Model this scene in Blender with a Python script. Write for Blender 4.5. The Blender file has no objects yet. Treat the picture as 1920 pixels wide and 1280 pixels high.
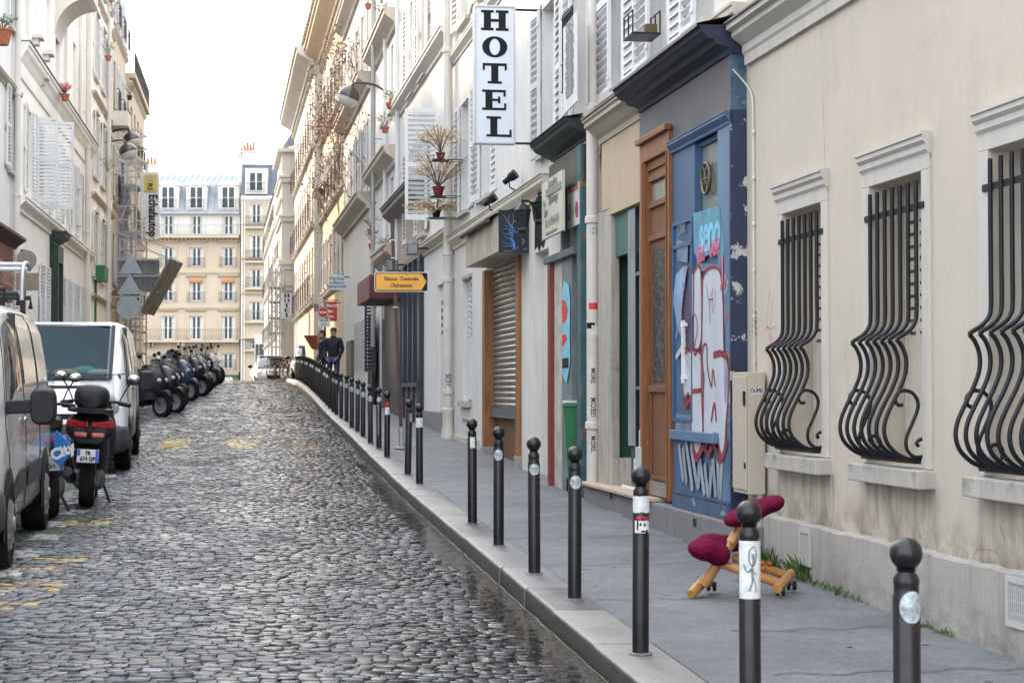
import bpy, bmesh, math, random
import numpy as np
from mathutils import Vector, Matrix, noise
random.seed(7); rng = np.random.default_rng(7)
R = math.radians
C = bpy.context.scene.collection
sc = bpy.context.scene

# ---------------------------------------------------------------- camera
FP = 3400.0            # focal length in photo pixels (1920 wide)
HY = 730.0             # eye-level row of the photo
cam_d = bpy.data.cameras.new('camera'); cam = bpy.data.objects.new('camera', cam_d); C.objects.link(cam)
cam_d.lens = FP/1920*36; cam_d.sensor_width = 36
cam_d.clip_start = 0.1; cam_d.clip_end = 1200
cam.location = (0, 0, 0); PITCH = math.atan((HY-640)/FP); cam.rotation_euler = (R(90)+PITCH, 0, 0)
cam_d.dof.use_dof = True; cam_d.dof.focus_distance = 14; cam_d.dof.aperture_fstop = 9
sc.camera = cam

def ray(px, py=None):
    """direction of a photo pixel as (X/Y, Z/Y)"""
    c = (640-(HY if py is None else py))/FP; k = math.cos(PITCH)-c*math.sin(PITCH)
    return (px-960)/FP/k, (math.sin(PITCH)+c*math.cos(PITCH))/k
# ---------------------------------------------------------------- world, sun, exposure
SUN_EL, SUN_AZ = 18, 26          # degrees above the horizon / degrees left of the view direction
w = bpy.data.worlds.new('World'); sc.world = w; w.use_nodes = True
wt = w.node_tree; bg = wt.nodes['Background']
sky = wt.nodes.new('ShaderNodeTexSky'); sky.sky_type = 'NISHITA'; sky.sun_disc = False
sky.sun_elevation = R(SUN_EL); sky.sun_rotation = R(-SUN_AZ)
sky.air_density = 1.0; sky.dust_density = 3.0; sky.ozone_density = 0.7
# thin bright high cloud over the whole sky
hsv = wt.nodes.new('ShaderNodeMixRGB'); hsv.inputs[0].default_value = 0.72
hsv.inputs[2].default_value = (16.8, 17.4, 18.4, 1)
wt.links.new(sky.outputs[0], hsv.inputs[1]); wt.links.new(hsv.outputs[0], bg.inputs[0])
bg.inputs[1].default_value = 0.09
sd = bpy.data.lights.new('sun', 'SUN'); sd.energy = 3.0; sd.angle = R(1.2); sd.color = (1, .76, .48)
sun = bpy.data.objects.new('sun', sd); C.objects.link(sun); sun.location = (-30, 40, 60)
tosun = Vector((-math.sin(R(SUN_AZ))*math.cos(R(SUN_EL)), math.cos(R(SUN_AZ))*math.cos(R(SUN_EL)), math.sin(R(SUN_EL))))
sun.rotation_euler = tosun.to_track_quat('Z', 'Y').to_euler()
sc.view_settings.view_transform = 'Standard'; sc.view_settings.look = 'None'
sc.view_settings.exposure = 1.5; sc.view_settings.gamma = 1
try: sc.view_settings.use_curve_mapping = False
except Exception: pass
sc.cycles.max_bounces = 8; sc.cycles.diffuse_bounces = 5; sc.cycles.glossy_bounces = 3
sc.cycles.transparent_max_bounces = 8; sc.cycles.caustics_reflective = False; sc.cycles.caustics_refractive = False

# ---------------------------------------------------------------- materials
MATS = {}
def mat(name, col, rough=.6, metal=0., var=.12, vscale=3., bump=0., bscale=40., spec=.5, coat=0.,
        stain=0., stain_col=(.1,.09,.08), streak=0., chip=0., chip_col=(.5,.5,.48), alpha=1., speck=0., trans=0., rvar=0.):
    """procedural paint/stone/metal: base colour with patchy variation, optional streaks, stains, chips and bump"""
    if name in MATS: return MATS[name]
    m = bpy.data.materials.new(name); m.use_nodes = True; nt = m.node_tree; N = nt.nodes; L = nt.links
    b = N['Principled BSDF']
    b.inputs['Roughness'].default_value = rough; b.inputs['Metallic'].default_value = metal
    b.inputs['Specular IOR Level'].default_value = spec; b.inputs['Coat Weight'].default_value = coat
    b.inputs['Coat Roughness'].default_value = .06
    b.inputs['Alpha'].default_value = alpha
    b.inputs['Transmission Weight'].default_value = trans
    tc = N.new('ShaderNodeTexCoord')
    def nz(scale, detail=5, vec=None, rough_=.6):
        n = N.new('ShaderNodeTexNoise'); n.inputs['Scale'].default_value = scale; n.inputs['Detail'].default_value = detail
        n.inputs['Roughness'].default_value = rough_
        L.new(vec if vec is not None else tc.outputs['Object'], n.inputs['Vector']); return n.outputs['Fac']
    def ramp(src, a, b_):
        r = N.new('ShaderNodeMapRange'); r.inputs[1].default_value = a; r.inputs[2].default_value = b_
        L.new(src, r.inputs[0]); return r.outputs[0]
    def mix(c1, c2, fac, mode='MIX'):
        x = N.new('ShaderNodeMixRGB'); x.blend_type = mode
        for i, v in ((1, c1), (2, c2)):
            if isinstance(v, tuple): x.inputs[i].default_value = (*v, 1) if len(v) == 3 else v
            else: L.new(v, x.inputs[i])
        if isinstance(fac, (int, float)): x.inputs[0].default_value = fac
        else: L.new(fac, x.inputs[0])
        return x.outputs[0]
    lo = tuple(max(0, c*(1-var)) for c in col); hi = tuple(min(1, c*(1+var)) for c in col)
    out = mix(lo, hi, ramp(nz(vscale, 6), .3, .7)) if var > 0 else None
    if out is None:
        b.inputs['Base Color'].default_value = (*col, 1)
    if streak:
        mp = N.new('ShaderNodeMapping'); mp.inputs['Scale'].default_value = (5, 5, .5); L.new(tc.outputs['Object'], mp.inputs[0])
        s = ramp(nz(2.2, 6, mp.outputs[0], .7), .48, .78)
        out = mix(out, tuple(c*(1-streak) for c in col), s)
    if stain:
        s = ramp(nz(vscale*.7+1.3, 8, None, .75), .56, .62 if chip else .75)
        k = N.new('ShaderNodeMath'); k.operation = 'MULTIPLY'; k.inputs[1].default_value = stain; L.new(s, k.inputs[0])
        out = mix(out, stain_col, k.outputs[0])
    if chip:
        s = ramp(nz(bscale*.25+2, 6, None, .7), 1-chip*.55-.3, 1-chip*.55-.28)
        out = mix(out, chip_col, s)
    if speck:
        s = ramp(nz(bscale*3, 2), .45, .7)
        out = mix(out, tuple(c*(1-speck) for c in col), s)
    if out is not None: L.new(out, b.inputs['Base Color'])
    if rvar:
        r = N.new('ShaderNodeMapRange'); r.inputs[3].default_value = max(.02, rough-rvar); r.inputs[4].default_value = min(1, rough+rvar)
        r.inputs[1].default_value = .3; r.inputs[2].default_value = .7
        L.new(nz(vscale*2+1, 5), r.inputs[0]); L.new(r.outputs[0], b.inputs['Roughness'])
    if bump:
        bp = N.new('ShaderNodeBump'); bp.inputs['Strength'].default_value = bump; bp.inputs['Distance'].default_value = .01
        L.new(nz(bscale, 6, None, .65), bp.inputs['Height']); L.new(bp.outputs[0], b.inputs['Normal'])
    MATS[name] = m; return m

def emis(name, col, s=1.0):
    m = bpy.data.materials.new(name); m.use_nodes = True; b = m.node_tree.nodes['Principled BSDF']
    b.inputs['Base Color'].default_value = (*col, 1); b.inputs['Emission Color'].default_value = (*col, 1); b.inputs['Emission Strength'].default_value = s
    MATS[name] = m; return m

def wood(name, c1, c2, rough=.5, axis=(12, 12, 1.2), bump=.3, wear=0, wear_col=(.1,.06,.03)):
    if name in MATS: return MATS[name]
    m = bpy.data.materials.new(name); m.use_nodes = True; nt = m.node_tree; N = nt.nodes; L = nt.links; b = N['Principled BSDF']
    b.inputs['Roughness'].default_value = rough
    tc = N.new('ShaderNodeTexCoord'); mp = N.new('ShaderNodeMapping'); mp.inputs['Scale'].default_value = axis; L.new(tc.outputs['Object'], mp.inputs[0])
    n = N.new('ShaderNodeTexNoise'); n.inputs['Scale'].default_value = 3; n.inputs['Detail'].default_value = 8; n.inputs['Roughness'].default_value = .7; L.new(mp.outputs[0], n.inputs[0])
    r = N.new('ShaderNodeValToRGB'); r.color_ramp.elements[0].position = .34; r.color_ramp.elements[0].color = (*c1, 1); r.color_ramp.elements[1].position = .66; r.color_ramp.elements[1].color = (*c2, 1)
    L.new(n.outputs['Fac'], r.inputs[0]); out = r.outputs[0]
    if wear:
        n2 = N.new('ShaderNodeTexNoise'); n2.inputs['Scale'].default_value = 5; n2.inputs['Detail'].default_value = 9; L.new(tc.outputs['Object'], n2.inputs[0])
        q = N.new('ShaderNodeMapRange'); q.inputs[1].default_value = .55; q.inputs[2].default_value = .7; q.inputs[4].default_value = wear; L.new(n2.outputs['Fac'], q.inputs[0])
        x = N.new('ShaderNodeMixRGB'); L.new(q.outputs[0], x.inputs[0]); L.new(out, x.inputs[1]); x.inputs[2].default_value = (*wear_col, 1); out = x.outputs[0]
    L.new(out, b.inputs['Base Color'])
    bp = N.new('ShaderNodeBump'); bp.inputs['Strength'].default_value = bump; bp.inputs['Distance'].default_value = .004; L.new(n.outputs['Fac'], bp.inputs['Height']); L.new(bp.outputs[0], b.inputs['Normal'])
    MATS[name] = m; return m

# ---------------------------------------------------------------- object helpers
LOC = {}
def tag(o, label=None, cat=None, group=None, kind=None):
    if label: o['label'] = label
    if cat: o['category'] = cat
    if group: o['group'] = group
    if kind: o['kind'] = kind
    return o
def thing(name, label, cat, loc=(0,0,0), rotz=0, group=None, rot=None):
    o = bpy.data.objects.new(name, None); C.objects.link(o); o.empty_display_size = .2
    o.location = loc; o.rotation_euler = rot if rot else (0, 0, rotz)
    LOC[o.name] = Vector(loc)
    return tag(o, label, cat, group)
def rootloc(p):
    v = Vector((0,0,0))
    while p is not None:
        v += LOC.get(p.name, Vector((0,0,0))); p = p.parent
    return v
def copytree(o, parent=None):
    c = o.copy(); C.objects.link(c)
    if parent is not None: c.parent = parent
    for ch in list(o.children): copytree(ch, c)
    return c
def dup(o, loc, rotz=None, label=None, group=None):
    c = copytree(o); c.location = loc; LOC[c.name] = Vector(loc)
    if rotz is not None: c.rotation_euler = (0, 0, rotz)
    if label: c['label'] = label
    if group: c['group'] = group
    return c

class MB:
    """mesh builder; T maps builder coordinates to the object's space"""
    def __init__(s, T=None): s.v = []; s.f = []; s.T = T
    def add(s, vs, fs):
        n = len(s.v)
        s.v += [s.T(*p) if s.T else tuple(p) for p in vs]
        s.f += [tuple(i+n for i in f) for f in fs]; return s
    def quad(s, a, b, c, d): return s.add([a,b,c,d], [(0,1,2,3)])
    def box(s, a, b):
        x0,y0,z0 = a; x1,y1,z1 = b
        return s.add([(x0,y0,z0),(x1,y0,z0),(x1,y1,z0),(x0,y1,z0),(x0,y0,z1),(x1,y0,z1),(x1,y1,z1),(x0,y1,z1)],
                     [(0,3,2,1),(4,5,6,7),(0,1,5,4),(1,2,6,5),(2,3,7,6),(3,0,4,7)])
    def bar(s, a, b, wx, wy=None, up=(0,0,1)):
        a = Vector(a); b = Vector(b); wy = wy or wx; d = (b-a).normalized(); up = Vector(up)
        if abs(d.dot(up)) > .98: up = Vector((1,0,0))
        x = d.cross(up).normalized()*wx/2; y = d.cross(x).normalized()*wy/2
        vs = [tuple(p+i*x+j*y) for p in (a,b) for i,j in ((-1,-1),(1,-1),(1,1),(-1,1))]
        return s.add(vs, [(0,1,2,3),(7,6,5,4),(0,4,5,1),(1,5,6,2),(2,6,7,3),(3,7,4,0)])
    def tube(s, path, r, seg=8, cap=True, flat=1.0):
        P = [Vector(p) for p in path]; n = len(P); rr = r if isinstance(r, (list,tuple)) else [r]*n
        vs = []; fs = []; prev = None
        for i,p in enumerate(P):
            d = (P[min(i+1,n-1)]-P[max(i-1,0)]).normalized()
            if prev is None:
                up = Vector((0,0,1)) if abs(d.z) < .9 else Vector((1,0,0)); x = d.cross(up).normalized()
            else:
                x = (prev - d*prev.dot(d)); x = x.normalized() if x.length > 1e-6 else d.orthogonal().normalized()
            prev = x; y = d.cross(x)
            for k in range(seg):
                t = 2*math.pi*k/seg; vs.append(tuple(p + rr[i]*(math.cos(t)*x + flat*math.sin(t)*y)))
        for i in range(n-1):
            for k in range(seg):
                a = i*seg+k; b = i*seg+(k+1)%seg; fs.append((a,b,b+seg,a+seg))
        if cap: fs.append(tuple(range(seg-1,-1,-1))); fs.append(tuple((n-1)*seg+k for k in range(seg)))
        return s.add(vs, fs)
    def lathe(s, prof, c=(0,0,0), seg=20, axis='z'):
        vs = []; fs = []
        for r,z in prof:
            for k in range(seg):
                t = 2*math.pi*k/seg; p = (r*math.cos(t), r*math.sin(t), z)
                if axis == 'x': p = (z, p[0], p[1])
                if axis == 'y': p = (p[0], z, p[1])
                vs.append((c[0]+p[0], c[1]+p[1], c[2]+p[2]))
        for i in range(len(prof)-1):
            for k in range(seg):
                a = i*seg+k; b = i*seg+(k+1)%seg; fs.append((a,b,b+seg,a+seg))
        fs.append(tuple(range(seg-1,-1,-1))); fs.append(tuple((len(prof)-1)*seg+k for k in range(seg)))
        return s.add(vs, fs)
    def ell(s, c, r, seg=14, rings=9, rot=None):
        vs = []; fs = []; c = Vector(c); M = rot or Matrix.Identity(3)
        for i in range(rings+1):
            a = math.pi*i/rings
            for k in range(seg):
                t = 2*math.pi*k/seg
                p = Vector((r[0]*math.sin(a)*math.cos(t), r[1]*math.sin(a)*math.sin(t), r[2]*math.cos(a))); vs.append(tuple(c+M@p))
        for i in range(rings):
            for k in range(seg):
                a = i*seg+k; b = i*seg+(k+1)%seg; fs.append((a,a+seg,b+seg,b))
        return s.add(vs, fs)
    def prism(s, poly, d0, d1, plane='xz'):
        """extrude a 2-D polygon along the third axis"""
        n = len(poly)
        def m(p, d): return (p[0], d, p[1]) if plane == 'xz' else ((d, p[0], p[1]) if plane == 'yz' else (p[0], p[1], d))
        vs = [m(p,d0) for p in poly]+[m(p,d1) for p in poly]
        return s.add(vs, [tuple(range(n)), tuple(range(2*n-1,n-1,-1))]+[(i,(i+1)%n+0,(i+1)%n+n,i+n) for i in range(n)])
    def build(s, name, m, parent=None, smooth=None, bevel=0, seg=2, recalc=True, subsurf=0, mats=None):
        me = bpy.data.meshes.new(name); off = rootloc(parent) if parent is not None else Vector((0,0,0))
        if getattr(s, 'local', False): off = Vector((0,0,0))
        me.from_pydata([(p[0]-off.x, p[1]-off.y, p[2]-off.z) for p in s.v], [], s.f)
        if recalc:
            bm = bmesh.new(); bm.from_mesh(me); bmesh.ops.remove_doubles(bm, verts=bm.verts, dist=1e-5) if smooth else None
            bmesh.ops.recalc_face_normals(bm, faces=bm.faces); bm.to_mesh(me); bm.free()
        me.materials.append(m)
        if mats:
            for q in mats: me.materials.append(q)
        o = bpy.data.objects.new(name, me); C.objects.link(o)
        if parent is not None: o.parent = parent
        if smooth is not None:
            me.shade_smooth()
            if smooth < 180: me.set_sharp_from_angle(angle=R(smooth))
        if bevel:
            b = o.modifiers.new('bevel','BEVEL'); b.width = bevel; b.segments = seg; b.limit_method = 'ANGLE'; b.angle_limit = R(40)
        if subsurf:
            q = o.modifiers.new('sub','SUBSURF'); q.levels = subsurf; q.render_levels = subsurf
        return o
def LMB():
    m = MB(); m.local = True; return m

def text_mb(body, size, T, shear=0, offset=0, align='CENTER', depth=.001, xscale=1.0, spacing=1.0):
    """lettering as a thin solid; T maps (x, y, depth) to the object's space"""
    cu = bpy.data.curves.new('t','FONT'); cu.body = body; cu.size = size; cu.shear = shear; cu.offset = offset
    cu.align_x = align; cu.align_y = 'CENTER'; cu.resolution_u = 3; cu.space_character = spacing
    o = bpy.data.objects.new('t', cu); C.objects.link(o)
    dg = bpy.context.evaluated_depsgraph_get(); me = bpy.data.meshes.new_from_object(o.evaluated_get(dg))
    mb = MB(); mb.v = [T(v.co.x*xscale, v.co.y, depth) for v in me.vertices]; mb.f = [tuple(p.vertices) for p in me.polygons]
    bpy.data.objects.remove(o); bpy.data.meshes.remove(me); bpy.data.curves.remove(cu)
    return mb

def bez(pts, n=8):
    """Catmull-Rom through points"""
    P = [Vector(p) for p in pts]; P = [2*P[0]-P[1]]+P+[2*P[-1]-P[-2]]; out = []
    for i in range(1, len(P)-2):
        a,b,c,d = P[i-1:i+3]
        for k in range(n):
            t = k/n; out.append(.5*((2*b)+(c-a)*t+(2*a-5*b+4*c-d)*t*t+(3*b-a-3*c+d)*t**3))
    out.append(P[-2]); return out

# ---------------------------------------------------------------- street frames
class Frame:
    """coordinates on a facade line: u along the street away from the camera, v out into the street, z up"""
    def __init__(s, a, b, side):
        n = math.hypot(a, 1); s.d = (a/n, 1/n); s.o = (b, 0.0)
        s.n = (-s.d[1], s.d[0]) if side == 'R' else (s.d[1], -s.d[0]); s.side = side
        s.rot = math.atan2(s.d[1], s.d[0]) if side == 'R' else math.atan2(-s.d[1], -s.d[0])
    def __call__(s, u, v, z):
        return (s.o[0]+s.d[0]*u+s.n[0]*v, s.o[1]+s.d[1]*u+s.n[1]*v, z)
    def u(s, px, v=0, py=None):
        r = ray(px, py)[0]; A = s.o[0]+s.n[0]*v; B = s.n[1]*v     # X = A+dx u ; Y = B+dy u ; X = rY
        return (r*B-A)/(s.d[0]-r*s.d[1])
    def z(s, py, u, v=0):
        return ray(960, py)[1]*s(u, v, 0)[1]
    def uz(s, px, py, v=0):
        u = s.u(px, v, py); return u, s.z(py, u, v)
FR = Frame(-.1609, 3.83, 'R')
FL = Frame(-.1412, -5.32, 'L')
def fr_mb(F): return MB(F)

# ---------------------------------------------------------------- ground
GY = [-20, 0, 9, 16, 20.7, 25.3, 28.6, 33.3, 40.3, 48, 56, 64, 70, 76, 82, 90, 110, 140, 175, 260, 1000]
GZ = [-1.66,-1.46,-1.295,-1.172,-1.085,-.95,-.845,-.70,-.50,-.20,.08,.29,.38,.44,.44,.36,-.1,-.8,-1.3,-1.5,-1.5]
_gy = np.linspace(-20, 1000, 4081); _gz = np.interp(_gy, GY, GZ); _k = np.hanning(21); _k /= _k.sum(); _gs = np.convolve(np.pad(_gz, 10, 'edge'), _k, 'valid')
def zp(y): return float(np.interp(y, _gy, _gs))
def zpa(y): return np.interp(y, _gy, _gs)
def XB(y): return 1.943-.1468*y               # bollard line
def XK(y): return 1.765-.1468*y               # right kerb edge
def XL(y): return -3.72-.1412*y               # left kerb edge
def road_z(X, Y):
    """road surface with a slight crown and a gutter beside the right kerb"""
    s = X-(XK(Y)-1.765); c = (X-XL(Y))/np.maximum(XK(Y)-XL(Y), .1)
    return zpa(Y)-.10+.05*np.sin(np.clip(c,0,1)*math.pi)-.035*np.clip((s-1.1)/.6, 0, 1)
def Z(x, y): return float(road_z(np.array(x), np.array(y)))
# ================================================================ ground, road, kerbs, pavements
M_joint = mat('joint_grit', (.035,.034,.032), .75, var=.3, vscale=8, bump=.4, bscale=60)
def vcol_mat(name, rough, wet=True):
    m = bpy.data.materials.new(name); m.use_nodes = True; N = m.node_tree.nodes; L = m.node_tree.links; b = N['Principled BSDF']
    at = N.new('ShaderNodeAttribute'); at.attribute_name = 'tint'
    tc = N.new('ShaderNodeTexCoord')
    n = N.new('ShaderNodeTexNoise'); n.inputs['Scale'].default_value = 55; n.inputs['Detail'].default_value = 4; L.new(tc.outputs['Object'], n.inputs[0])
    n2 = N.new('ShaderNodeTexNoise'); n2.inputs['Scale'].default_value = 1.1; n2.inputs['Detail'].default_value = 6; L.new(tc.outputs['Object'], n2.inputs[0])
    r = N.new('ShaderNodeMapRange'); r.inputs[1].default_value = .3; r.inputs[2].default_value = .7; r.inputs[3].default_value = .62; r.inputs[4].default_value = 1.25; L.new(n.outputs['Fac'], r.inputs[0])
    mx = N.new('ShaderNodeMixRGB'); mx.blend_type = 'MULTIPLY'; mx.inputs[0].default_value = 1; L.new(at.outputs['Color'], mx.inputs[1]); L.new(r.outputs[0], mx.inputs[2])
    L.new(mx.outputs[0], b.inputs['Base Color'])
    ra = N.new('ShaderNodeAttribute'); ra.attribute_name = 'rough'
    q = N.new('ShaderNodeMapRange'); q.inputs[1].default_value = .35; q.inputs[2].default_value = .68; q.inputs[3].default_value = -.09; q.inputs[4].default_value = .13; L.new(n2.outputs['Fac'], q.inputs[0])
    ad = N.new('ShaderNodeMath'); L.new(ra.outputs['Fac'], ad.inputs[0]); L.new(q.outputs[0], ad.inputs[1]); L.new(ad.outputs[0], b.inputs['Roughness'])
    b.inputs['Specular IOR Level'].default_value = .36
    bp = N.new('ShaderNodeBump'); bp.inputs['Strength'].default_value = .7; bp.inputs['Distance'].default_value = .008; L.new(n.outputs['Fac'], bp.inputs['Height']); L.new(bp.outputs[0], b.inputs['Normal'])
    return m
def value_noise(x, y, seed=0):
    xi = np.floor(x).astype(np.int64); yi = np.floor(y).astype(np.int64); fx = x-xi; fy = y-yi
    def h(a, b):
        t = np.sin((a*127.1+b*311.7+seed*74.7))*43758.5453; return t-np.floor(t)
    fx = fx*fx*(3-2*fx); fy = fy*fy*(3-2*fy)
    return (h(xi,yi)*(1-fx)+h(xi+1,yi)*fx)*(1-fy)+(h(xi,yi+1)*(1-fx)+h(xi+1,yi+1)*fx)*fy
def fbm(x, y, seed=0): return .55*value_noise(x,y,seed)+.3*value_noise(x*2.1,y*2.1,seed+1)+.15*value_noise(x*4.3,y*4.3,seed+2)

def cobbles():
    c = []
    y0, y1, pitch = 6.2, 84.0, .076
    t = y0; row = 0
    while t < y1:
        k = 1.0 if t < 32 else (1.35 if t < 50 else 1.9)
        p = pitch*k*random.uniform(.93, 1.07)
        s = -4.1-random.random()*.12
        while s < 1.80:
            wdt = random.uniform(.075, .115)*k
            c.append((s+wdt/2, t+p/2, wdt/2, p/2, k)); s += wdt
        t += p; row += 1
    c = np.array(c); n = len(c)
    s, t, a, b, k = c.T
    a = a-.0026*k; b = b-.0026*k
    wave = .14*np.sin(s*2.1+.4)+.06*np.sin(s*5.3)                       # courses run in shallow arcs
    lowf = (fbm(s*1.3, t*.45, 5)-.5)*.55
    Yc = t+.1468*s*0.9+wave*.5+lowf; Xc = s-.1468*Yc
    edge = (s > 1.60)
    s_ = Xc-(XK(Yc)-1.765)
    keep = (s_ < 1.765-.5*a) & (Xc > XL(Yc)-.02)
    s, t, a, b, k, Yc, Xc, s_ = [q[keep] for q in (s,t,a,b,k,Yc,Xc,s_)]; n = len(s)
    zc = road_z(Xc, Yc)+rng.normal(0, .0026, n)
    tilt = rng.normal(0, .032, (n,2))
    ang = rng.normal(0, .06, n)+.07*np.cos(s*2.1+.4)*2*.5
    sq = np.array([(-1,-1),(1,-1),(1,1),(-1,1)], float)
    V = np.zeros((n, 12, 3))
    for lvl, (ins, dz) in enumerate(((1.0,-.018), (.99,-.003), (.91,0.0))):
        for i,(ex,ey) in enumerate(sq):
            jx = 1+rng.normal(0,.07,n)*(lvl>0); jy = 1+rng.normal(0,.07,n)*(lvl>0)
            lx = a*ex*ins*jx; ly = b*ey*ins*jy
            x = lx*np.cos(ang)-ly*np.sin(ang); y = lx*np.sin(ang)+ly*np.cos(ang)
            V[:, lvl*4+i, 0] = Xc+x-.1468*y*.0; V[:, lvl*4+i, 1] = Yc+y
            V[:, lvl*4+i, 2] = zc+dz+x*tilt[:,0]+y*(tilt[:,1]+np.gradient(_gs,_gy)[np.searchsorted(_gy,Yc)])
    F = [(8,9,10,11)]+[(i,(i+1)%4,(i+1)%4+4,i+4) for i in range(4)]+[(i+4,(i+1)%4+4,(i+1)%4+8,i+8) for i in range(4)]
    F = np.array(F); faces = (F[None]+(np.arange(n)*12)[:,None,None]).reshape(-1,4)
    # ---- colour of each stone
    g = rng.uniform(.048,.098,n)*(.75+.5*fbm(Xc*.8,Yc*.35,9))
    col = np.stack([g*.92, g*.985, g*1.12], 1)
    odd = rng.random(n); col[odd>.95] *= 1.9; col[odd<.06] *= .55
    warm = rng.random(n) > .86; col[warm] *= np.array([1.12,1.0,.86])
    mossn = fbm(Xc*1.1, Yc*.5, 21); left = np.clip((-.2-s_)/2.0,0,1)
    mo = (mossn*left > .36) & (rng.random(n) < .33) & (Yc < 24); col[mo] = col[mo]*.55+np.array([.045,.062,.016])
    # painted marks worn into the stones: parking dashes, dashed crossing squares, old yellow marks
    pn = fbm(Xc*5, Yc*5, 33)+rng.normal(0,.05,n)
    dl = Xc-(-1.58-.1526*Yc)
    dash = (np.abs(dl+.02) < .12) & ((Yc*1.0) % 1.25 < .52) & (pn > .33) & (Yc < 62)
    col[dash] = np.array([.40,.40,.39])*rng.uniform(.7,1.05,(dash.sum(),1))
    for px in (330, 457, 576):
        X0 = (px-960)/FP*29.4
        q = (np.abs(Xc+.1468*(Yc-29.4)-X0) < .235) & (np.abs(Yc-29.4) < 1.15) & (pn > .30 if px != 576 else pn > .5)
        col[q] = np.array([.36,.24,.07])*rng.uniform(.6,1.1,(q.sum(),1))
    for (px,py,wx,wy) in ((30,1100,.30,.16),(8,1133,.25,.10),(158,981,.22,.12),(95,1048,.3,.12),(160,995,.1,.1),(70,1062,.2,.1)):
        Y0 = 10.0
        for _ in range(30): Y0 = -FP*Z((px-960)/FP*Y0, Y0)/(py-HY)
        X0 = (px-960)/FP*Y0
        q = (np.abs(Xc-X0) < wx) & (np.abs(Yc-Y0) < wy*1.6) & (pn > .50)
        col[q] = np.array([.38,.27,.12])*rng.uniform(.6,1.1,(q.sum(),1))
    for (px,py,wx,wy) in ((640,1106,1.15,.10),(560,1110,.6,.08),(690,1112,.7,.07),(340,912,1.2,.10),(640,925,.9,.1)):
        Y0 = 10.0
        for _ in range(30): Y0 = -FP*Z((px-960)/FP*Y0, Y0)/(py-HY)
        X0 = (px-960)/FP*Y0
        q = (np.abs(Xc-X0) < wx) & (np.abs(Yc-Y0) < wy) & (pn > .56)
        col[q] = col[q]*.6+np.array([.12,.12,.12])
    wet = np.clip((s_+.35)/1.2,0,1)*np.clip((fbm(Xc*1.2,Yc*.4,3)-.22)*2.8,0,1)
    col *= (1-.45*wet)[:,None]
    ro = .50-.37*wet-.10*np.clip((Yc-12)/30,0,1)+rng.normal(0,.05,n)
    ro[dash] = .6
    # ---- grit bed under the stones
    ys = np.concatenate([np.arange(-12, 90, .5), np.arange(90,300,6)]); nx = 13
    bv = []
    for y in ys:
        for i in range(nx):
            x = XL(y)-.02+(XK(y)+.01-XL(y)+.02)*i/(nx-1); bv.append((x, y, Z(x,y)-(.0095 if 6.2 < y < 84 else .002)))
    bf = [(j*nx+i, j*nx+i+1, (j+1)*nx+i+1, (j+1)*nx+i) for j in range(len(ys)-1) for i in range(nx-1)]
    nb = len(bv); V = V.reshape(-1,3); allv = np.concatenate([V, np.array(bv)]); allf = np.concatenate([faces, np.array(bf)+len(V)])
    me = bpy.data.meshes.new('road'); me.vertices.add(len(allv)); me.vertices.foreach_set('co', allv.ravel())
    me.loops.add(len(allf)*4); me.loops.foreach_set('vertex_index', allf.ravel().astype(np.int32))
    me.polygons.add(len(allf)); me.polygons.foreach_set('loop_start', np.arange(0, len(allf)*4, 4, dtype=np.int32))
    me.polygons.foreach_set('loop_total', np.full(len(allf), 4, dtype=np.int32))
    me.update(calc_edges=True); me.validate()
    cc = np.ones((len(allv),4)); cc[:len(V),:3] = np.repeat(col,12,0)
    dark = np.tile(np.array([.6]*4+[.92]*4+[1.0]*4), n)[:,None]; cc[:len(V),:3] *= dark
    jb = np.array(bv); mg = np.clip((fbm(jb[:,0]*1.5,jb[:,1]*1.0,21)-.45)*4,0,1)*np.clip((-.4-(jb[:,0]+.1468*jb[:,1]))/2,0,1)
    cc[len(V):,:3] = np.array([.060,.057,.052])+mg[:,None]*np.array([.012,.05,0.0])
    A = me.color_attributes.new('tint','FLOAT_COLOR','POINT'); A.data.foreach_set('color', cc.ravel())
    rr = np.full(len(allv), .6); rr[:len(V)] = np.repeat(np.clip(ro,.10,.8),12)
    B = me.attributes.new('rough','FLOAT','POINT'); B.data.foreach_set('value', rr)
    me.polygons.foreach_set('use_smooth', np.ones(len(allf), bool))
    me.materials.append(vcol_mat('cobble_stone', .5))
    o = bpy.data.objects.new('road', me); C.objects.link(o); tag(o, kind='structure'); return o
cobbles()

# moss tufts in the joints on the left of the carriageway
m = MB()
for _ in range(1500):
    Y0 = random.uniform(8.2, 24); s0 = random.uniform(-3.6, -.2); X0 = s0-.1468*Y0
    if fbm(np.array(X0*1.1), np.array(Y0*.5), 21) < .50 or random.random() < (s0+3.6)/4: continue
    z0 = Z(X0,Y0)-.004
    for k in range(4):
        dx, dy = random.uniform(-.035,.035), random.uniform(-.02,.02)
        m.add([(X0+dx-.008,Y0+dy,z0),(X0+dx+.008,Y0+dy,z0),(X0+dx+random.uniform(-.012,.012),Y0+dy+random.uniform(-.01,.01),z0+random.uniform(.008,.02))],[(0,1,2)])
tag(m.build('moss', mat('moss_green', (.07,.11,.025), .8, var=.4, vscale=5), recalc=False), 'green moss growing between the cobbles on the left', 'moss', kind='stuff')

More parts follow.
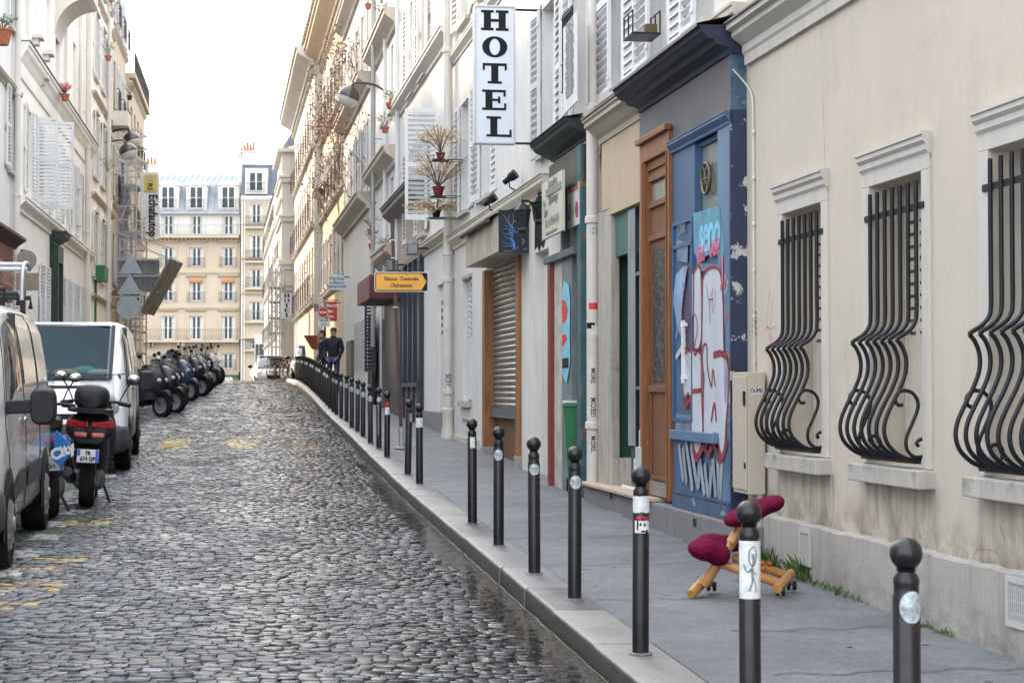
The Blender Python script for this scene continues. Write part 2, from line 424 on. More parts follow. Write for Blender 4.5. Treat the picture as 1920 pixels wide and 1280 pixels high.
# shallow water standing in the right gutter
def water():
    m = MB(); ys = np.arange(8.0, 26, .18)
    rows = []
    for y in ys:
        wdt = .10+.42*max(0, fbm(np.array(3.1), np.array(y*.55), 40)-.42)*2
        wdt += .62*math.exp(-((y-11.6)/1.1)**2)+.35*math.exp(-((y-14.6)/.8)**2)+.5*math.exp(-((y-9.2)/.7)**2)
        x1 = XK(y)-.004; pts = []
        for i in range(9):
            x = x1-wdt*(1-i/8.0); pts.append((x, y, Z(x1-.25,y)+.0015+.0*i))
        rows.append(pts)
    vs = [p for r in rows for p in r]
    m.add(vs, [(j*9+i,j*9+i+1,(j+1)*9+i+1,(j+1)*9+i) for j in range(len(rows)-1) for i in range(8)])
    # the lip of the stream along the foot of the kerb
    P_ = [(XK(y)-.012-.004*math.sin(y*9)-.006*fbm(np.array(y*6),np.array(2.),8), y, Z(XK(y)-.25,y)+.004) for y in np.arange(8,24,.06)]; m.tube(P_, .0045, 6)
    mm = bpy.data.materials.new('gutter_water'); mm.use_nodes = True; N = mm.node_tree.nodes; L = mm.node_tree.links; b = N['Principled BSDF']
    b.inputs['Base Color'].default_value = (.02,.019,.016,1); b.inputs['Roughness'].default_value = .05; b.inputs['IOR'].default_value = 1.33
    b.inputs['Alpha'].default_value = .62; b.inputs['Specular IOR Level'].default_value = 1.0
    tc = N.new('ShaderNodeTexCoord'); n = N.new('ShaderNodeTexNoise'); n.inputs['Scale'].default_value = 9; n.inputs['Detail'].default_value = 3; L.new(tc.outputs['Object'], n.inputs[0])
    bp = N.new('ShaderNodeBump'); bp.inputs['Strength'].default_value = .5; bp.inputs['Distance'].default_value = .012; L.new(n.outputs['Fac'], bp.inputs['Height']); L.new(bp.outputs[0], b.inputs['Normal'])
    o = m.build('water', mm, smooth=180, recalc=False); tag(o, kind='structure')
water()

# kerbs: rows of granite blocks, pavement sheets
M_kerb = mat('kerb_granite', (.165,.165,.17), .45, var=.28, vscale=2.5, bump=.35, bscale=70, stain=.35, stain_col=(.08,.08,.08), speck=.25)
M_pave = mat('pavement_asphalt', (.135,.142,.155), .60, var=.25, vscale=1.3, bump=.6, bscale=110, stain=.6, stain_col=(.07,.07,.076), speck=.3, rvar=.1)
def asphalt(m, lo, hi, dark):
    nt = m.node_tree; N = nt.nodes; L = nt.links; b = N['Principled BSDF']; tc = N.new('ShaderNodeTexCoord')
    def nz(sc_, d=6, r=.65, vec=None):
        n = N.new('ShaderNodeTexNoise'); n.inputs['Scale'].default_value = sc_; n.inputs['Detail'].default_value = d; n.inputs['Roughness'].default_value = r; L.new(vec or tc.outputs['Object'], n.inputs[0]); return n.outputs['Fac']
    def mr(s_, a, c, lo_=0, hi_=1):
        q = N.new('ShaderNodeMapRange'); q.inputs[1].default_value = a; q.inputs[2].default_value = c; q.inputs[3].default_value = lo_; q.inputs[4].default_value = hi_; L.new(s_, q.inputs[0]); return q.outputs[0]
    def mx(a, c, f, mode='MIX'):
        x = N.new('ShaderNodeMixRGB'); x.blend_type = mode
        for i,v in ((1,a),(2,c),(0,f)):
            if isinstance(v, (tuple,float,int)): x.inputs[i].default_value = (*v,1) if isinstance(v, tuple) else v
            else: L.new(v, x.inputs[i])
        return x.outputs[0]
    c = mx(lo, hi, mr(nz(1.1), .35, .65))
    mp = N.new('ShaderNodeMapping'); mp.inputs['Scale'].default_value = (2.6,7,1); mp.inputs['Rotation'].default_value = (0,0,.15); L.new(tc.outputs['Object'], mp.inputs[0])
    c = mx(c, dark, mr(nz(1.0, 9, .72, mp.outputs[0]), .58, .70, 0, .75))          # damp streaks
    c = mx(c, tuple(x*1.5 for x in hi), mr(nz(3.3, 9, .75), .66, .70, 0, .5))      # pale scuffs
    c = mx(c, mr(nz(190, 2, .5), .35, .65, .62, 1.38), 1.0, 'MULTIPLY')
    c = mx(c, mr(nz(26, 4, .6), .35, .65, .85, 1.15), 1.0, 'MULTIPLY')
    L.new(c, b.inputs['Base Color'])
asphalt(M_pave, (.105,.112,.125), (.165,.172,.185), (.055,.058,.066)); asphalt(M_kerb, (.13,.132,.138), (.20,.20,.205), (.07,.07,.072))
M_dark = mat('dark_gap', (.012,.012,.012), .9, var=0)
def sheet(name, xa, xb, ys, dz, m, nx=4, kind='structure', cross=0):
    mb = MB(); vs = []
    for y in ys:
        for i in range(nx+1):
            f = i/nx; x = xa(y)*(1-f)+xb(y)*f; vs.append((x, y, zp(y)+dz+cross*f))
    mb.add(vs, [(j*(nx+1)+i, j*(nx+1)+i+1, (j+1)*(nx+1)+i+1, (j+1)*(nx+1)+i) for j in range(len(ys)-1) for i in range(nx)])
    o = mb.build(name, m, smooth=180, recalc=False); tag(o, kind=kind); return o
def kerb(name, side):
    mb = MB(); y = -4.0; w_ = .31
    while y < 96:
        ln = random.uniform(.95, 1.25) if y < 50 else 3.0
        y1 = y+ln-.008; dz = random.uniform(-.003,.003); q = []
        for yy in (y, y1):
            if side == 'R': x0, x1 = XK(yy), XK(yy)+w_
            else: x0, x1 = XL(yy), XL(yy)-w_
            z = zp(yy)+dz; s_ = 1 if side == 'R' else -1; e = random.uniform(-.004,.004)
            q.append([(x0+e,yy,z-.24),(x0+e+.004*s_,yy,z-.035),(x0+e+.012*s_,yy,z-.012),(x0+e+.035*s_,yy,z),(x1,yy,z),(x1,yy,z-.24)])
        mb.add(q[0]+q[1], [(i,i+1,i+7,i+6) for i in range(5)]+[(0,1,2,3,4,5),(11,10,9,8,7,6)])
        y += ln
    o = mb.build(name, M_kerb, smooth=50, mats=[mat('kerb_granite_dark', (.115,.115,.12), .42, var=.3, vscale=4, bump=.4, bscale=60, stain=.5, stain_col=(.05,.05,.05), speck=.3), mat('kerb_granite_pale', (.21,.205,.20), .5, var=.25, vscale=3, bump=.4, bscale=60, stain=.5, stain_col=(.07,.07,.07), speck=.3), mat('kerb_face_shade_damp', (.030,.030,.028), .35, var=.5, vscale=6, bump=.5, bscale=30, streak=.5, stain=.4, stain_col=(.07,.07,.065))])
    rs_ = random.Random(4); ch = {}
    for i_, p in enumerate(o.data.polygons): p.material_index = 3 if i_ % 7 in (0,1) and len(p.vertices) == 4 else ch.setdefault(i_//7, rs_.choice((0,0,1,2)))  # vertical faces get a darker colour holding both their shade and damp
    tag(o, kind='structure')
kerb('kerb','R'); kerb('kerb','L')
ysn = list(np.arange(-6, 40, .5))+list(np.arange(40, 97, 2))
sheet('pavement', lambda y: XK(y)+.318, lambda y: 3.83+.3-.1609*y, ysn, -.003, M_pave, 6, cross=.02)
sheet('pavement', lambda y: XL(y)-.318, lambda y: -5.32-.25-.1412*y, ysn, -.003, M_pave, 4, cross=.02)
# wide base sheet to the horizon
gb = MB(); vs = []; xs = [-600,-60,-30,-18,-8,0,10,30,60,600]; yy = [-30,-10,0,10,20,30,40,50,60,70,80,90,100,120,150,180,260,1000]
for y in yy:
    for x in xs: vs.append((x,y,zp(y)-.30 if y < 97 else zp(y)-.11))
gb.add(vs, [(j*10+i,j*10+i+1,(j+1)*10+i+1,(j+1)*10+i) for j in range(len(yy)-1) for i in range(9)])
tag(gb.build('ground', mat('ground_asphalt', (.12,.12,.125), .8, var=.2, vscale=.3, bump=.3), recalc=False), kind='structure')
# joints and patches in the pavement (asphalt seams)
sm = MB()
for (ya, yb, f0, f1) in ((10.9,10.95,0,.6),(8.3,8.35,.2,1),(14.6,14.65,0,1),(12.7,12.75,0,1),(17.8,17.86,0,1),(9.6,9.64,.3,1),(23.5,23.6,0,1)):
    pts = []
    for i in range(13):
        f = f0+(f1-f0)*i/12; y = ya+.05*math.sin(i*1.7)+.15*f; x = (XK(y)+.33)*(1-f)+(3.83-.1609*y)*f; pts.append((x,y,zp(y)+.02*f+.0012))
    for i in range(12):
        a, b = pts[i], pts[i+1]; sm.quad((a[0],a[1]-.006,a[2]),(b[0],b[1]-.006,b[2]),(b[0],b[1]+.006,b[2]),(a[0],a[1]+.006,a[2]))
# chewing gum spots and pale scuffs
gm = MB(); rg = random.Random(12)
for _ in range(170):
    y = rg.uniform(7.5,32); f = rg.random(); x = (XK(y)+.4)*(1-f)+(3.75-.1609*y)*f; r_ = rg.uniform(.008,.022); z = zp(y)+.02*f+.0008
    P_ = [(x+r_*math.cos(a)*rg.uniform(.7,1.2), y+r_*math.sin(a)*rg.uniform(.7,1.4), z) for a in np.linspace(0,2*math.pi,8)[:-1]]; gm.add(P_, [tuple(range(7))])
tag(gm.build('pavement_spots', mat('gum_grey', (.17,.17,.17), .7, var=.6, vscale=3), recalc=False), kind='structure')
cm = MB()
for _ in range(16):
    y = rg.uniform(8,24); f = rg.uniform(.2,1); pts = []; a = rg.uniform(-.5,.5)
    for k in range(9):
        x = (XK(y)+.4)*(1-f)+(3.75-.1609*y)*f; pts.append((x,y,zp(y)+.02*f+.001)); y += rg.uniform(-.05,.09)+a*.08; f = min(1,max(.02,f+rg.uniform(-.05,.05)+.02))
    for p_, q_ in zip(pts[:-1], pts[1:]):
        w_ = rg.uniform(.001,.0035); cm.quad((p_[0],p_[1]-w_,p_[2]),(q_[0],q_[1]-w_,q_[2]),(q_[0],q_[1]+w_,q_[2]),(p_[0],p_[1]+w_,p_[2]))
tag(cm.build('pavement_cracks', M_dark, recalc=False), kind='structure')
tag(sm.build('pavement_joint', M_dark, recalc=False), kind='structure')

# ================================================================ bollards
M_boll = mat('bollard_paint', (.010,.009,.011), .34, var=.3, vscale=9, bump=.12, bscale=60, stain=.2, stain_col=(.05,.035,.03), coat=.08, spec=.4, rvar=.1)
M_white_st = mat('sticker_paper', (.62,.64,.64), .5, var=.25, vscale=25, stain=.5, stain_col=(.35,.35,.33))
M_blue_st = mat('sticker_print', (.36,.42,.45), .45, var=.9, vscale=30, stain=.8, stain_col=(.40,.10,.14))
M_red_st = mat('sticker_red', (.55,.03,.04), .45, var=.4, vscale=40)
M_ink = mat('black_ink', (.010,.010,.012), .6, var=0, spec=.2)
H_B = .92
def bollard(px, Y, label, stickers=(), rust=0, lean=0):
    X = XB(Y) if px is None else (px-960)/FP*Y
    X0, Y0, z0 = X, Y, zp(Y)
    t = thing('bollard', label, 'bollard', (X0,Y0,z0), group='round headed bollards along the kerb')
    t.rotation_euler = (R(random.uniform(-.5,.5)), R(lean+random.uniform(-.4,.4)), 0)
    if 'pm' not in BC:
        m = LMB(); m.lathe([(.041,0),(.041,.745),(.037,.752),(.037,.775),(.0385,.785),(.0385,.80),(.026,.818),(.025,.825)], seg=24); BC['pm'] = m.build('post', M_boll, t, smooth=40).data
        m = LMB(); m.lathe([(.025,.818),(.032,.828)]+[(.049*math.cos(a),.872+.049*math.sin(a)) for a in np.linspace(-1.05,1.5,12)], seg=24); BC['bm'] = m.build('ball_head', M_boll, t, smooth=60).data
        m = LMB(); m.lathe([(.058,0),(.058,.006),(.043,.010)], seg=20); BC['cm'] = m.build('collar', M_kerb, t, smooth=40).data
    else:
        for k,nm in (('pm','post'),('bm','ball_head'),('cm','collar')):
            o = bpy.data.objects.new(nm, BC[k]); C.objects.link(o); o.parent = t
    for (kind, za, zb, ac, aw) in stickers:       # ac: angle around post (0 = facing camera), aw half-angle
        m = LMB(); r = .0418; n = 10
        def P(th, z, rr=r): return (rr*math.sin(th), -rr*math.cos(th), z)
        if kind in ('round',):
            zc, rz = (za+zb)/2, (zb-za)/2; cen = P(ac, zc); ring = [P(ac+aw*math.cos(a), zc+rz*math.sin(a)) for a in np.linspace(0,2*math.pi,21)[:-1]]
            vs = []
            for i in range(11):
                q = math.pi*i/10; a_ = -math.cos(q); h_ = math.sin(q)
                for j in range(7): vs.append(P(ac+aw*a_, zc+rz*h_*(j/3-1)))
            m.add(vs, [(i*7+j,(i+1)*7+j,(i+1)*7+j+1,i*7+j+1) for i in range(10) for j in range(6)])
        else:
            vs = [P(ac-aw+2*aw*i/n, z+(random.uniform(-.003,.003) if kind == 'torn' else 0)) for z in (za,zb) for i in range(n+1)]
            m.add(vs, [(i,i+1,i+n+2,i+n+1) for i in range(n)])
        o = m.build('sticker', {'round':M_blue_st,'red':M_red_st,'blue':M_blue_st}.get(kind, M_white_st), t, recalc=False)
        if kind == 'face':      # ink drawing of a head with red writing over it
            k = LMB()
            def blob(cx, cz, rx, rz, n=10): k.add([P(ac+cx,cz,r+.0006)]+[P(ac+cx+rx*math.cos(a), cz+rz*math.sin(a), r+.0006) for a in np.linspace(0,2*math.pi,n+1)[:-1]], [(0,i+1,(i+1)%n+1) for i in range(n)])
            zc = (za+zb)/2
            blob(-.28,zc+.012,.13,.008); blob(.25,zc+.010,.13,.008); blob(.05,zc-.022,.3,.005); blob(-.62,zc+.01,.12,.03); blob(.55,zc-.025,.2,.012); blob(0,zc+.038,.5,.007)
            k.build('drawing', M_ink, o, recalc=False)
        if kind == 'figure':
            k = LMB(); zc = (za+zb)/2
            def st(pts, wd):
                pts = bez(pts, 6)
                for a, b in zip(pts[:-1], pts[1:]):
                    k.quad(P(ac+a.x-wd,a.y,r+.0006),P(ac+a.x+wd,a.y,r+.0006),P(ac+b.x+wd,b.y+.002,r+.0006),P(ac+b.x-wd,b.y+.002,r+.0006))
            st([(-.1,zc+.07,0),(.35,zc+.085,0),(.55,zc+.05,0),(.3,zc+.015,0),(-.1,zc+.03,0),(-.1,zc+.07,0)], .06)
            st([(.2,zc+.06,0),(.3,zc+.03,0),(.1,zc,0)], .14); st([(-.6,zc+.02,0),(-.3,zc-.01,0),(.1,zc,0),(.5,zc-.02,0)], .10)
            st([(.1,zc,0),(.2,zc-.04,0),(-.1,zc-.08,0)], .10); st([(.2,zc-.03,0),(.5,zc-.06,0),(.45,zc-.085,0)], .08)
            k.build('drawing', mat('teal_ink', (.04,.09,.11), .5, var=.5, vscale=60), o, recalc=False)
    return t
BC = {}
bollard(1698, 5.42, 'nearest round headed bollard at lower right with a round pink and blue sticker', [('round',.67,.765,.22,.95)])
bollard(1405, 6.82, 'bollard in front of the kneeling chair with a tall ink drawn figure sticker', [('figure',.555,.77,-.05,1.25)])
bollard(1200, 8.94, 'round headed bollard with a white torn sheet above a sticker of a drawn face', [('torn',.695,.775,0,1.35),('red',.655,.675,.1,.7),('face',.595,.655,.15,1.0)])
bollard(1077, 10.94, 'round headed bollard with a round sticker in front of the tagged downpipe', [('round',.665,.745,.1,.95)])
bollard(1002, 12.22, 'round headed bollard with a round sticker in front of the teal shopfront', [('round',.665,.74,.1,.95)])
bollard(935, 14.03, 'rust stained bollard with a round sticker in front of the roller shutter', [('round',.66,.745,-.05,.95)])
bollard(886, 15.88, 'round headed bollard with a small white label left of the rusty bollard', [('torn',.665,.76,.15,.55)])
bollard(787, 20.7, 'round headed bollard wrapped in a wide white paper band beside the leaning sign pole', [('torn',.65,.76,0,1.4)])
bollard(765, 22.2, 'tilted bollard with a narrow blue sticker left of the white banded bollard', [('blue',.65,.75,.7,.35)], lean=1.3)
bollard(726, 25.35, 'round headed bollard with a red sticker over a faded grey patch', [('red',.72,.775,.1,.7),('torn',.60,.70,0,.9)])
bw = bollard(711, 27.2, 'bollard with white handwriting down its post and a pale sticker', [('round',.70,.78,.1,.9)])
m = LMB(); pts = bez([(-.008+.012*math.sin(i*2.4), .20+.0125*i, 0) for i in range(38)], 3)
for a, b in zip(pts[:-1], pts[1:]): m.quad((a.x-.0025,-.0425,a.y),(a.x+.0025,-.0425,a.y),(b.x+.0025,-.0425,b.y+.001),(b.x-.0025,-.0425,b.y+.001))
m.build('handwriting', M_white_st, bw, recalc=False)
bx = [695, 681, 670.6, 660, 650, 640, 631, 625]; by = [28.5, 30.4, 31.9, 33.3, 35.7, 37.1, 38.9, 40.3]
for px, Y in zip(bx, by):
    bollard(px, Y, 'bollard with a pale sticker in the close row past the leaning sign pole', [('round',.66,.75,.05,.9)])
Y = 41.9; i = 0
while Y < 70.5:
    bollard(None, Y, 'bollard in the far dense row running up to the crest', [('torn',.66,.74,.1,.8)] if i % 3 else ())
    Y += 1.55; i += 1
# ================================================================ facade toolkit
def stain_mat(name, col, dens=.6, sc=(16,16,1.6), up=True, lo=.42, hi=.72):
    m = bpy.data.materials.new(name); m.use_nodes = True; N = m.node_tree.nodes; L = m.node_tree.links; b = N['Principled BSDF']; b.inputs['Base Color'].default_value = (*col,1); b.inputs['Roughness'].default_value = .9
    tc = N.new('ShaderNodeTexCoord'); mp = N.new('ShaderNodeMapping'); mp.inputs['Scale'].default_value = sc; L.new(tc.outputs['Object'], mp.inputs[0])
    n = N.new('ShaderNodeTexNoise'); n.inputs['Scale'].default_value = 1; n.inputs['Detail'].default_value = 7; n.inputs['Roughness'].default_value = .65; L.new(mp.outputs[0], n.inputs[0])
    r = N.new('ShaderNodeMapRange'); r.inputs[1].default_value = lo; r.inputs[2].default_value = hi; r.inputs[4].default_value = dens; L.new(n.outputs['Fac'], r.inputs[0])
    sp = N.new('ShaderNodeSeparateXYZ'); L.new(tc.outputs['Generated'], sp.inputs[0])
    g = N.new('ShaderNodeMapRange'); g.inputs[1].default_value = 0 if up else 1; g.inputs[2].default_value = 1 if up else 0; L.new(sp.outputs['Z'], g.inputs[0])
    k = N.new('ShaderNodeMath'); k.operation = 'MULTIPLY'; L.new(r.outputs[0], k.inputs[0]); L.new(g.outputs[0], k.inputs[1]); L.new(k.outputs[0], b.inputs['Alpha']); return m
W = lambda n, c, **k: mat(n, c, **{**dict(rough=.85, var=.07, vscale=.8, bump=.25, bscale=18, streak=.16, stain=.18, stain_col=tuple(x*.6 for x in c)), **k})
P_cream = W('plaster_cream', (.50,.45,.385), streak=.09, stain=.35, vscale=.7, bscale=9, bump=.35)
P_white = W('plaster_white', (.70,.70,.69))
P_grey = W('plaster_grey', (.62,.61,.585), streak=.26)
P_beige = W('plaster_beige', (.60,.545,.45))
P_warm = W('plaster_warm', (.66,.53,.37), streak=.12)
P_stone = W('limestone', (.49,.41,.30), streak=.18, stain=.25)
P_pale = W('plaster_pale', (.62,.59,.54))
P_left = W('plaster_left', (.85,.82,.765), streak=.12)
M_trim = W('trim_paint', (.50,.475,.44), bump=.15)
M_trimdirty = W('trim_dirty', (.43,.41,.38), streak=.3, stain=.5, vscale=2.5, stain_col=(.2,.19,.17))
M_cornice = W('cornice_stone', (.50,.455,.39), streak=.3, stain=.5, vscale=3)
M_lead = mat('lead_flashing', (.13,.13,.135), .55, var=.25, vscale=6)
M_zinc = mat('zinc_roof', (.24,.265,.30), .65, .0, var=.16, vscale=.8, streak=.12)
M_slate = mat('slate_roof', (.10,.115,.145), .6, var=.2, vscale=4, bump=.3)
M_shut = W('shutter_paint', (.66,.67,.68), rough=.6, var=.05, bump=.08, streak=.18, stain=.12)
M_frame = mat('window_frame_paint', (.74,.74,.72), .5, var=.06)
M_glass = mat('window_glass', (.025,.03,.035), .06, var=0, spec=.9)
M_glass2 = mat('far_window_glass', (.035,.04,.042), .2, var=.3, vscale=.6, spec=.4)
M_curtain = mat('curtain_cloth', (.55,.56,.54), .8, var=.2, vscale=9)
M_iron = mat('wrought_iron', (.009,.010,.013), .45, var=.2, vscale=30, spec=.3)
M_pipe = W('downpipe_paint', (.57,.54,.49), rough=.55, var=.1, bump=.05, stain=.35, vscale=4, stain_col=(.25,.22,.18))
M_pipe_grey = mat('zinc_pipe', (.33,.34,.35), .5, .2, var=.15)
M_terra = mat('terracotta', (.36,.11,.055), .75, var=.2, vscale=12)
M_leaf = mat('plant_leaf', (.06,.11,.03), .6, var=.45, vscale=14)
M_red_flower = mat('red_petals', (.55,.02,.02), .6, var=.25, vscale=30)
M_dry = mat('dry_grass', (.44,.33,.15), .8, var=.3, vscale=30)
M_twig = mat('dry_twig', (.16,.09,.05), .8, var=.3, vscale=20)

def build_on(F, name, m, b, mb, **k): return mb.build(name, m, b, **k)
def wall(b, F, u0, u1, z0, z1, holes, m, v=0, depth=.22, name='wall'):
    us = sorted({u0,u1}|{h[0] for h in holes}|{h[1] for h in holes}); zs = sorted({z0,z1}|{h[2] for h in holes}|{h[3] for h in holes})
    us = [x for x in us if u0 <= x <= u1]; zs = [x for x in zs if z0 <= x <= z1]
    mb = MB(F)
    for i in range(len(us)-1):
        for j in range(len(zs)-1):
            cu, cz = (us[i]+us[i+1])/2, (zs[j]+zs[j+1])/2
            if any(h[0] < cu < h[1] and h[2] < cz < h[3] for h in holes): continue
            mb.quad((us[i],v,zs[j]),(us[i+1],v,zs[j]),(us[i+1],v,zs[j+1]),(us[i],v,zs[j+1]))
    for h in holes:
        a,c,e,f = h[:4]; d = v-(h[4] if len(h) > 4 else depth)
        mb.quad((a,v,e),(a,d,e),(a,d,f),(a,v,f)); mb.quad((c,v,e),(c,d,e),(c,d,f),(c,v,f))
        mb.quad((a,v,e),(c,v,e),(c,d,e),(a,d,e)); mb.quad((a,v,f),(c,v,f),(c,d,f),(a,d,f))
        mb.quad((a,d-.12,e),(c,d-.12,e),(c,d-.12,f),(a,d-.12,f))       # room-side blind behind the joinery
    return mb.build(name, m, b, recalc=False)
def shell(b, F, u0, u1, z0, z1, m, v=0, back=9):
    mb = MB(F); mb.quad((u0,v,z0),(u0,-back,z0),(u0,-back,z1),(u0,v,z1)); mb.quad((u1,v,z0),(u1,-back,z0),(u1,-back,z1),(u1,v,z1))
    mb.quad((u0,-back,z0),(u1,-back,z0),(u1,-back,z1),(u0,-back,z1)); mb.quad((u0,v,z1),(u1,v,z1),(u1,-back,z1),(u0,-back,z1))
    return mb.build('side_wall', m, b, recalc=False)
def mould(b, F, u0, u1, zb, prof, m, name='cornice', v=0):
    """profile [(out, up)...] swept along u from the wall plane"""
    mb = MB(F); n = len(prof); P = [(v-.02,prof[0][1])]+list((v+p[0],p[1]) for p in prof)+[(v-.02,prof[-1][1])]
    vs = [(u,p[0],zb+p[1]) for u in (u0,u1) for p in P]; n = len(P)
    mb.add(vs, [(i,i+1,i+1+n,i+n) for i in range(n-1)]+[tuple(range(n)), tuple(range(2*n-1,n-1,-1)), (n-1,0,n,2*n-1)])
    return mb.build(name, m, b)
PROF1 = [(0,0),(.03,.0),(.035,.05),(.06,.08),(.10,.12),(.125,.15),(.125,.20),(.14,.21),(.14,.235)]
def prof(o, h): return [(p[0]/.14*o, p[1]/.235*h) for p in PROF1]
def window(b, F, u0, u1, z0, z1, v=0, d=.18, fm=None, gm=None, cross=2, curtain=False, name='window', fw=.05):
    fm = fm or M_frame; gm = gm or M_glass; mb = MB(F); w = fw; y0, y1 = v-d-.03, v-d+.02
    mb.box((u0,y0,z0),(u0+w,y1,z1)); mb.box((u1-w,y0,z0),(u1,y1,z1)); mb.box((u0+w,y0,z0),(u1-w,y1,z0+w*1.4)); mb.box((u0+w,y0,z1-w),(u1-w,y1,z1))
    c = (u0+u1)/2; mb.box((c-w*.75,y0,z0+w*1.4),(c+w*.75,y1+.01,z1-w))
    for k in range(cross):
        z = z0+(z1-z0)*(k+1)/(cross+1); mb.box((u0+w,y0+.005,z-.015),(c-w*.75,y1-.005,z+.015)); mb.box((c+w*.75,y0+.005,z-.015),(u1-w,y1-.005,z+.015))
    f = mb.build(name, fm, b)
    g = MB(F); g.quad((u0+w,y0+.01,z0+w),(u1-w,y0+.01,z0+w),(u1-w,y0+.01,z1-w),(u0+w,y0+.01,z1-w)); g.build('pane', gm, f, recalc=False)
    if curtain:
        g = MB(F); n = 10
        for a, c2 in ((u0+w, u0+w+(u1-u0)*.17), (u1-w-(u1-u0)*.17, u1-w)):
            for i in range(n):
                x0 = a+(c2-a)*i/n; x1 = a+(c2-a)*(i+1)/n; g.quad((x0,y0+.012+.003*(i%2),z0+w*1.5),(x1,y0+.012+.003*((i+1)%2),z0+w*1.5),(x1,y0+.012+.003*((i+1)%2),z1-w),(x0,y0+.012+.003*(i%2),z1-w))
        g.build('curtain', M_curtain, f, recalc=False)
    return f
SHC = {}
def shutter_mesh(w, h, style='full', m=None):
    key = (round(w,2), round(h,2), style, (m or M_shut).name)
    if key in SHC: return SHC[key]
    mb = LMB(); t = .032; s = .055
    mb.box((0,0,0),(s,t,h)); mb.box((w-s,0,0),(w,t,h)); mb.box((s,0,0),(w-s,t,.10)); mb.box((s,0,h-.07),(w-s,t,h)); mid = h*.5
    mb.box((s,0,mid-.04),(w-s,t,mid+.04))
    rng_ = [(.10,mid-.04),(mid+.04,h-.07)] if style == 'full' else [(mid+.04,h-.07)]
    if style != 'full': mb.box((s,.006,.10),(w-s,t-.006,mid-.04))
    for a, c in rng_:
        n = max(3, int((c-a)/.082))
        for k in range(n):
            z = a+(c-a)*(k+.5)/n; mb.add([(s,0,z-.024),(w-s,0,z-.024),(w-s,t,z+.012),(s,t,z+.012),(s,.0,z-.016),(w-s,.0,z-.016),(w-s,t,z+.020),(s,t,z+.020)],
                                         [(0,3,2,1),(4,5,6,7),(0,1,5,4),(2,3,7,6)])
    for z in (.18, h-.18): mb.box((-.02,t,z-.02),(.06,t+.01,z+.02))
    o = mb.build('shutter', m or M_shut); SHC[key] = o.data; bpy.data.objects.remove(o); return SHC[key]
def shutter(b, F, u, z, w, h, sgn=1, ang=0, v=.055, style='full', m=None, label=None):
    """leaf hinged at u, extending toward sgn*u when folded back against the wall; ang swings it out from the wall"""
    o = bpy.data.objects.new('shutter', shutter_mesh(w, h, style, m)); C.objects.link(o)
    p = Vector(F(u, v, z))-rootloc(b); o.parent = b; o.location = p
    d = Vector((F.d[0], F.d[1], 0))*sgn; n = Vector((F.n[0], F.n[1], 0)); a = R(ang); x = d*math.cos(a)+n*math.sin(a); y = Vector((0,0,1)).cross(x)
    o.rotation_euler = Matrix((x, y, (0,0,1))).transposed().to_euler()
    if label: o['label'] = label
    return o
def pipe(b, F, u, z0, z1, v=.09, r=.05, m=None, joints=(), name='downpipe'):
    mb = MB(); c = F(u, v, 0); mb.tube([(c[0],c[1],z0),(c[0],c[1],z1)], r, 14)
    for z in joints: mb.lathe([(r*1.02,z),(r*1.25,z+.01),(r*1.25,z+.07),(r*1.02,z+.08)], (c[0],c[1],0), 14)
    for z in np.arange(z0+1.1, z1, 1.9): mb.bar(F(u, 0, z), F(u, v-r*.5, z), .02, .03)
    return mb.build(name, m or M_pipe, b, smooth=50)
def building(name, label, F, u0, u1, z0, cat='building', group=None):
    return thing(name, label, cat, F((u0+u1)/2, 0, z0), group=group)
def railing(b, F, u0, u1, z, h, v, m=None, step=.11, name='balcony_railing', ends=True):
    mb = MB(F); m = m or M_iron; r = .008
    mb.box((u0,v-.015,z+h-.025),(u1,v+.015,z+h)); mb.box((u0,v-.01,z+.05),(u1,v+.01,z+.065)); mb.box((u0,v-.01,z+h-.14),(u1,v+.01,z+h-.128))
    n = max(2,int((u1-u0)/step))
    for i in range(n+1):
        u = u0+(u1-u0)*i/n; mb.box((u-r,v-r,z+.03),(u+r,v+r,z+h-.02))
        if i < n and i % 2 == 0: 
            c = u+(u1-u0)/n/2
            mb.bar((u,v,z+.1),(u+(u1-u0)/n,v,z+h*.45),.010); mb.bar((u+(u1-u0)/n,v,z+.1),(u,v,z+h*.45),.010)
    if ends:
        for u in (u0,u1): mb.box((u-r,0,z+h-.025),(u+r,v,z+h)); mb.box((u-r,0,z+.05),(u+r,v,z+.065))
    return mb.build(name, m, b, recalc=False)
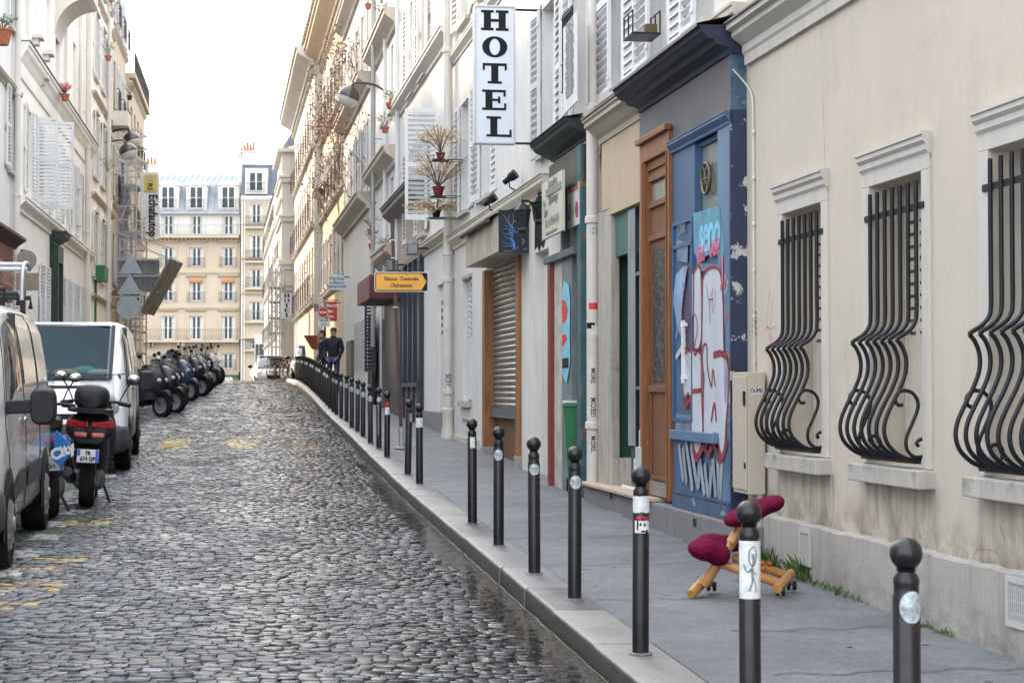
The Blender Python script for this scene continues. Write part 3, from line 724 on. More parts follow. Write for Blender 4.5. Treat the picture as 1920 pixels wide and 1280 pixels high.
def gen_floors(b, F, wallm, u0, u1, zb, ztop, z1, sh, wins, ww=1.0, wh=1.75, shut='both', v=0, holes0=(), string=True, trimm=None, balc=(), sills=True, curt=True, gl=None, style='full', strings=None, sw=None, so=.13):
    """a wall with rows of windows from height z1 every sh metres"""
    holes = list(holes0); spec = []; k = 0; z = z1
    while z < ztop-.9:
        for u in wins:
            if u0+.1 < u-ww/2 and u+ww/2 < u1-.1: h = (u-ww/2, u+ww/2, z, min(z+wh, ztop-.05)); holes.append(h); spec.append((h, k))
        z += sh; k += 1
    wall(b, F, u0, u1, zb, ztop, holes, wallm, v)
    for (a,c,e,f), k in spec:
        window(b, F, a, c, e, f, v, gm=gl, curtain=curt and (int(a*7)+k) % 2 == 0)
        if shut:
            s_ = sw or (c-a)/2
            shutter(b, F, a-.01, e+.02, s_, f-e-.04, -1, v=v+.05, style=style, ang=random.choice((0,0,0,4)))
            shutter(b, F, c+.01, e+.02, s_, f-e-.04, 1, v=v+.05, style=style, ang=random.choice((0,0,3)))
        if sills: mb = MB(F); mb.box((a-.08,v-.2,e-.07),(c+.08,v+.09,e-.002)); mb.build('window_sill', trimm or M_trim, b)
        if k in balc: railing(b, F, a-.06, c+.06, e, .85, v+.18)
    if string:
        zz = z1-.20 if strings is None else None
        for q in ([z1-.20-.16+sh*i for i in range(8)] if strings is None else strings):
            if q < ztop-.2: mould(b, F, u0, u1, q, prof(so,so*1.2), trimm or M_cornice, 'string_course', v)
    return spec
# ================================================================ right side: cream house with three grilled windows
U = FR.u
b1 = building('grilled_house', 'cream plastered house with three bellied iron window grilles at right', FR, 6, 13.2, -1.3)
u_end = U(1402)
hz0, hz1 = -.43, 1.19
ops = [(8.22,9.06),(9.90,10.74),(11.57,12.40)]
ops = [(U(1859,py=500)-.84, U(1859,py=500)), (U(1733,py=500), U(1634,py=500)), (U(1544,py=550), U(1470,py=550))]
holes = [(a,c,hz0,hz1,.22) for a,c in ops]
far_ops = [(U(1859)-.84-1.68*k, U(1859)-1.68*k, hz0, hz1, .22) for k in (1,2)]
wall(b1, FR, 1.0, u_end, -1.6, 6.5, holes+far_ops, P_cream, 0, .22)
shell(b1, FR, 1.0, u_end, -1.6, 6.5, P_cream)
# grey rendered plinth, standing proud, with a broken upper edge
mb = MB(FR); n = 90; top = []
for i in range(n+1):
    u = 1.0+(u_end-.02-1.0)*i/n; top.append((u, -.860+random.uniform(-.010,.004)))
for i in range(n):
    (a,za),(c,zc) = top[i], top[i+1]
    mb.quad((a,.035,-1.6),(c,.035,-1.6),(c,.035,zc-.02),(a,.035,za-.02)); mb.quad((a,.035,za-.02),(c,.035,zc-.02),(c,.0,zc),(a,.0,za))
mb.quad((u_end-.02,.035,-1.6),(u_end-.02,0,-1.6),(u_end-.02,0,top[-1][1]),(u_end-.02,.035,top[-1][1]-.02))
mb.build('plinth', W('plinth_render', (.36,.34,.315), streak=.3, stain=.6, vscale=1.1, bump=.5, bscale=30, stain_col=(.2,.195,.19)), b1, recalc=False)
# moulded string course high up
mould(b1, FR, 1.0, u_end-.05, 2.35, [(0,0),(.03,0),(.035,.07),(.05,.09),(.05,.14),(.09,.17),(.13,.20),(.13,.24),(.17,.25),(.17,.29)], M_trim, 'string_course')
mb = MB(FR); mb.box((1.0,0,2.64),(u_end-.05,.19,2.655)); mb.build('flashing', M_lead, b1)
def cheek(mb, u0, u1, z0, z1, w_, v0, v1):      # raised surround of a window
    mb.box((u0-w_,v0,z0),(u0,v1,z1)); mb.box((u1,v0,z0),(u1+w_,v1,z1)); mb.box((u0-w_,v0,z1),(u1+w_,v1,z1+w_*.8))
M_back = W('closed_shutter_paint', (.60,.56,.49), rough=.6, stain=.5, vscale=4, stain_col=(.25,.2,.15))
for k,(a,c) in enumerate(ops+[(h[0],h[1]) for h in far_ops]):
    mb = MB(FR); cheek(mb, a, c, hz0, hz1, .115, -.003, .018); mb.build('window_surround', M_trim, b1, bevel=.004)
    mould(b1, FR, a-.115, c+.115, hz1+.055, [(0,0),(.016,0),(.02,.03),(.034,.05),(.034,.08),(.052,.10),(.052,.125),(.062,.13),(.062,.148)], M_trim, 'lintel_cornice')
    mb = MB(FR); mb.box((a-.14,-.2,hz0-.105),(c+.14,.105,hz0-.004)); mb.build('window_sill', M_trimdirty, b1, bevel=.008)
    # closed inner shutters with punched slots, seen behind the bars
    f = MB(FR); v0 = -.21
    if k < 1:
        window(b1, FR, a, c, hz0, hz1, 0, .19, cross=3, gm=mat('lit_glass', (.35,.38,.40), .08, var=.2, spec=.8))
    else:
        f.box((a,v0-.02,hz0),(c,v0,hz1)); f.box(((a+c)/2-.012,v0,hz0),((a+c)/2+.012,v0+.015,hz1))
        for q in (a+.02,(a+c)/2-.05,(a+c)/2+.02,c-.05): f.box((q,v0,hz0),(q+.03,v0+.012,hz1))
        o = f.build('closed_shutter', M_back, b1)
        s_ = MB(FR)
        for i in range(11):
            for q in (a+.09, a+.25, (a+c)/2+.09, (a+c)/2+.25):
                z = hz0+.75+i*.072; s_.box((q,v0+.001,z),(q+.085,v0+.004,z+.018))
        s_.build('slot', mat('rust_dark', (.07,.04,.025), .8, var=.5, vscale=30), o)
SD = stain_mat('drip_stain', (.24,.21,.17), .42); SS = stain_mat('splash_stain', (.10,.10,.095), .6, (5,5,9), False, .40, .68); SM = stain_mat('mould_stain', (.16,.155,.14), .55, (7,7,5), True, .5, .7)
for a,c in ops+[far_ops[0][:2]]:
    mb = MB(FR); mb.quad((a-.2,.0025,hz0-.55),(c+.2,.0025,hz0-.55),(c+.2,.0025,hz0-.10),(a-.2,.0025,hz0-.10)); mb.build('drip_stain', SD, b1, recalc=False)
    mb = MB(FR); mb.quad((a-.13,.1065,hz0-.103),(c+.13,.1065,hz0-.103),(c+.13,.1065,hz0-.006),(a-.13,.1065,hz0-.006)); mb.build('sill_stain', SM, b1, recalc=False)
mb = MB(FR); mb.quad((3,.0372,-1.5),(u_end-.03,.0372,-1.5),(u_end-.03,.0372,-.95),(3,.0372,-.95)); mb.build('splash_stain', SS, b1, recalc=False)
mb = MB(FR); mb.quad((3,.0026,-.87),(u_end-.03,.0026,-.87),(u_end-.03,.0026,-.62),(3,.0026,-.62)); mb.build('damp_stain', stain_mat('damp_stain', (.22,.185,.14), .6, (4,4,4), False, .42, .66), b1, recalc=False)
def grille(a, c):
    """bellied wrought iron grille: straight bars above, S-curved basket below"""
    f = MB(FR); n = 7; v0 = .03
    P = [(v0,1.14),(v0,.62),(v0,.42),(v0+.012,.36),(v0+.05,.315),(v0+.10,.285),(v0+.115,.272)]
    Q = [(v0+.115,.272),(v0+.085,.235),(v0+.062,.17),(v0+.065,.09),(v0+.10,.0),(v0+.145,-.085),(v0+.180,-.165),(v0+.188,-.235),(v0+.165,-.30),(v0+.11,-.352),(v0+.05,-.378),(v0-.02,-.385)]
    g = thing_part = None
    top = MB(FR)
    top.box((a-.05,v0-.014,.985),(c+.05,v0-.004,1.02)); top.box((a+.02,v0-.014,-.405),(c+.06,v0+.02,-.388))
    bars = [top.v[:8], top.v[8:]]; root = None
    for q in bars:
        k_ = MB(); k_.v = q; k_.f = top.f[:6]; o_ = k_.build('window_grille' if root is None else 'cross_bar', M_iron, b1 if root is None else root); root = root or o_
    for i in range(n):
        u = a+.04+(c-a-.10)*i/(n-1); m = MB()
        p = bez([FR(u,q[0],q[1]) for q in P], 4); q = bez([FR(u,q[0],q[1]) for q in Q], 5)
        m.tube(p, .0122, 8); m.tube(q, .0122, 8); m.build('bar', M_iron, root, smooth=50)
    for u in (a+.03, c-.05):
        m = MB(); sp = []
        for t in np.linspace(0,1,16): r = .012+.04*t; th = -2.2+5.6*t; sp.append((v0+.075+r*math.cos(th)*1.0, -.115+r*math.sin(th)))
        sp += [(v0+.0,-.19),(v0+.015,-.26),(v0+.045,-.32),(v0+.03,-.355),(v0-.005,-.365),(v0-.03,-.34),(v0-.025,-.315),(v0-.005,-.31),(v0+.003,-.325)]
        A = [(v0+.125,-.03),(v0+.085,-.015),(v0+.05,-.045),(v0+.055,-.075),(v0+.075,-.08),(v0+.082,-.065)]
        S_ = [(v0+.120,-.055),(v0+.108,-.075),(v0+.088,-.075),(v0+.083,-.055)]
        S2 = [(v0+.085,-.082),(v0+.11,-.085),(v0+.128,-.060),(v0+.118,-.025),(v0+.08,-.005),(v0+.03,-.02),(v0+.0,-.065),(v0+.005,-.12),(v0+.035,-.19),(v0+.065,-.26),(v0+.065,-.32),(v0+.03,-.362),(v0-.02,-.365),(v0-.055,-.335),(v0-.055,-.29),(v0-.02,-.27),(v0+.008,-.29),(v0-.003,-.31)]
        m.tube(bez([FR(u,q[0],q[1]) for q in S2], 4), .0105, 7); m.build('scroll', M_iron, root, smooth=60)
for a,c in ops: grille(a,c)
grille(*far_ops[0][:2])
# ventilation grids in the plinth
for px,py,w_,h_ in ((1512,1025,.22,.24),(1912,1130,.26,.24)):
    u,z = FR.uz(px,py,.035)
    mb = MB(FR); mb.box((u-w_/2,.03,z-h_/2),(u-w_/2+.03,.05,z+h_/2)); mb.box((u+w_/2-.03,.03,z-h_/2),(u+w_/2,.05,z+h_/2)); mb.box((u-w_/2+.03,.03,z+h_/2-.03),(u+w_/2-.03,.05,z+h_/2)); mb.box((u-w_/2+.03,.03,z-h_/2),(u+w_/2-.03,.05,z-h_/2+.03))
    for i in range(9):
        q = u-w_/2+.04+(w_-.08)*i/8; mb.box((q-.004,.036,z-h_/2+.03),(q+.004,.046,z+h_/2-.03))
    for i in range(3): mb.box((u-w_/2+.03,.037,z-h_/2+.06+i*.06),(u+w_/2-.03,.043,z-h_/2+.068+i*.06))
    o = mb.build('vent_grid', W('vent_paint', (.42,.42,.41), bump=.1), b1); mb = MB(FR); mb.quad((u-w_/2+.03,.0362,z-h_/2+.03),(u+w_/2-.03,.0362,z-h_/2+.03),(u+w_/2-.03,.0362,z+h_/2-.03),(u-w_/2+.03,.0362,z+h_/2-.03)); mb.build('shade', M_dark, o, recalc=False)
# cables on the wall with clips, cracks in the plaster
mb = MB(); uc = U(1418)
mb.tube(bez([FR(uc+.16,.12,2.32),FR(uc+.14,.02,2.2),FR(uc+.02,.018,2.10),FR(uc,.016,1.9),FR(uc,.016,.9),FR(uc-.01,.016,.0),FR(uc+.0,.016,-.9)],6), .007, 6)
for z in np.arange(-.8,2.1,.33): mb.ell(FR(uc,.014,z), (.015,.015,.02), 8, 5)
mb.build('cable', M_pipe, b1, smooth=60)
def crack(F, pts, b, w_=.003, v=.0015, m=None, name='crack'):
    P = bez([(q[0],q[1],0) for q in pts], 5); mb = MB(F)
    for a, c in zip(P[:-1], P[1:]):
        t = Vector((c.y-a.y, -(c.x-a.x), 0)); t = t.normalized()*w_*random.uniform(.3,1) if t.length else Vector((w_,0,0))
        mb.quad((a.x-t.x,v,a.y-t.y),(a.x+t.x,v,a.y+t.y),(c.x+t.x,v,c.y+t.y),(c.x-t.x,v,c.y-t.y))
    return mb.build(name, m or mat('crack_shadow', (.16,.14,.12), .9, var=0), b, recalc=False)
def cr(pxs, **k): return crack(FR, [FR.uz(x,y) for x,y in pxs], b1, **k)
cr([(1641,920),(1643,955),(1640,975),(1641,1003)]); cr([(1740,925),(1741,970),(1738,1020)], w_=.002); cr([(1552,890),(1550,940),(1553,985)], w_=.0018)
cr([(1658,930),(1663,948)], w_=.004); cr([(1690,965),(1686,985)], w_=.003); cr([(1722,980),(1724,1000),(1729,1010)], w_=.004); cr([(1875,985),(1880,1000),(1885,1012)], w_=.004)
cr([(1827,1045),(1833,1030),(1850,1030),(1868,1034),(1880,1060)], w_=.0018); cr([(1643,930),(1650,990),(1680,1012),(1740,1030)], w_=.0018); cr([(1860,920),(1857,980),(1856,1010)], w_=.0015)
cr([(1546,0),(1541,60),(1543,180),(1548,330)], w_=.0018); cr([(1583,640),(1590,720),(1596,800)], w_=.0012)
M_redpen = mat('red_marker', (.55,.10,.12), .6, var=.2)
cr([(1444,545),(1438,600),(1446,640),(1450,660),(1443,690)], w_=.0035, m=M_redpen, name='red_scribble')
cr([(1437,614),(1448,616),(1455,611)], w_=.004, m=M_redpen, name='red_scribble'); cr([(1447,630),(1452,640),(1446,648)], w_=.004, m=M_redpen, name='red_scribble'); cr([(1449,560),(1445,640),(1449,720)], w_=.003, m=M_redpen, name='red_scribble')
for y in (583,600,612,622): cr([(1411,y),(1419,y+3),(1416,y+7)], w_=.004, m=M_ink, name='black_scribble')

# electrical cabinet on the wall
eu0, eu1 = U(1440,0), U(1402,.145,py=800)+.36
cab = thing('electrical_cabinet', 'tall cream electrical cabinet fixed to the wall between blue shopfront and first grille', 'cabinet', FR(eu0,0,-.9))
M_cab = W('cabinet_paint', (.45,.40,.33), rough=.5, streak=.1, bump=.08)
zt, zb = FR.z(697,eu0,.145), FR.z(927,eu0,.145)
mb = MB(FR); mb.box((eu0,.02,zb),(eu1,.145,zt)); mb.build('body', M_cab, cab, bevel=.006)
mb = MB(FR); mb.box((eu0+.012,.146,zb+.03),(eu1-.012,.155,zt-.03)); mb.build('door', M_cab, cab, bevel=.003)
mb = MB(FR); mb.box((eu0+.03,.155,zb+.62),(eu0+.06,.167,zb+.72)); mb.build('lock', M_iron, cab); mb = MB(FR); mb.box((eu0+.03,.155,zb+.18),(eu0+.05,.163,zb+.22)); mb.build('hinge', M_iron, cab)
mb = MB(FR); mb.box((eu0-.002,.045,zt-.155),(eu0+.0,.125,zt-.11)); st = mb.build('sticker', M_white_st, cab)
text_mb('OUPS!', .042, lambda x,y,d: FR(eu0-.0025-d,.085-x,zt-.132+y), offset=.0012, xscale=.72).build('lettering', M_ink, st)
mb = MB(); mb.tube([FR(eu0+.04,.05,-1.3),FR(eu0+.04,.05,zb+.01)], .03, 10); mb.tube([FR(eu0+.12,.05,-1.3),FR(eu0+.12,.05,zb+.01)], .022, 10); mb.build('conduit', M_pipe_grey, cab, smooth=50)

# ================================================================ blue shop, wooden door, green shop
b2 = building('blue_shop_house', 'grey beige house above a graffitied blue shopfront, wooden door and green shopfront', FR, 13.3, 18.8, -1.3)
ue = U(1110)
vs_ = .12
NAVY = mat('navy_paint', (.016,.026,.065), .42, var=.25, vscale=4, chip=.24, chip_col=(.42,.42,.40), bscale=10, bump=.2)
BLUE = mat('blue_paint', (.047,.108,.205), .48, var=.18, vscale=2.2, stain=.35, stain_col=(.035,.06,.11), bump=.15, streak=.15)
BLUEL = mat('blue_paint_pale', (.085,.165,.275), .45, var=.15, vscale=2, stain=.25, stain_col=(.05,.09,.16), bump=.1)
GREYF = mat('grey_fascia_paint', (.115,.115,.12), .6, var=.25, vscale=1.6, stain=.3, stain_col=(.17,.14,.11), streak=.2)
CORN = mat('cornice_dark_paint', (.009,.014,.034), .55, var=.4, vscale=6, stain=.45, stain_col=(.05,.055,.065), bump=.3, streak=.2)
u0 = u_end+.0; uA, uB = U(1346,vs_,py=500), U(1300,vs_,py=500); uC = U(1260,vs_,py=600); uD = U(1206,vs_,py=600)
zpl = -.955
zfb = FR.z(238, U(1312,vs_), vs_)      # underside of the fascia
zct = FR.z(47, U(1312,.36), .36); zcb = FR.z(206, U(1200,vs_), vs_)
# upper wall with three shuttered windows
zs = FR.z(150, U(1176), 0)-.03
wn = [(U(1249,py=60),U(1217,py=60)), (U(1164,py=100),U(1144,py=100)), (U(1330,py=40)-.15,U(1303,py=40))]
holes = [(min(a,c),max(a,c),zs,zs+2.0) for a,c in wn]
wall(b2, FR, u0, ue, zcb-.1, 8.2, holes+[(h[0],h[1],zs+3.1,zs+4.9) for h in holes], P_grey)
shell(b2, FR, u0, ue, -1.6, 8.2, P_grey)
for h in holes:
    for dz in (0,3.1): window(b2, FR, h[0],h[1],h[2]+dz,h[3]+dz-(.2 if dz else 0)); mb = MB(FR); mb.box((h[0]-.1,-.2,h[2]-.07+dz),(h[1]+.1,.10,h[2]-.002+dz)); mb.build('window_sill', M_trimdirty, b2)
for px0, px1, sg in ((1144,1112,1),(1164,1189,-1),(1217,1189,1),(1249,1277,-1),(1303,1277,1)):
    a_, c_ = U(px0,.03,py=100), U(px1,.03,py=100)
    shutter(b2, FR, a_, zs-.03, abs(c_-a_), 1.95, sg, v=.02)
mould(b2, FR, u0, ue, zct-.02, prof(.12,.2), M_cornice, 'string_course')
# bracket arms and a planter over the shop
mb = MB(FR)
ub, zb_ = FR.uz(1243,45)
mb.box((ub-.12,.05,zb_-.12),(ub+.22,.30,zb_-.10)); mb.box((ub-.12,.05,zb_+.08),(ub+.22,.06,zb_+.09)); mb.box((ub-.12,.29,zb_+.08),(ub+.22,.30,zb_+.09))
for q in (ub-.12,ub+.05,ub+.22):
    for vq in (.05,.29): mb.box((q-.006,vq,zb_-.12),(q+.006,vq+.012,zb_+.09))
rk = mb.build('planter_rack', M_iron, b2)
pl = thing('planter_box', 'dark planter box in an iron rack between the upper white shutters', 'planter', FR(ub,.17,zb_)); mb = MB(FR); mb.box((ub-.08,.07,zb_-.098),(ub+.0,.17,zb_-.02)); mb.build('box', mat('planter_wood', (.10,.06,.03), .8), pl)
# big drooping dark cornice with leaded top
uf0, uf1 = U(1312,.36,py=60), U(1150,.36,py=180)
pf = [(.0,zfb+.55),(.13,zfb+.55),(.14,zfb+.585),(.18,zfb+.60),(.23,zfb+.61),(.25,zfb+.645),(.30,zfb+.655),(.33,zfb+.69),(.35,zfb+.70),(.355,zfb+.73),(.37,zfb+.735),(.37,zfb+.75)]
zoff = zct-(zfb+.75)
mould(b2, FR, uf0, uf1, 0, [(p[0]-.0,p[1]+zoff) for p in pf], CORN, 'cornice')
mb = MB(FR); mb.quad((uf0-.03,0,zct+.10),(uf1+.03,0,zct+.10),(uf1+.03,.39,zct+.003),(uf0-.03,.39,zct+.003)); mb.quad((uf0-.03,.39,zct+.003),(uf1+.03,.39,zct+.003),(uf1+.03,.39,zct-.02),(uf0-.03,.39,zct-.02)); mb.build('cornice_roof', M_lead, b2, recalc=False)
# grey fascia
zf_top = pf[0][1]+zoff+.02
mb = MB(FR); mb.box((u0+.02,0,zfb),(U(1198,vs_),vs_-.01,zf_top)); mb.build('fascia', GREYF, b2)
mould(b2, FR, u0+.0, uC, zfb-.10, prof(.05,.09), BLUE, 'fascia_moulding', vs_)
# navy corner pilaster (its end faces the camera), pale blue pilaster, glazed bay, blue panel
mb = MB(FR); mb.box((u0-.0,0,zpl),(u0+.03,vs_+.006,zfb+.0)); mb.build('corner_pilaster', NAVY, b2)
mb = MB(FR); mb.box((u0-.0,0,zfb),(u0+.02,vs_,zf_top)); mb.build('corner_block', mat('blue_peeling', (.05,.10,.16), .6, var=.4, vscale=9, chip=.25, chip_col=(.12,.16,.19), bscale=20), b2)
mb = MB(FR); mb.box((u0+.032,.0,zpl),(uA,vs_,zfb-.10)); mb.build('blue_pilaster', BLUEL, b2)
mb = MB(FR); mb.box((uB,.0,zpl),(uC+.0,vs_-.012,zfb-.10)); mb.build('blue_panel', BLUE, b2)
zg0 = FR.z(395, uA, vs_); zr = FR.z(815, U(1320,vs_), vs_); 
mb = MB(FR); mb.box((uA+.001,.0,zg0-.05),(uB-.001,.06,zg0)); mb.box((uA+.001,.0,zg0),(uA+.03,.075,zfb-.1)); mb.box((uB-.03,.0,zg0),(uB-.001,.075,zfb-.1)); mb.box((uA+.03,.0,zfb-.14),(uB-.03,.075,zfb-.1)); fr_ = mb.build('shop_window', BLUE, b2)
mb = MB(FR); mb.quad((uA+.03,.05,zg0),(uB-.03,.05,zg0),(uB-.03,.05,zfb-.14),(uA+.03,.05,zfb-.14)); mb.build('pane', mat('dusty_glass', (.17,.20,.18), .25, var=.25, vscale=1.5, spec=.7, stain=.3, stain_col=(.09,.11,.10)), fr_, recalc=False)
mb = MB(FR); mb.box((uA+.001,.0,zr+.02),(uB-.001,vs_-.02,zg0-.05)); mb.build('door_panel', BLUE, b2)
mb = MB(FR); mb.box((uA-.02,vs_-.02,zr-.055),(uB+.04,vs_+.045,zr+.02)); mb.box((uB+.05,vs_-.012,zr-.055),(uC-.02,vs_+.03,zr+.02)); mb.build('shop_sill', BLUEL, b2, bevel=.004)
mb = MB(FR); mb.box((uA+.001,0,zpl),(uB-.001,vs_-.015,zr-.055)); mb.build('stall_riser', BLUE, b2)
mb = MB(FR)
for q0,q1 in ((u0+.06,uC-.05),): mb.box((q0,vs_,zpl+.12),(q1,vs_+.012,zpl+.14)); mb.box((q0,vs_-.015,zpl+.001),(q1,vs_+.016,zpl+.11))
mb.build('base_board', mat('blue_base_paint', (.045,.085,.15), .55, var=.3, vscale=5, chip=.15, chip_col=(.45,.45,.43), bscale=14), b2)
# framing on the narrow blue leaf
zt1 = FR.z(405, uB, vs_)
mb = MB(FR); v1 = vs_-.011
for (a,c,e,f) in ((uB+.02,uC-.03,zt1-.03,zt1),(uB+.02,uC-.03,zt1-.22,zt1-.19),(uB+.02,uB+.05,zr+.12,zt1-.03),(uC-.06,uC-.03,zr+.12,zt1-.03),(uB+.02,uC-.03,zr+.09,zr+.12)): mb.box((a,v1,e),(c,v1+.02,f))
mb.build('leaf_frame', BLUE, b2)
mb = MB(FR); ul = U(1284,vs_,py=680); mb.box((ul-.03,vs_,.05),(ul+.0,vs_+.03,.55)); mb.box((ul-.10,vs_,.50),(ul+.06,vs_+.02,.53)); mb.box((ul-.10,vs_,.08),(ul+.06,vs_+.02,.11)); mb.build('bolt_bar', M_shut, b2, bevel=.003)
# round iron wheel behind the glass
uw, zw = FR.uz(1327,335,.07)
mb = MB(FR); ring = [(uw+.12*math.cos(t),.085,zw+.12*math.sin(t)) for t in np.linspace(0,2*math.pi,25)]; mb2 = MB(); mb2.tube([FR(*p) for p in ring], .014, 8); 
for t in (0,math.pi/3,2*math.pi/3): mb2.tube([FR(uw+.12*math.cos(t),.085,zw+.12*math.sin(t)),FR(uw-.12*math.cos(t),.085,zw-.12*math.sin(t))], .008, 6)
mb2.build('vent_wheel', mat('old_brass', (.14,.12,.08), .45, .6, var=.2), b2, smooth=60)
# plinth / step under the whole front
mb = MB(FR); us0 = U(1399,.16); us1 = U(1096,.16)
mb.box((us0,0,-1.5),(us1,.17,zpl)); mb.build('plinth', W('step_render', (.17,.17,.175), streak=.25, stain=.5, vscale=3, bump=.5, bscale=40, stain_col=(.12,.12,.12)), b2, bevel=.012)
mb = MB(FR); mb.box((U(1214,.2),.0,zpl+.002),(us1+.02,.21,zpl+.035)); mb.build('step_slab', W('step_stone', (.46,.36,.29), bump=.4, stain=.4), b2, bevel=.006)
for px,py in ((1303,980),(1146,930)):
    mb = MB(FR); u_,z_ = FR.uz(px,py,.17); mb.box((u_-.05,.168,z_-.03),(u_+.05,.172,z_+.035)); mb.build('drain_hole', M_dark, b2)
# ---- wooden door with a deep carved frame, number plate and iron grid
WD = wood('door_oak', (.15,.05,.014), (.28,.115,.036), .45, (14,14,1.1), .3, wear=.4, wear_col=(.16,.09,.05))
WD2 = wood('door_leaf_wood', (.115,.045,.022), (.21,.09,.045), .5, (14,14,1.1), .25, wear=.5, wear_col=(.20,.15,.11))
dz1 = FR.z(262, U(1228,vs_), vs_); zd0 = zpl+.035
uo0, uo1 = uC+.012, uD+.02; ui0, ui1 = uo0+.07, uo1-.13
mb = MB(FR); vf = vs_+.025
mb.box((uo0,-.1,zd0),(ui0,vf,dz1)); mb.box((ui1,-.1,zd0),(uo1,vf,dz1)); mb.box((ui0,-.1,dz1-.16),(ui1,vf,dz1)); mb.box((uo0-.02,vs_,dz1),(uo1+.02,vf+.04,dz1+.05)); mb.box((ui0,-.1,dz1-.24),(ui1,vf-.04,dz1-.16))
for q in (ui0-.012, ui1+.002): mb.box((q,vf,zd0+.02),(q+.012,vf+.012,dz1-.16))
dr = mb.build('door', WD, b2, bevel=.006)
vl = vs_-.035
def zd(py): return FR.z(py, (ui0+ui1)/2, vl)
mb = MB(FR); mb.box((ui0,vl-.04,zd0+.01),(ui1,vl,dz1-.24))
uw0, uw1 = ui0+.03, ui1-.16
for (e,f) in ((zd(335),zd(327)),(zd(385),zd(377)),(zd(440),zd(448)),(zd(735),zd(726))): mb.box((ui0+.01,vl,min(e,f)),(ui1-.05,vl+.03,max(e,f)+.015))
mb.box((ui0+.01,vl,zd0+.15),(ui0+.03,vl+.02,zd(740))); mb.box((ui1-.09,vl,zd0+.15),(ui1-.07,vl+.02,zd(740))); mb.box((ui0+.03,vl,zd0+.15),(ui1-.09,vl+.02,zd0+.18))
lf = mb.build('leaf', WD2, dr, bevel=.004)
mb = MB(FR); mb.box((ui0+.06,vl+.001,zd(375)),(ui1-.14,vl+.006,zd(341))); mb.build('fanlight', mat('fanlight_glass', (.20,.21,.19), .2, var=.3), dr)
mb = MB(FR); mb.box((ui0+.05,vl+.001,zd(715)),(ui1-.12,vl+.007,zd(462))); mb.build('grid_panel', mat('iron_lace', (.012,.011,.010), .5, var=.6, vscale=20, chip=.35, chip_col=(.08,.08,.075), bump=1, bscale=70), dr)
mb = MB(FR); mb.box((ui0+.09,vl+.001,zd(412)),(ui0+.20,vl+.008,zd(386))); pt = mb.build('number_plate', mat('enamel', (.70,.72,.74), .3, var=.1), dr)
um_ = ui0+.145
text_mb('16', .105, lambda x,y,d: FR(um_-x,vl+.008+d,(zd(412)+zd(386))/2+y), offset=.004, xscale=.75).build('lettering', mat('enamel_blue', (.05,.06,.12), .3, var=0), pt)
mb = MB(FR); mb.lathe([(.0,0),(.02,.0),(.02,.03),(0,.035)], (ui0+.10,vl,zd(752)), 10, 'y'); mb.box((ui0+.085,vl,zd(765)),(ui0+.115,vl+.03,zd(740))); mb.build('handle', M_iron, dr)
mb = MB(FR); mb.box((ui0+.005,vl+.001,zd0+.012),(ui1-.01,vl+.01,zd0+.14)); mb.build('kick_plate', W('kick_metal', (.24,.21,.19)), dr)
# ---- green shop: beige panel, moulding, green joinery, bars
ug0, ug1 = uo1+.03, U(1122,.06,py=600)
GREEN = mat('green_paint', (.014,.062,.044), .5, var=.2, vscale=2, bump=.15, stain=.25, stain_col=(.015,.05,.04))
GREENL = mat('green_paint_pale', (.05,.13,.105), .5, var=.15, vscale=2, bump=.15)
zbt = FR.z(223, U(1198,.1), .1); zbb = FR.z(376, U(1200,.1), .1)
wall(b2, FR, uo1+.02, ue, -1.5, zcb-.1, [(U(1186,0,py=600)-.28,U(1150,0,py=600)+.0,zpl+.3,zbb)], W('bare_render', (.34,.31,.27), streak=.4, stain=.7, vscale=4, bump=.8, bscale=14, stain_col=(.14,.13,.11)), 0, .3, 'lower_wall')
mb = MB(FR); mb.box((uo1+.025,.0,zbb),(U(1140,.08,py=390),.075,zbt)); mb.box((U(1140,.08,py=390),.0,zbb+.07),(U(1127,.08,py=350),.074,zbt)); mb.build('beige_panel', W('panel_beige', (.46,.375,.26), streak=.14, stain=.15), b2, bevel=.004)
mould(b2, FR, uo1+.0, U(1112,.15), zbt, [(0,0),(.09,0),(.10,.05),(.14,.08),(.20,.14),(.24,.16),(.24,.20),(.26,.21),(.26,.235)], W('shop_cornice_paint', (.43,.385,.32), stain=.5, vscale=4), 'shop_cornice')
mb = MB(FR); mb.box((uo1,.0,zbt+.236),(U(1112,.15),.275,zbt+.25)); mb.build('shop_cornice_flashing', M_lead, b2)
gz0 = zpl+.42
ux = U(1185,0,py=600)
mb = MB(FR); zt2 = FR.z(480, U(1165), 0)
mb.box((U(1182,.02,py=440),-.25,zt2),(U(1149,.02,py=440),.02,zbb-.005)); mb.build('green_transom', GREENL, b2)
mb = MB(FR); uj = U(1150,.02,py=700)
mb.box((uj-.01,-.28,zpl+.05),(uj+.09,.03,zt2)); mb.box((ux-.30,-.09,gz0),(ux-.02,-.07,zbb-.01)); mb.box((ux-.03,-.1,gz0),(ux-.0,.02,zt2)); mb.box((ux-.36,-.1,gz0),(ux-.33,.0,zbb-.01)); mb.build('green_joinery', GREEN, b2)
mb = MB(FR); mb.box((ux+.01,-.31,zpl+.05),(uj-.015,-.29,zt2)); mb.build('green_door', GREEN, b2)
mb = MB(FR); mb.box((ux+.03,-.288,zt2-1.9),(ux+.10,-.284,zt2-.15)); mb.build('door_pane', mat('yellowed_pane', (.35,.32,.22), .3), b2)
m2 = MB()
for i in range(5):
    u_ = ux-.05-i*.058; m2.tube([FR(u_,.04,gz0+.02),FR(u_,.04,zbb-.02)], .010, 6)
for z_ in (gz0+.55, zbb-.62): m2.bar(FR(ux-.02,.004,z_), FR(ux-.34,.004,z_), .018, .03)
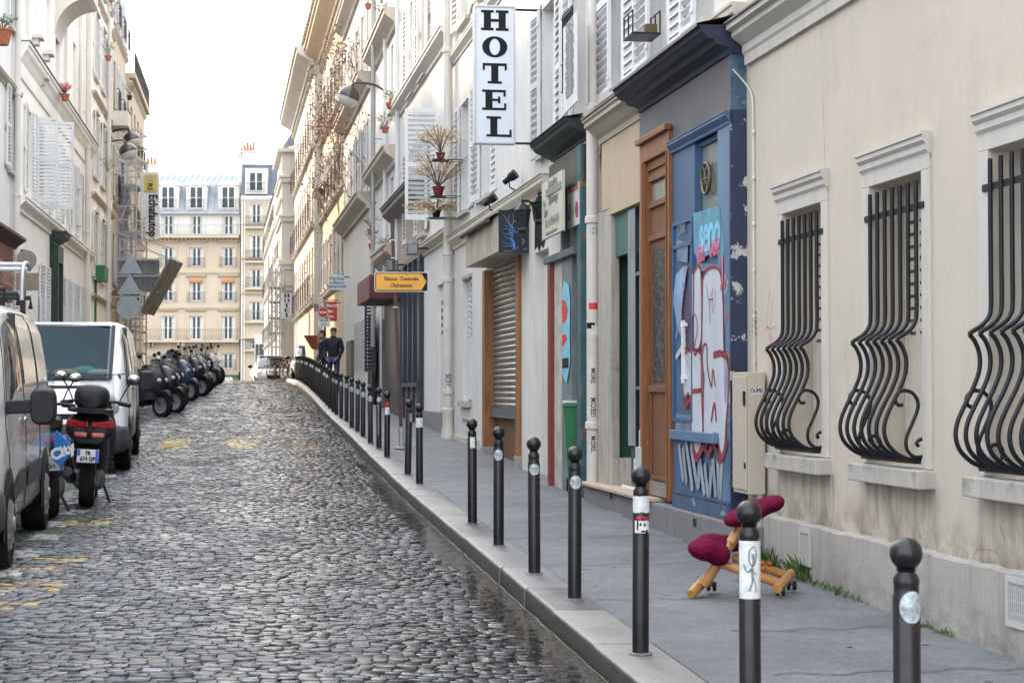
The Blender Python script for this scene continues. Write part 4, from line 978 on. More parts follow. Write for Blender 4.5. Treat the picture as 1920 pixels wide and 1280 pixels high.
m2.build('security_bars', M_pipe_grey, b2, smooth=50)
mb = MB(FR); mb.box((ux-.36,-.2,gz0-.34),(ux,.01,gz0)); mb.build('spandrel', GREEN, b2)
mb = MB(FR); zv = gz0-.2; mb.box((ux-.20,.011,zv-.09),(ux-.13,.016,zv+.1)); mb.build('vent', M_shut, b2)
mb = MB(FR); mb.add([(ux-.36,.02,gz0-.36),(ux+.33,.02,gz0-.36),(ux+.33,.17,gz0-.60),(ux-.36,.17,gz0-.60),(ux-.36,.02,gz0-.40),(ux+.33,.02,gz0-.40),(ux+.33,.17,gz0-.64),(ux-.36,.17,gz0-.64)],[(0,1,2,3),(7,6,5,4),(0,4,5,1),(1,5,6,2),(2,6,7,3),(3,7,4,0)]); mb.build('sloping_board', W('board_paint', (.58,.53,.46), bump=.1), b2)
mb = MB(FR); mb.box((ux-.36,-.02,zpl),(ux+.33,.15,gz0-.642)); mb.build('board_base', W('board_base_render', (.40,.36,.31), stain=.5, vscale=4), b2)
mb = MB(FR); um = U(1204,.12,py=830); mb.box((um-.09,.0,zpl+.035),(um+.12,.155,zpl+.45)); mb.box((um-.06,.0,zpl+.45),(um+.09,.13,zpl+.60)); mb.build('meter_box', W('meter_grey', (.44,.45,.45), stain=.3), b2, bevel=.006)
# bare concrete pilaster between pipe and green joinery
up0, up1 = U(1149,.05,py=650), U(1124,.05,py=650)
mb = MB(FR); mb.box((up0,-.02,zpl),(up1,.07,zbb+.07)); mb.build('concrete_pilaster', W('raw_concrete', (.40,.37,.33), streak=.5, stain=.9, vscale=5, bump=1, bscale=12, stain_col=(.16,.15,.13)), b2, bevel=.012)
# cream downpipe with tags
upp = U(1113,.10,py=600)
pp = pipe(b2, FR, upp, -1.0, FR.z(195,upp,.1), .11, .062, M_pipe, [FR.z(y,upp,.1) for y in (805,420,232)])
pipe(b2, FR, upp+.12, FR.z(300,upp,.1), 8.1, .08, .05, M_pipe, [FR.z(262,upp,.1), FR.z(285,upp,.1)])
mb = MB(); c_ = FR(upp-.02,.12,0); zz = FR.z(235,upp,.1); mb.lathe([(.065,zz),(.085,zz+.03),(.085,zz+.12),(.10,zz+.14),(.10,zz+.16),(.07,zz+.17)], (c_[0],c_[1],0), 16); mb.build('pipe_hopper', M_pipe, b2, smooth=40)
def pipe_text(s, py, size, u=upp, v=.11, r=.0635, F=FR, b=pp, m=M_ink):
    c = F(u,v,0); z = F.z(py,u,v)
    text_mb(s, size, lambda x,y,d: (c[0]+(r+d)*math.sin(y/r), c[1]-(r+d)*math.cos(y/r), z-x), offset=.0006, xscale=.9).build('tag_lettering', m, b, recalc=False)
pipe_text('MORE.', 705, .062); pipe_text('MOBE!', 763, .075); pipe_text('MORE.', 832, .065)
def pipe_label(py0, py1, m, a0=-.7, a1=.8, u=upp, v=.11, r=.0632, b=pp, name='sticker'):
    c = FR(u,v,0); z0_, z1_ = FR.z(py0,u,v), FR.z(py1,u,v); mb = MB(); n = 6
    mb.add([(c[0]+r*math.sin(a0+(a1-a0)*i/n), c[1]-r*math.cos(a0+(a1-a0)*i/n), z) for z in (z0_,z1_) for i in range(n+1)], [(i,i+1,i+n+2,i+n+1) for i in range(n)]); return mb.build(name, m, b, recalc=False)
pipe_label(568, 580, M_red_st); pipe_label(610, 628, M_white_st, -.2, .9); pipe_label(428, 440, M_blue_st, -.6, .7); pipe_label(605,616, M_ink, -1.2,.3)

# ---- graffiti on the blue front, lettering and fills in thin paint
GW = mat('spray_white', (.45,.48,.53), .6, var=.12, vscale=3, stain=.25, stain_col=(.35,.42,.52)); GR = mat('spray_maroon', (.22,.025,.035), .55, var=.25, vscale=6)
GC = mat('spray_cyan', (.18,.48,.62), .55, var=.25, vscale=5); GP = mat('spray_pink', (.62,.10,.22), .55, var=.2, vscale=6); GG = mat('spray_grey', (.27,.31,.38), .6, var=.2, vscale=3)
vg = vs_+.0
art = {}
def paint_poly(pts, m, layer, name='graffiti'):
    """filled shape given as photo pixels on the shop plane"""
    v = vg+.0025+layer*.0012; P = [FR.uz(x,y,v) for x,y in pts]; n = len(P)
    mb = MB(FR); mb.add([(p[0],v,p[1]) for p in P]+[(p[0],v-.0008,p[1]) for p in P], [tuple(range(n)), tuple(range(2*n-1,n-1,-1))]+[(i,(i+1)%n,(i+1)%n+n,i+n) for i in range(n)])
    return mb.build(name, m, b2, recalc=False)
def paint_line(pts, m, layer, w_=.012, name='graffiti_stroke', closed=False):
    v = vg+.0025+layer*.0012; P = [Vector((*FR.uz(x,y,v),0)) for x,y in pts]
    if closed: P = P+[P[0]]
    P = bez(P, 6) if len(P) > 2 else P
    mb = MB(FR); L_ = []
    for i,p in enumerate(P):
        t = (P[min(i+1,len(P)-1)]-P[max(i-1,0)]); t = Vector((t.y,-t.x,0)); t = t.normalized()*w_*.5 if t.length else Vector((w_*.5,0,0)); L_ += [(p.x-t.x,v,p.y-t.y),(p.x+t.x,v,p.y+t.y)]
    mb.add(L_, [(2*i,2*i+1,2*i+3,2*i+2) for i in range(len(P)-1)])
    return mb.build(name, m, b2, recalc=False)
def gz(x, y): return 1240+x/375*170, 380+y/1280*580       # crop coordinates to photo pixels
G = lambda L_: [gz(x,y) for x,y in L_]
letA = G([(133,290),(150,262),(162,285),(166,400),(165,560),(150,610),(133,600)])
letB = G([(168,400),(172,310),(195,272),(225,268),(245,300),(255,420),(258,600),(268,640),(278,700),(276,800),(268,900),(262,1000),(248,1045),(236,1000),(230,960),(200,965),(190,1000),(176,985),(170,900),(165,700)])
letC = G([(85,640),(110,612),(150,612),(168,650),(172,760),(172,880),(168,980),(150,1040),(135,1020),(122,930),(122,850),(112,790),(92,800)])
net = G([(82,600),(84,450),(98,330),(110,265),(118,330),(122,480),(120,600)])
for q,(m_,l) in ((letA,(GW,1)),(letB,(GW,1)),(letC,(GW,2)),): paint_poly([(p[0],p[1]) for p in q], m_, l)
paint_poly(G([(48,400),(60,300),(90,265),(108,262),(98,330),(86,420),(84,560),(66,520)]), mat('spray_haze', (.22,.33,.48), .6, var=.3, vscale=4), 0)
for i in range(9):
    f = i/8; paint_line(G([(84+10*f,600-260*f),(118,600-300*f+90)]), GR, 3, .007); paint_line(G([(84+8*f,330+260*f),(120,420+200*f)]), GR, 3, .007)
for q in (letA,letB,letC): paint_line(q, GR, 4, .028, closed=True)
paint_line(net, GR, 4, .014, closed=True)
paint_line(G([(125,470),(140,465),(148,520),(135,600)]), GR, 5, .014); paint_line(G([(128,1000),(140,1060),(158,1040),(175,1010),(192,1040),(215,1000),(235,1060),(255,1050),(272,980)]), GR, 5, .05)
paint_line(G([(165,690),(172,600),(186,590),(190,680),(205,760),(212,690),(222,760)]), GR, 5, .02); paint_line(G([(215,630),(245,622),(270,640)]), GR, 5, .05); paint_line(G([(205,905),(218,830),(226,905)]), GR, 5, .03)
paint_line(G([(185,345),(198,430),(200,500)]), GR, 5, .008); paint_line(G([(198,430),(206,370)]), GR, 5, .008); paint_line(G([(212,350),(210,430),(218,460)]), GR, 5, .008); paint_line(G([(222,360),(220,440)]), GR, 5, .008); paint_line(G([(195,400),(215,400)]), GR, 5, .008)
paint_line(G([(125,780),(165,775)]), GR, 5, .035); paint_line(G([(90,800),(95,840),(125,800)]), GR, 5, .04); paint_line(G([(160,640),(176,720),(170,800)]), GR, 5, .014); paint_line(G([(60,640),(84,600)]), GW, 2, .05)
for q in ([(84,620),(120,615),(124,700),(118,790),(90,800),(82,700)],[(126,300),(134,290),(134,460),(126,470)],[(255,610),(268,640),(280,720),(284,830),(262,830)]): paint_poly(G(q), GW, 1)
HZ = mat('spray_haze', (.22,.33,.48)); HZ2 = mat('blue_paint_faded', (.13,.19,.27), .6, var=.4, vscale=6)
for q in ([(150,250),(235,255),(262,330),(268,480),(262,560),(255,420),(245,300),(225,268),(195,272),(160,290)],[(60,870),(120,880),(125,950),(60,940)],[(275,700),(290,720),(285,900),(270,930)],[(62,150),(110,165),(108,250),(64,240)]): paint_poly(G(q), HZ2, 0)
for L_ in ([(48,420),(70,330),(100,270)],[(52,390),(90,400)],[(262,300),(275,340),(262,380)],[(60,560),(75,480)]): paint_line(G(L_), HZ, 1, .03)
# pale grey letters at the foot
for L_ in ([(72,1000),(90,1150)],[(88,1010),(104,1160)],[(100,985),(120,1120),(128,1190)],[(122,1000),(150,1170),(156,1060)],[(158,1060),(178,1210)],[(178,1080),(196,1220),(206,1090)],[(212,1060),(224,1215)],[(232,1060),(240,1220),(250,1070)]): paint_line(G(L_), GG, 1, .075)
for L_ in ([(260,990),(268,1150)],[(275,980),(280,1180)],[(290,960),(270,1060),(295,1120)],[(285,1080),(292,1170)]): paint_line(G(L_), BLUEL, 1, .012)
# cyan and pink words above
def word(s, px, py, size, m, layer, off=.004, shear=0, xs=1, name='graffiti_lettering', rot=0):
    u_, z_ = FR.uz(px,py,vg); v = vg+.0025+layer*.0012; c, sn = math.cos(rot), math.sin(rot)
    return text_mb(s, size, lambda x,y,d: FR(u_-(x*c-y*sn), v+d, z_+x*sn+y*c), offset=off, shear=shear, xscale=xs, spacing=.9).build(name, m, b2, recalc=False)
paint_poly(G([(132,45),(240,12),(245,60),(262,180),(255,235),(215,205),(150,240),(134,200)]), mat('spray_teal_ground', (.10,.26,.36), .6, var=.3, vscale=5), 0)
word('seno', 1331, 437, .42, GC, 2, .012, .1, .82); word('JESUS', 1316, 478, .16, GP, 3, .006, 0, .62, rot=.05); word('SAUVE', 1341, 466, .16, GP, 3, .006, 0, .62, rot=.05); word('J', 1356, 508, .25, GP, 3, .01)
word('ONK', 1279, 430, .14, mat('pencil_grey', (.18,.22,.27), .6, var=0), 2, 0, 0, .9); 
for L_ in ([(275,25),(290,50),(278,75),(268,50),(275,25)],[(282,90),(284,150)],[(290,180),(275,260),(285,300)],[(268,280),(266,330)],[(290,880),(284,950)],[(295,820),(290,900)]): paint_line(G(L_), mat('pencil_grey',(.2,.2,.2)), 2, .006)
for L_ in ([(262,330),(275,350)],[(266,460),(285,470)],[(268,620),(285,640)],[(262,350),(272,300)]): paint_line(G(L_), mat('spray_orange', (.45,.12,.05), .6), 2, .02)
# ================================================================ teal shop + hotel house
U = FR.u
b3 = building('hotel_house', 'pale grey house with hotel sign brackets, teal shopfront and closed metal roller shutter', FR, 19.2, 29.8, -1.2)
u0, u1 = ue+.0, U(846)
TEAL = mat('teal_paint', (.034,.098,.11), .5, var=.25, vscale=5, chip=.2, chip_col=(.20,.09,.06), bscale=14, bump=.2)
TEALG = mat('teal_grey_paint', (.09,.115,.12), .5, var=.2, vscale=4, bump=.15, stain=.3, stain_col=(.05,.06,.06))
OLIVE = mat('olive_fascia', (.085,.085,.065), .6, var=.2, vscale=2, streak=.2)
DGREEN = mat('dark_green_cornice', (.020,.032,.030), .55, var=.35, vscale=6, bump=.3)
vt = .10
us0, us1 = U(1092,vt,py=500), U(1034,vt,py=600)
zt_c = FR.z(221.6,U(1054,.30),.30); zb_c = FR.z(192*0+300,U(1024,vt),vt)
hp = (U(1029,0,py=600)-.0, U(1003,0,py=600))           # white recessed doorway
sh0, sh1 = U(978,0,py=600), U(912,0,py=600)            # roller shutter bay
zst = FR.z(471,U(935,.38),.38)
wz = FR.z(409,U(858),0)
wins = [(U(880,py=300),U(858,py=300)), (U(942,py=300)+.0,U(926,py=300)), (U(1016,py=200)-.9,U(1016,py=200)-.02), (U(1016,py=200)-2.9,U(1016,py=200)-2.0)]
holes = []; zup = 2.78
wh_ = 1.75
for a,c in ((wins[0][0],wins[0][0]+1.0),(wins[0][0]-2.3,wins[0][0]-1.3),(wins[2][0],wins[2][1]),(wins[3][0],wins[3][1])):
    for k in range(2): holes.append((a,c,zup+3.0*k,zup+3.0*k+wh_))
low = [(sh0,sh1,-1.5,zst+.1,.20),(hp[0],hp[1],-1.5,FR.z(475,hp[1],0),.12),(U(885,py=640),U(868,py=640),FR.z(752,U(880),0),FR.z(520,U(880),0),.10),(us0+.05,us1-.02,-1.5,zb_c-.1,.3)]
wall(b3, FR, u0, u1, -1.6, 9.4, holes+low, P_grey, 0, .18)
shell(b3, FR, u0, u1, -1.6, 9.4, P_grey)
for (a,c,e,f) in holes:
    window(b3, FR, a, c, e, f, 0, .15, curtain=True)
    for hu, sg in ((a-.01,-1),(c+.01,1)): shutter(b3, FR, hu, e+.0, (c-a)*.52, f-e, sg, ang=random.choice((0,3,6)), v=.02)
    mb = MB(FR); mb.box((a-.06,-.16,e-.06),(c+.06,.08,e-.002)); mb.build('window_sill', M_trimdirty, b3)
zsc = FR.z(320,U(1023,.12),.12)-.22
mould(b3, FR, U(1020,.1), u1, zsc, prof(.14,.20), P_beige, 'string_course')
for k in (1,2): mould(b3, FR, u0, u1, zsc+3.05*k, prof(.11,.15), P_grey, 'string_course')
mb = MB(FR); mb.box((U(1020,.1),0,zsc+.2),(u1,.15,zsc+.213)); mb.build('flashing', M_lead, b3)
# ---- teal shop
pf2 = [(p[0]*.62, .095+p[1]*.42) for p in [(.05,0),(.06,.05),(.12,.08),(.2,.12),(.25,.18),(.33,.22),(.38,.28),(.40,.36),(.44,.40),(.46,.46)]]
ut0, ut1 = U(1056,.30,py=260), U(990,.30,py=280)
mould(b3, FR, ut0-.02, ut1, zt_c-.29, pf2, DGREEN, 'cornice')
mb = MB(FR); mb.quad((ut0-.05,0,zt_c+.06),(ut1+.02,0,zt_c+.06),(ut1+.02,.31,zt_c+.0),(ut0-.05,.31,zt_c+.0)); mb.build('cornice_roof', mat('mossy_lead', (.10,.10,.085), .7, var=.5, vscale=8), b3, recalc=False)
zf0 = FR.z(352,U(1070,vt),vt)
mb = MB(FR); mb.box((us0-.0,0,zf0),(us1+.2,vt-.01,zt_c-.27)); mb.build('fascia', OLIVE, b3)
mould(b3, FR, us0+.08, U(1053,vt,py=350), zf0-.06, prof(.05,.07), TEALG, 'fascia_moulding', vt)
mb = MB(FR); mb.box((us0-.0,-.05,-1.28),(us0+.20,vt+.02,zt_c-.27)); mb.box((us0+.21,.0,-1.25),(us0+.27,vt,zf0)); mb.build('teal_post', TEAL, b3, bevel=.004)
zhr = FR.z(485,U(1045,vt),vt)
mb = MB(FR); mb.box((us0+.27,-.02,zhr-.03),(us1+.25,vt+.05,zhr+.05)); mb.build('transom_rail', TEALG, b3, bevel=.008)
pg0, pg1 = U(1070,vt,py=650), U(1052,vt,py=650)
mb = MB(FR); mb.box((pg0,.0,-1.28),(pg1,vt-.01,zhr-.03)); mb.box((pg1,-.0,zhr+.06),(pg1+.06,vt-.02,zf0)); mb.box((us0+.5,-.0,zhr+.06),(us0+.56,vt-.02,zf0)); mb.build('door_panel', mat('graffiti_board', (.14,.17,.18), .55, var=.3, vscale=4), b3)
mb = MB(FR); mb.box((pg1+.005,.0,-1.28),(U(1036,vt,py=650),vt-.02,zhr-.03)); mb.build('poster_board', mat('peeling_posters', (.42,.40,.37), .7, var=.3, vscale=5, stain=.8, stain_col=(.36,.12,.08), bump=.3), b3)
mb = MB(FR); mb.box((U(1036,vt,py=650)+.003,.0,-1.2),(U(1033,vt,py=650)+.05,vt+.03,zhr-.03)); mb.build('red_post', mat('red_post_paint', (.17,.03,.03), .55, var=.3, vscale=6), b3)
# spray paint on the board
def board(pts, m, layer, b=b3, v=vt-.0):
    vv = v+layer*.0015; P = [FR.uz(x,y,vv) for x,y in pts]; n = len(P); mb = MB(FR)
    mb.add([(p[0],vv,p[1]) for p in P]+[(p[0],vv-.001,p[1]) for p in P], [tuple(range(n)), tuple(range(2*n-1,n-1,-1))]+[(i,(i+1)%n,(i+1)%n+n,i+n) for i in range(n)]); return mb.build('graffiti', m, b, recalc=False)
board([(1053,545),(1058,525),(1066,535),(1069,560),(1068,620),(1069,680),(1062,720),(1054,700)], GC, 1)
board([(1053,560),(1060,566),(1065,580),(1062,600),(1054,608)], M_red_st, 2); board([(1054,628),(1061,626),(1063,636),(1057,648),(1053,650)], M_red_st, 2)
board([(1054,672),(1066,670),(1066,690),(1054,690)], M_ink, 2)
# dark passage behind
mb = MB(FR); mb.quad((us0,-.6,-1.4),(us1,-.6,-1.4),(us1,-.6,zb_c),(us0,-.6,zb_c)); mb.build('dark_passage', mat('passage_dark', (.03,.022,.015), .9), b3, recalc=False)
mb = MB(FR); mb.box((us0+.28,-.3,-1.28),(us0+.34,-.05,zhr-.06)); mb.build('brown_jamb', mat('brown_jamb', (.13,.05,.02), .6, var=.4), b3)
# white panelled recess
mb = MB(FR); mb.box((hp[0],-.13,-1.4),(hp[1],-.10,FR.z(475,hp[1],0))); mb.build('white_door', W('white_cement', (.60,.56,.50)), b3)
mb = MB(FR); a_, zz1 = FR.uz(1022,425,.02); c_, zz0 = FR.uz(1000,470,.02)
mb.add([(a_,.004,zz0+.1),(a_,.004,zz1+.25),(c_,.004,zz1+.25),(c_,.004,zz0),(c_-.2,.004,zz0+.04),(c_-.3,.004,zz0-.05),(c_-.45,.004,zz0+.03),(c_-.6,.004,zz0-.02)],[(0,1,2,3,4,5,6,7)]); mb.build('black_paint_patch', M_ink, b3, recalc=False)
# ---- roller shutter
m = MB(FR); zs0 = FR.z(775,sh0+.2,0); n = 26; zt = zst+.08
sh_l, sh_r = sh0+.18, sh1-.10
vs = []; 
for i in range(n*3+1):
    f = i/(n*3); z = zs0+.05+(zt-zs0-.05)*f; ph = i % 3; vs += [(sh_l,-.10+(.0,.022,.026)[ph],z),(sh_r,-.10+(.0,.022,.026)[ph],z)]
m.add(vs, [(2*i,2*i+1,2*i+3,2*i+2) for i in range(n*3)])
rs = m.build('roller_shutter', mat('galvanised_slats', (.30,.285,.265), .38, .75, var=.25, vscale=1.6, stain=.4, stain_col=(.10,.09,.08), rvar=.1), b3, recalc=False)
mb = MB(FR); mb.box((sh_l,-.10,zs0-.08),(sh_r,-.05,zs0+.05)); mb.box((sh_l,-.05,zs0-.08),(sh_r,-.03,zs0-.06)); mb.build('bottom_bar', mat('shutter_bar', (.20,.21,.22), .4, .6, var=.2), rs)
WP = wood('pillar_wood', (.16,.065,.02), (.34,.15,.05), .45, (10,10,.8), .3, wear=.35, wear_col=(.10,.05,.025))
mb = MB(FR); mb.box((sh0,-.2,-1.3),(sh0+.19,.05,zst)); mb.build('wooden_pillar', WP, b3, bevel=.008)
mb = MB(FR); mb.box((sh1-.11,-.2,-1.3),(sh1+.10,.05,zst)); mb.build('wooden_pillar', WP, b3, bevel=.008)
mb = MB(FR)
for i in range(9):
    a = sh_l+(sh_r-sh_l)*i/9; mb.box((a+.006,-.14,-1.3),(a+(sh_r-sh_l)/9-.006,-.11,zs0-.03))
mb.box((sh_l,-.145,-1.3),(sh_r,-.13,zs0-.03)); mb.build('boarded_riser', wood('riser_wood', (.09,.04,.02), (.17,.08,.04), .6), b3)
for q_ in (((sh0-.04,-.1,-1.4),(sh0+.20,.07,zp(22)+.20)),((sh1-.13,-.1,-1.4),(sh1+.12,.07,zp(25)+.14))): mb = MB(FR); mb.box(*q_); mb.build('pillar_foot', W('foot_stone', (.30,.28,.26), stain=.6, vscale=6), b3, bevel=.01)
# awning box
av = .38; a0, a1 = U(993,0,py=430)+.03, U(873,av,py=480); zt0 = FR.z(403,U(935,av,py=403),av); zb0 = zst
mb = MB(FR); mb.box((a0+.012,.0,zb0),(a1,av,zt0)); mb.build('awning_box', mat('awning_box_metal', (.40,.37,.31), .5, .2, var=.3, vscale=2.2, stain=.7, stain_col=(.42,.24,.12), streak=.3), b3, bevel=.004)
mb = MB(FR); mb.quad((a0-.02,0,zt0+.14),(a1+.1,0,zt0+.14),(a1+.1,av+.06,zt0+.01),(a0-.02,av+.06,zt0+.01)); mb.build('awning_flashing', M_zinc, b3, recalc=False)
mb = MB(); mb.tube([FR(a0+.5,av+.07,zt0-.02),FR(a1-.1,av+.07,zt0-.02)], .035, 10); mb.build('awning_roller', mat('roller_cloth', (.10,.08,.075), .7, var=.2), b3, smooth=50)
mb = MB(FR); mb.box((a0,.005,zb0-.02),(a0+.011,av+.004,zt0+.06)); mural = mb.build('painted_end_panel', mat('mural_night', (.012,.013,.022), .5, var=.4, vscale=8), b3)
MBL = mat('mural_blue', (.05,.19,.42), .5, var=.4, vscale=14); MBP = mat('mural_pale', (.32,.42,.55), .5, var=.2)
def ml(pts, m, w_):   # crop coordinates of the panel: px 470-755, py 170-560 at 4.92x
    P = [Vector(p) for p in bez([((x-470)/285*av, zt0+.04-(y-175)/385*(zt0+.06-zb0), 0) for x,y in pts], 6)]; k = MB(FR); L_ = []
    for i,p in enumerate(P):
        t = P[min(i+1,len(P)-1)]-P[max(i-1,0)]; t = Vector((t.y,-t.x,0)).normalized()*w_/2*(1-.6*i/len(P)); L_ += [(a0-.0015,av-(p.x-t.x),p.y-t.y),(a0-.0015,av-(p.x+t.x),p.y+t.y)]
    k.add(L_, [(2*i,2*i+1,2*i+3,2*i+2) for i in range(len(P)-1)]); return k.build('mural_stroke', m, mural, recalc=False)
ml([(612,530),(610,470),(590,430),(600,380),(605,335)], MBL, .034); ml([(595,420),(585,370),(572,345),(580,400)], MBL, .03)
for q in ([(590,430),(550,420),(520,400)],[(585,350),(540,335),(505,345)],[(575,380),(530,385),(505,378)],[(600,460),(550,475),(505,455)],[(605,490),(560,495),(510,500)],[(605,340),(640,370),(655,330)],[(600,335),(560,320),(520,300)]): ml(q, MBL, .013)
for q in ([(600,330),(590,310),(605,270),(600,190)],[(590,320),(555,280),(530,230),(510,200)],[(600,320),(560,260),(570,200)],[(600,270),(640,260),(660,240)],[(690,470),(700,440),(685,430),(712,450),(690,490)],[(520,540),(560,545),(600,540)],[(700,525),(740,520)],[(640,520),(655,500)],[(660,350),(690,360),(700,340)]): ml(q, MBP, .005)
# narrow shuttered window
a, c, e, f = low[2][:4]
shutter(b3, FR, a+.01, e+.02, (c-a)/2-.01, f-e-.04, 1, v=-.07, style='half'); shutter(b3, FR, c-.01, e+.02, (c-a)/2-.01, f-e-.04, -1, v=-.07, style='half')
mb = MB(FR); mb.box((a-.06,-.1,e-.09),(c+.06,.08,e-.002)); mb.box((a-.03,0,f+.0),(c+.03,.03,f+.05)); mb.build('window_sill', M_trimdirty, b3)
mb = MB(FR); mb.box((a-.05,0,e-.28),(c+.05,.03,e-.1)); mb.box((a-.5,0,e-.55),(a-.15,.02,e+.1)); mb.build('render_patch', W('patch_render', (.60,.59,.56)), b3)
mb = MB(FR); mb.box((a-.9,0,-1.5),(u1-.1,.03,zp(27)+.15)); mb.build('plinth', W('low_plinth', (.50,.48,.44), stain=.5), b3)
# second dark iron guard and old poster-like sign over teal shop
zz = FR.z(165,U(1086),0); mb = MB(FR)
for i in range(7): q = U(1092)+i*.09; mb.box((q-.008,.10,zz),(q+.008,.115,zz+.85))
for z_ in (zz,zz+.3,zz+.8): mb.box((U(1092)-.02,.098,z_),(U(1092)+.58,.118,z_+.02))
mb.build('balcony_railing', M_iron, b3)
# downpipe on the party line to the left
pq = U(840,.10,py=500); pp2 = pipe(b3, FR, pq, zp(30)+.03, 9.4, .10, .075, M_pipe, [FR.z(y,pq,.1) for y in (100,480,530,740)])
mb = MB(); c_ = FR(pq,.10,0); zb_ = zp(30); mb.lathe([(.11,zb_-.1),(.11,zb_+.12),(.09,zb_+.2),(.09,zb_+.42),(.10,zb_+.44),(.10,zb_+.48),(.076,zb_+.5)], (c_[0],c_[1],0), 16); mb.build('pipe_base', M_pipe, pp2, smooth=45)
for (py,s) in ((712,'SOF'),(735,'LE')): pipe_text(s, py, .13, u=pq, v=.1, r=.0765, b=pp2)

# ================================================================ hotel sign (projects from the wall), facing down the street
def slab(letter):
    """slab-serif capital as polygons in a 1 x 1.05 cell"""
    S = []
    rect = lambda x0,y0,x1,y1: S.append([(x0,y0),(x1,y0),(x1,y1),(x0,y1)])
    if letter == 'H':
        for c in (.23,.77): rect(c-.13,.0,c+.13,1.0); rect(c-.23,.0,c+.23,.13); rect(c-.23,.87,c+.23,1.0)
        rect(.3,.43,.7,.57)
    if letter == 'T':
        rect(.37,0,.63,1); rect(.24,0,.76,.12); rect(.06,.87,.94,1.0); rect(.06,.66,.14,.9); rect(.86,.66,.94,.9)
    if letter == 'E':
        rect(.16,.0,.42,1); rect(.04,0,.5,.12); rect(.04,.88,.5,1); rect(.4,0,.92,.12); rect(.4,.88,.9,1); rect(.84,0,.92,.34); rect(.82,.68,.9,1); rect(.42,.45,.66,.56); rect(.62,.34,.70,.67)
    if letter == 'L':
        rect(.2,.0,.46,1); rect(.06,0,.54,.12); rect(.06,.88,.6,1); rect(.5,0,.98,.12); rect(.90,0,.98,.36)
    if letter == 'O': S.append('O')
    return S
def hotel_sign(name, label, F, px, pyt, pyb, v_in, w_, word='HOTEL', near=True):
    u_, zt = F.uz(px, pyt, v_in); zb = F.z(pyb, u_, v_in)
    t = thing(name, label, 'sign', F(u_, v_in+w_/2, zb)); h = zt-zb; d = .07 if near else .05
    T = lambda x,y,z: F(u_+y, v_in+w_-x, z)      # x: 0 left .. w_ right as seen from the camera
    mb = MB(T); f = .022*w_/.5
    mb.box((0,-d,zb),(f,d,zt)); mb.box((w_-f,-d,zb),(w_,d,zt)); mb.box((f,-d,zb),(w_-f,d,zb+f)); mb.box((f,-d,zt-f),(w_-f,d,zt)); mb.build('frame', mat('sign_aluminium', (.50,.50,.52), .35, .6, var=.1), t, bevel=.003 if near else 0)
    mb = MB(T); mb.box((f,-d+.012,zb+f),(w_-f,d-.012,zt-f)); pn = mb.build('face_panel', mat('sign_face', (.66,.70,.76), .35, var=.03), t)
    n = len(word); cell = (h-2*f)*.985/n; lw = w_*.66; lh = cell*.77
    xs = {'H':.5,'O':.5,'T':.5,'E':.5,'L':.55}
    for i,ch in enumerate(word):
        y0 = zt-f-cell*(i+1)+cell*.12; x0 = w_*(xs.get(ch,.5))-lw/2+(.0 if ch != 'L' else .02); k = 0; lm = MB(T)
        for poly in slab(ch):
            k += 1
            if poly == 'O':
                n_ = 28; o_ = [(x0+lw*(.5+.46*math.cos(a)), y0+lh*(.5+.52*math.sin(a))) for a in np.linspace(0,2*math.pi,n_+1)[:-1]]; i_ = [(x0+lw*(.5+.19*math.cos(a)), y0+lh*(.5+.40*math.sin(a))) for a in np.linspace(0,2*math.pi,n_+1)[:-1]]
                lm.add([(p[0],-d+.008,p[1]) for p in o_+i_], [(q,(q+1)%n_,(q+1)%n_+n_,q+n_) for q in range(n_)])
            else: lm.box((x0+poly[0][0]*lw,-d+.010-.0006*k,y0+poly[0][1]*lh),(x0+poly[2][0]*lw,-d+.0115,y0+poly[2][1]*lh))
        lm.build('letter', M_ink, pn, recalc=False)
    return t, u_, zb, zt
ht, hu, hzb, hzt = hotel_sign('hotel_sign', 'large white vertical sign reading HOTEL in black slab letters', FR, 965, 14, 272, .32, .50)
for z_ in (hzt-.03, hzb+.02):
    mb = MB(FR); mb.box((hu-.012,0,z_-.012),(hu+.012,.35,z_+.012)); mb.box((hu-.04,0,z_-.06),(hu+.04,.012,z_+.06)); mb.build('bracket', M_iron, ht)

